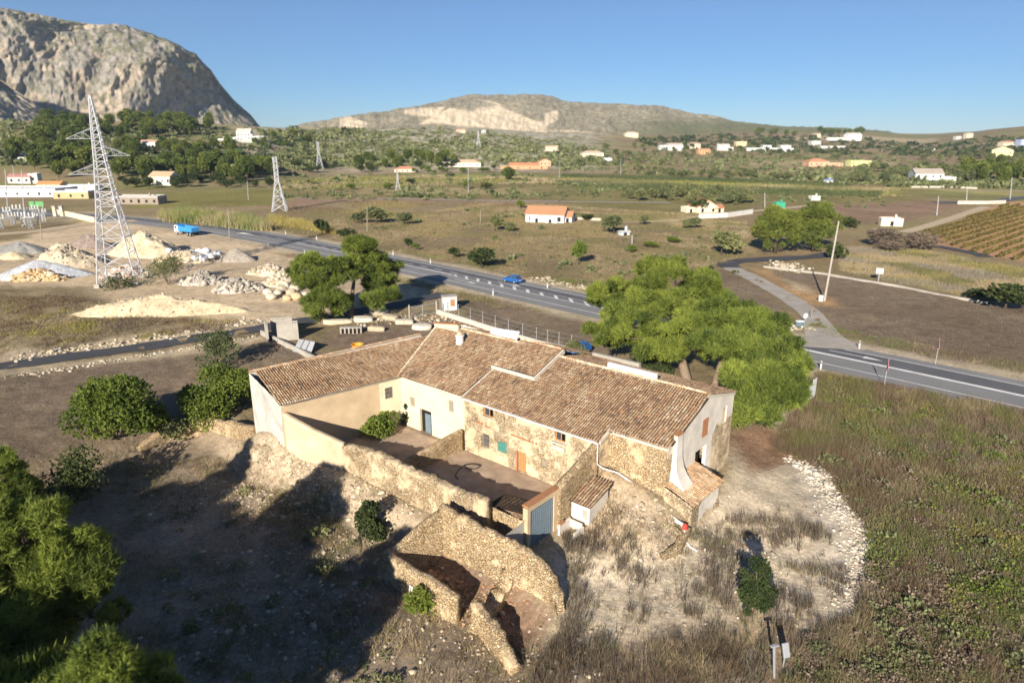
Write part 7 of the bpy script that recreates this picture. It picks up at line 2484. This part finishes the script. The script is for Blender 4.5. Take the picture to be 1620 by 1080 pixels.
growth("green_bramble", [G(a, b_, -.7)[:2] for a, b_ in [(1370, 800), (1500, 820), (1640, 900), (1640, 1100), (1300, 1100), (1270, 1010), (1380, 960)]], 3600, (.4, .8), 5, .05, [GRN, OLV, OLV, GRN], 803, 5.0, lambda x, y: sstep(.46, .60, fbm(x / 5, y / 5, octaves=3, seed=92)), .55, .2, 1.2)
YW = [G(a, b_, -.7)[:2] for a, b_ in [(890, 860), (1000, 850), (1090, 850), (1180, 810), (1290, 800), (1345, 900), (1330, 985), (1230, 1010), (1180, 1200), (830, 1200), (840, 1060), (900, 960)]]
growth("dry_weeds", YW, 3600, (.35, .95), 14, .034, [(.17, .135, .10), (.24, .19, .13), (.20, .18, .11), (.15, .12, .095)], 804, 3.0, lambda x, y: sstep(.47, .55, fbm(x / 2.6, y / 2.6, octaves=4, seed=93)) * .95 + .05, .28, .14)
growth("dry_weeds", YW, 2200, (.12, .35), 8, .034, [STRAW, GREY_, BROWN, OLV], 805, 2.0, lambda x, y: sstep(.40, .6, fbm(x / 3, y / 3, octaves=3, seed=94)), .6, .2)
growth("dry_weeds", [G(a, b_, -.7)[:2] for a, b_ in [(850, 1040), (1060, 1000), (1200, 1030), (1200, 1200), (820, 1200)]], 2600, (.4, .9), 12, .03, [(.2, .155, .11), STRAW, BROWN, GREY_], 806, 2.5, lambda x, y: sstep(.42, .54, fbm(x / 3, y / 3, octaves=4, seed=88)), .35, .16)
growth("dry_weeds", MOUND, 1800, (.2, .5), 9, .03, [BROWN, STRAW, GREY_], 807, 2.0, lambda x, y: sstep(.42, .6, fbm(x / 2.5, y / 2.5, octaves=3, seed=95)) * .9 + .08, .45, .14)
growth("dry_weeds", YW, 5200, (.35, 1.0), 14, .032, [(.16, .125, .085), (.22, .175, .115), (.20, .18, .10), (.13, .105, .08)], 808, 2.0, lambda x, y: np.clip(sstep(6.5, 3.5, x) * .8 + sstep(42, 36, y) * .6, .05, 1) * sstep(.44, .54, fbm(x / 2.1, y / 2.1, octaves=4, seed=87)), .32, .13)
growth("hollow_weeds", HOLLOW, 15000, (.2, .7), 9, .036, [BROWN, STRAW, OLV, STRAW], 809, 4.0, lambda x, y: sstep(.36, .58, fbm(x / 4, y / 4, octaves=3, seed=96)), .5, .18)
growth("hollow_weeds", [W(a, b_)[:2] for a, b_ in [(-16, -13), (-6, -12), (3, -12), (7, -12.5), (6, -19), (-10, -20)]], 3200, (.25, .7), 9, .025, [STRAW, BROWN, STRAW, OLV], 810, 3.0, lambda x, y: sstep(.40, .58, fbm(x / 3, y / 3, octaves=3, seed=97)), .5, .18)
LEFTF = [GT(a, b_)[:2] for a, b_ in [(-100, 470), (130, 470), (260, 505), (420, 508), (380, 520), (200, 540), (-100, 570)]]
growth("scrub_grass", LEFTF, 6500, (.3, .9), 8, .05, [STRAW, BROWN, (.30, .27, .08), PURP], 811, 6.0, lambda x, y: sstep(.36, .55, fbm(x / 6, y / 6, octaves=3, seed=98)) * .95 + .05, .5, .3, .4)
LF2 = PZ((-300, 640), (0, 600), (430, 535), (500, 560), (390, 610), (300, 665), (150, 720), (-200, 790))
growth("stubble", LF2, 9000, (.08, .28), 6, .03, [GREY_, BROWN, STRAW], 812, 5.0, None, .8, .25)
growth("stubble", PZ((480, 530), (700, 480), (940, 500), (960, 560), (900, 590), (560, 560)), 6000, (.08, .35), 6, .03, [GREY_, BROWN, OLV], 813, 5.0, None, .8, .25)
growth("stubble", PZ((1195, 428), (1330, 438), (1560, 482), (1700, 505), (1700, 620), (1500, 578), (1330, 532), (1300, 500)), 14000, (.08, .22), 5, .045, [GREY_, BROWN, (.30, .22, .15)], 814, 8.0, None, .8, .3)
growth("stubble", PZ((1060, 428), (1150, 430), (1240, 488), (1262, 528), (1120, 505)), 3000, (.08, .3), 5, .04, [GREY_, BROWN], 815, 5.0, None, .8, .3)
growth("dry_meadow", PZ((520, 378), (600, 345), (760, 325), (1180, 352), (1195, 400), (1150, 415), (930, 462), (640, 400)), 42000, (.25, .7), 5, .045, [STRAW, (.34, .27, .13), OLV, PURP, (.30, .24, .13)], 816, 12.0, None, .5, .35, 0, True)
growth("dry_meadow", PZ((300, 345), (560, 318), (840, 322), (1180, 345), (1000, 350), (600, 345), (520, 378)), 16000, (.3, .8), 4, .06, [STRAW, OLV, BROWN, (.30, .24, .1)], 817, 18.0, lambda x, y: sstep(.3, .55, fbm(x / 16, y / 16, octaves=3, seed=99)), .5, .5, 0, True)
growth("dry_meadow", PZ((1330, 392), (1450, 395), (1640, 430), (1640, 480), (1560, 476), (1330, 430)), 16000, (.3, .9), 6, .05, [STRAW, (.32, .28, .11), GREY_, OLV], 818, 9.0, None, .45, .35, 0, True)
growth("dry_meadow", PZ((440, 300), (840, 290), (1060, 296), (1420, 312), (1420, 300), (1060, 284), (640, 276), (440, 285)), 16000, (.3, .9), 4, .10, [OLV, (.26, .25, .08), STRAW], 819, 30.0, None, .5, .9, 0, True)
growth("verge_grass", [tuple(ROAD[i] + ROADN[i] * o) for o, idx in ((9.2, range(ridx(1800), ridx(480), 3)), (14.5, range(ridx(480), ridx(1800), -3))) for i in idx], 5000, (.2, .7), 6, .04, [STRAW, OLV, GRN, BROWN], 820, 6.0, None, .5, .3)
growth("verge_grass", [tuple(ROAD[i] - ROADN[i] * o) for o, idx in ((9.0, range(ridx(930), ridx(500), 3)), (13.0, range(ridx(500), ridx(930), -3))) for i in idx], 3000, (.2, .8), 6, .04, [STRAW, BROWN, OLV], 821, 6.0, None, .5, .3)
growth("giant_reeds", [G(a, b_)[:2] for a, b_ in [(262, 351), (330, 357), (400, 365), (430, 366), (400, 350), (300, 340), (255, 342)]], 2600, (2.6, 4.2), 8, .14, [(.30, .30, .10), (.22, .25, .09), (.36, .31, .16)], 822, 10, None, .18, .5)
growth("giant_reeds", [G(a, b_)[:2] for a, b_ in [(410, 352), (500, 366), (530, 372), (520, 360), (430, 345)]], 1500, (1.4, 2.4), 7, .12, [(.38, .31, .10), (.30, .28, .10), (.40, .33, .12)], 823, 10, None, .25, .5)
growth("crop_strips", PZ((1000, 300), (1390, 312), (1395, 304), (1050, 292), (880, 286), (880, 291)), 16000, (.9, 1.5), 5, .32, [(.085, .11, .045), (.12, .14, .06)], 824, 20, lambda x, y: (np.sin((y - .12 * x) * 1.1) > -.35).astype(float), .5, .5)
growth("crop_strips", PZ((890, 281), (1060, 286), (1330, 296), (1330, 291), (1060, 280), (890, 276)), 11000, (1.0, 1.7), 5, .45, [(.08, .105, .045), (.11, .13, .055)], 825, 20, lambda x, y: (np.sin((y - .1 * x) * .8) > -.2).astype(float), .5, .7)


def scrub(name, px_poly, n, size, mat, seed, k=26, leaf=.75):
    """rounded low bushes far off, one mass"""
    g = np.random.default_rng(seed)
    P_ = np.array(px_poly, float)
    q = g.uniform(P_.min(0), P_.max(0), (n * 5, 2))
    q = q[in_poly(q[:, 0], q[:, 1], px_poly)]
    p = GTv(q[:, 0], q[:, 1]) if q[:, 1].max() < 345 else np.array([G(a, b_, -.7 if b_ > 600 else 0) for a, b_ in q[:n * 2]])
    if q[:, 1].max() >= 345: p[:, 2] = height(p[:, 0], p[:, 1])
    ok = (np.hypot(p[:, 0], p[:, 1]) < 1600) & (g.random(len(p)) < .25 + sstep(.40, .62, fbm(p[:, 0] / 45, p[:, 1] / 45, octaves=3, seed=seed)))
    p = p[ok][:n]
    n = len(p)
    s = g.gamma(4, size / 4, n)
    d = unit(g.normal(size=(n * k, 3)) * np.array([1, 1, .8]) + np.array([0, 0, .35]))
    c = np.repeat(p, k, 0) + d * np.repeat(s, k)[:, None] * np.array([1, 1, .75]) * g.uniform(.6, 1, (n * k, 1))
    br = np.repeat(g.random(n), k) * .6 + g.random(n * k) * .4
    V, F, C_ = leaf_faces(c, d, 1.0, .5, 1, g, .5, br, True)
    V = (V.reshape(-1, 4, 3) - c[:, None]) * np.repeat(s, k)[:, None, None] * leaf + c[:, None]
    return tag(link(name, np_mesh(name, V.reshape(-1, 3), F, mat, C_)), kind='stuff')


scrub("hill_scrub", [(330, 285), (480, 225), (560, 203), (700, 205), (830, 215), (950, 235), (980, 262), (820, 262), (560, 266), (400, 272)], 4200, 1.7, M['olive'], 850)
scrub("hill_scrub", [(0, 255), (60, 240), (330, 232), (470, 225), (520, 260), (420, 262), (330, 255), (150, 265)], 900, 2.0, M['dark_leaf'], 851)
scrub("valley_scrub", [(860, 245), (1060, 238), (1330, 248), (1640, 255), (1640, 300), (1400, 296), (1060, 278), (880, 270)], 1500, 1.8, M['olive'], 852)
scrub("valley_scrub", [(980, 222), (1140, 212), (1400, 212), (1640, 216), (1640, 250), (1330, 245), (1060, 236)], 1300, 2.6, M['dark_leaf'], 853)
scrub("valley_scrub", [(440, 275), (840, 278), (1000, 300), (840, 315), (560, 312), (440, 300)], 260, 1.3, M['olive'], 854)
scrub("field_shrubs", [(540, 345), (760, 330), (1180, 352), (1180, 400), (930, 450), (640, 395)], 420, .55, M['olive'], 855)
scrub("field_shrubs", [(900, 455), (1150, 415), (1180, 430), (960, 470)], 60, .5, M['dark_leaf'], 856)
scrub("hill_scrub", [(430, 214), (500, 205), (580, 200), (580, 214), (500, 225), (440, 225)], 500, 2.4, M['olive'], 857)

BR_PX = [(1300, 620), (1640, 690), (1640, 1085), (1240, 1085), (1260, 1015), (1360, 975), (1390, 860), (1320, 745), (1225, 705), (1285, 640)]
scrub("brush_bushes", BR_PX, 900, .46, M['twig'], 860, 170, .15)
scrub("brush_bushes", BR_PX, 700, .46, M['olive'], 861, 130, .20)
scrub("brush_bushes", [(1300, 615), (1420, 640), (1640, 720), (1640, 1000), (1500, 960), (1460, 840), (1480, 760), (1340, 670)], 400, .46, M['fig'], 862, 150, .17)
scrub("hollow_bushes", [(60, 790), (200, 740), (400, 740), (560, 810), (600, 900), (640, 1060), (200, 1060)], 160, .32, M['olive'], 863, 90, .3)
scrub("hill_scrub", [(0, 192), (120, 192), (420, 205), (470, 225), (330, 250), (60, 262), (0, 262)], 1100, 2.2, M['olive'], 858)
scrub("valley_scrub", [(440, 290), (840, 285), (1060, 300), (1400, 312), (1400, 330), (1060, 322), (840, 320), (440, 315)], 420, .9, M['olive'], 859)
# ------------------------------------------------------------------ the air
def build_haze(density, colour):
    me = bpy.data.meshes.new("haze")
    x0, x1, y0, y1, z0, z1 = -4200, 4200, -400, 4300, -60, 700
    v = [(x0, y0, z0), (x1, y0, z0), (x1, y1, z0), (x0, y1, z0), (x0, y0, z1), (x1, y0, z1), (x1, y1, z1), (x0, y1, z1)]
    me.from_pydata(v, [], [(3, 2, 1, 0), (4, 5, 6, 7), (0, 1, 5, 4), (1, 2, 6, 5), (2, 3, 7, 6), (3, 0, 4, 7)])
    m = bpy.data.materials.new("haze")
    m.use_nodes = True
    nt = m.node_tree
    nt.nodes.remove(nt.nodes["Principled BSDF"])
    pv = nt.nodes.new("ShaderNodeVolumePrincipled")
    pv.inputs["Color"].default_value = (*colour, 1)
    pv.inputs["Density"].default_value = density
    pv.inputs["Anisotropy"].default_value = 0.0
    nt.links.new(pv.outputs[0], nt.nodes["Material Output"].inputs["Volume"])
    me.materials.append(m)
    return tag(link("haze", me), kind='stuff')


build_haze(0.000065, (.62, .80, 1.0))
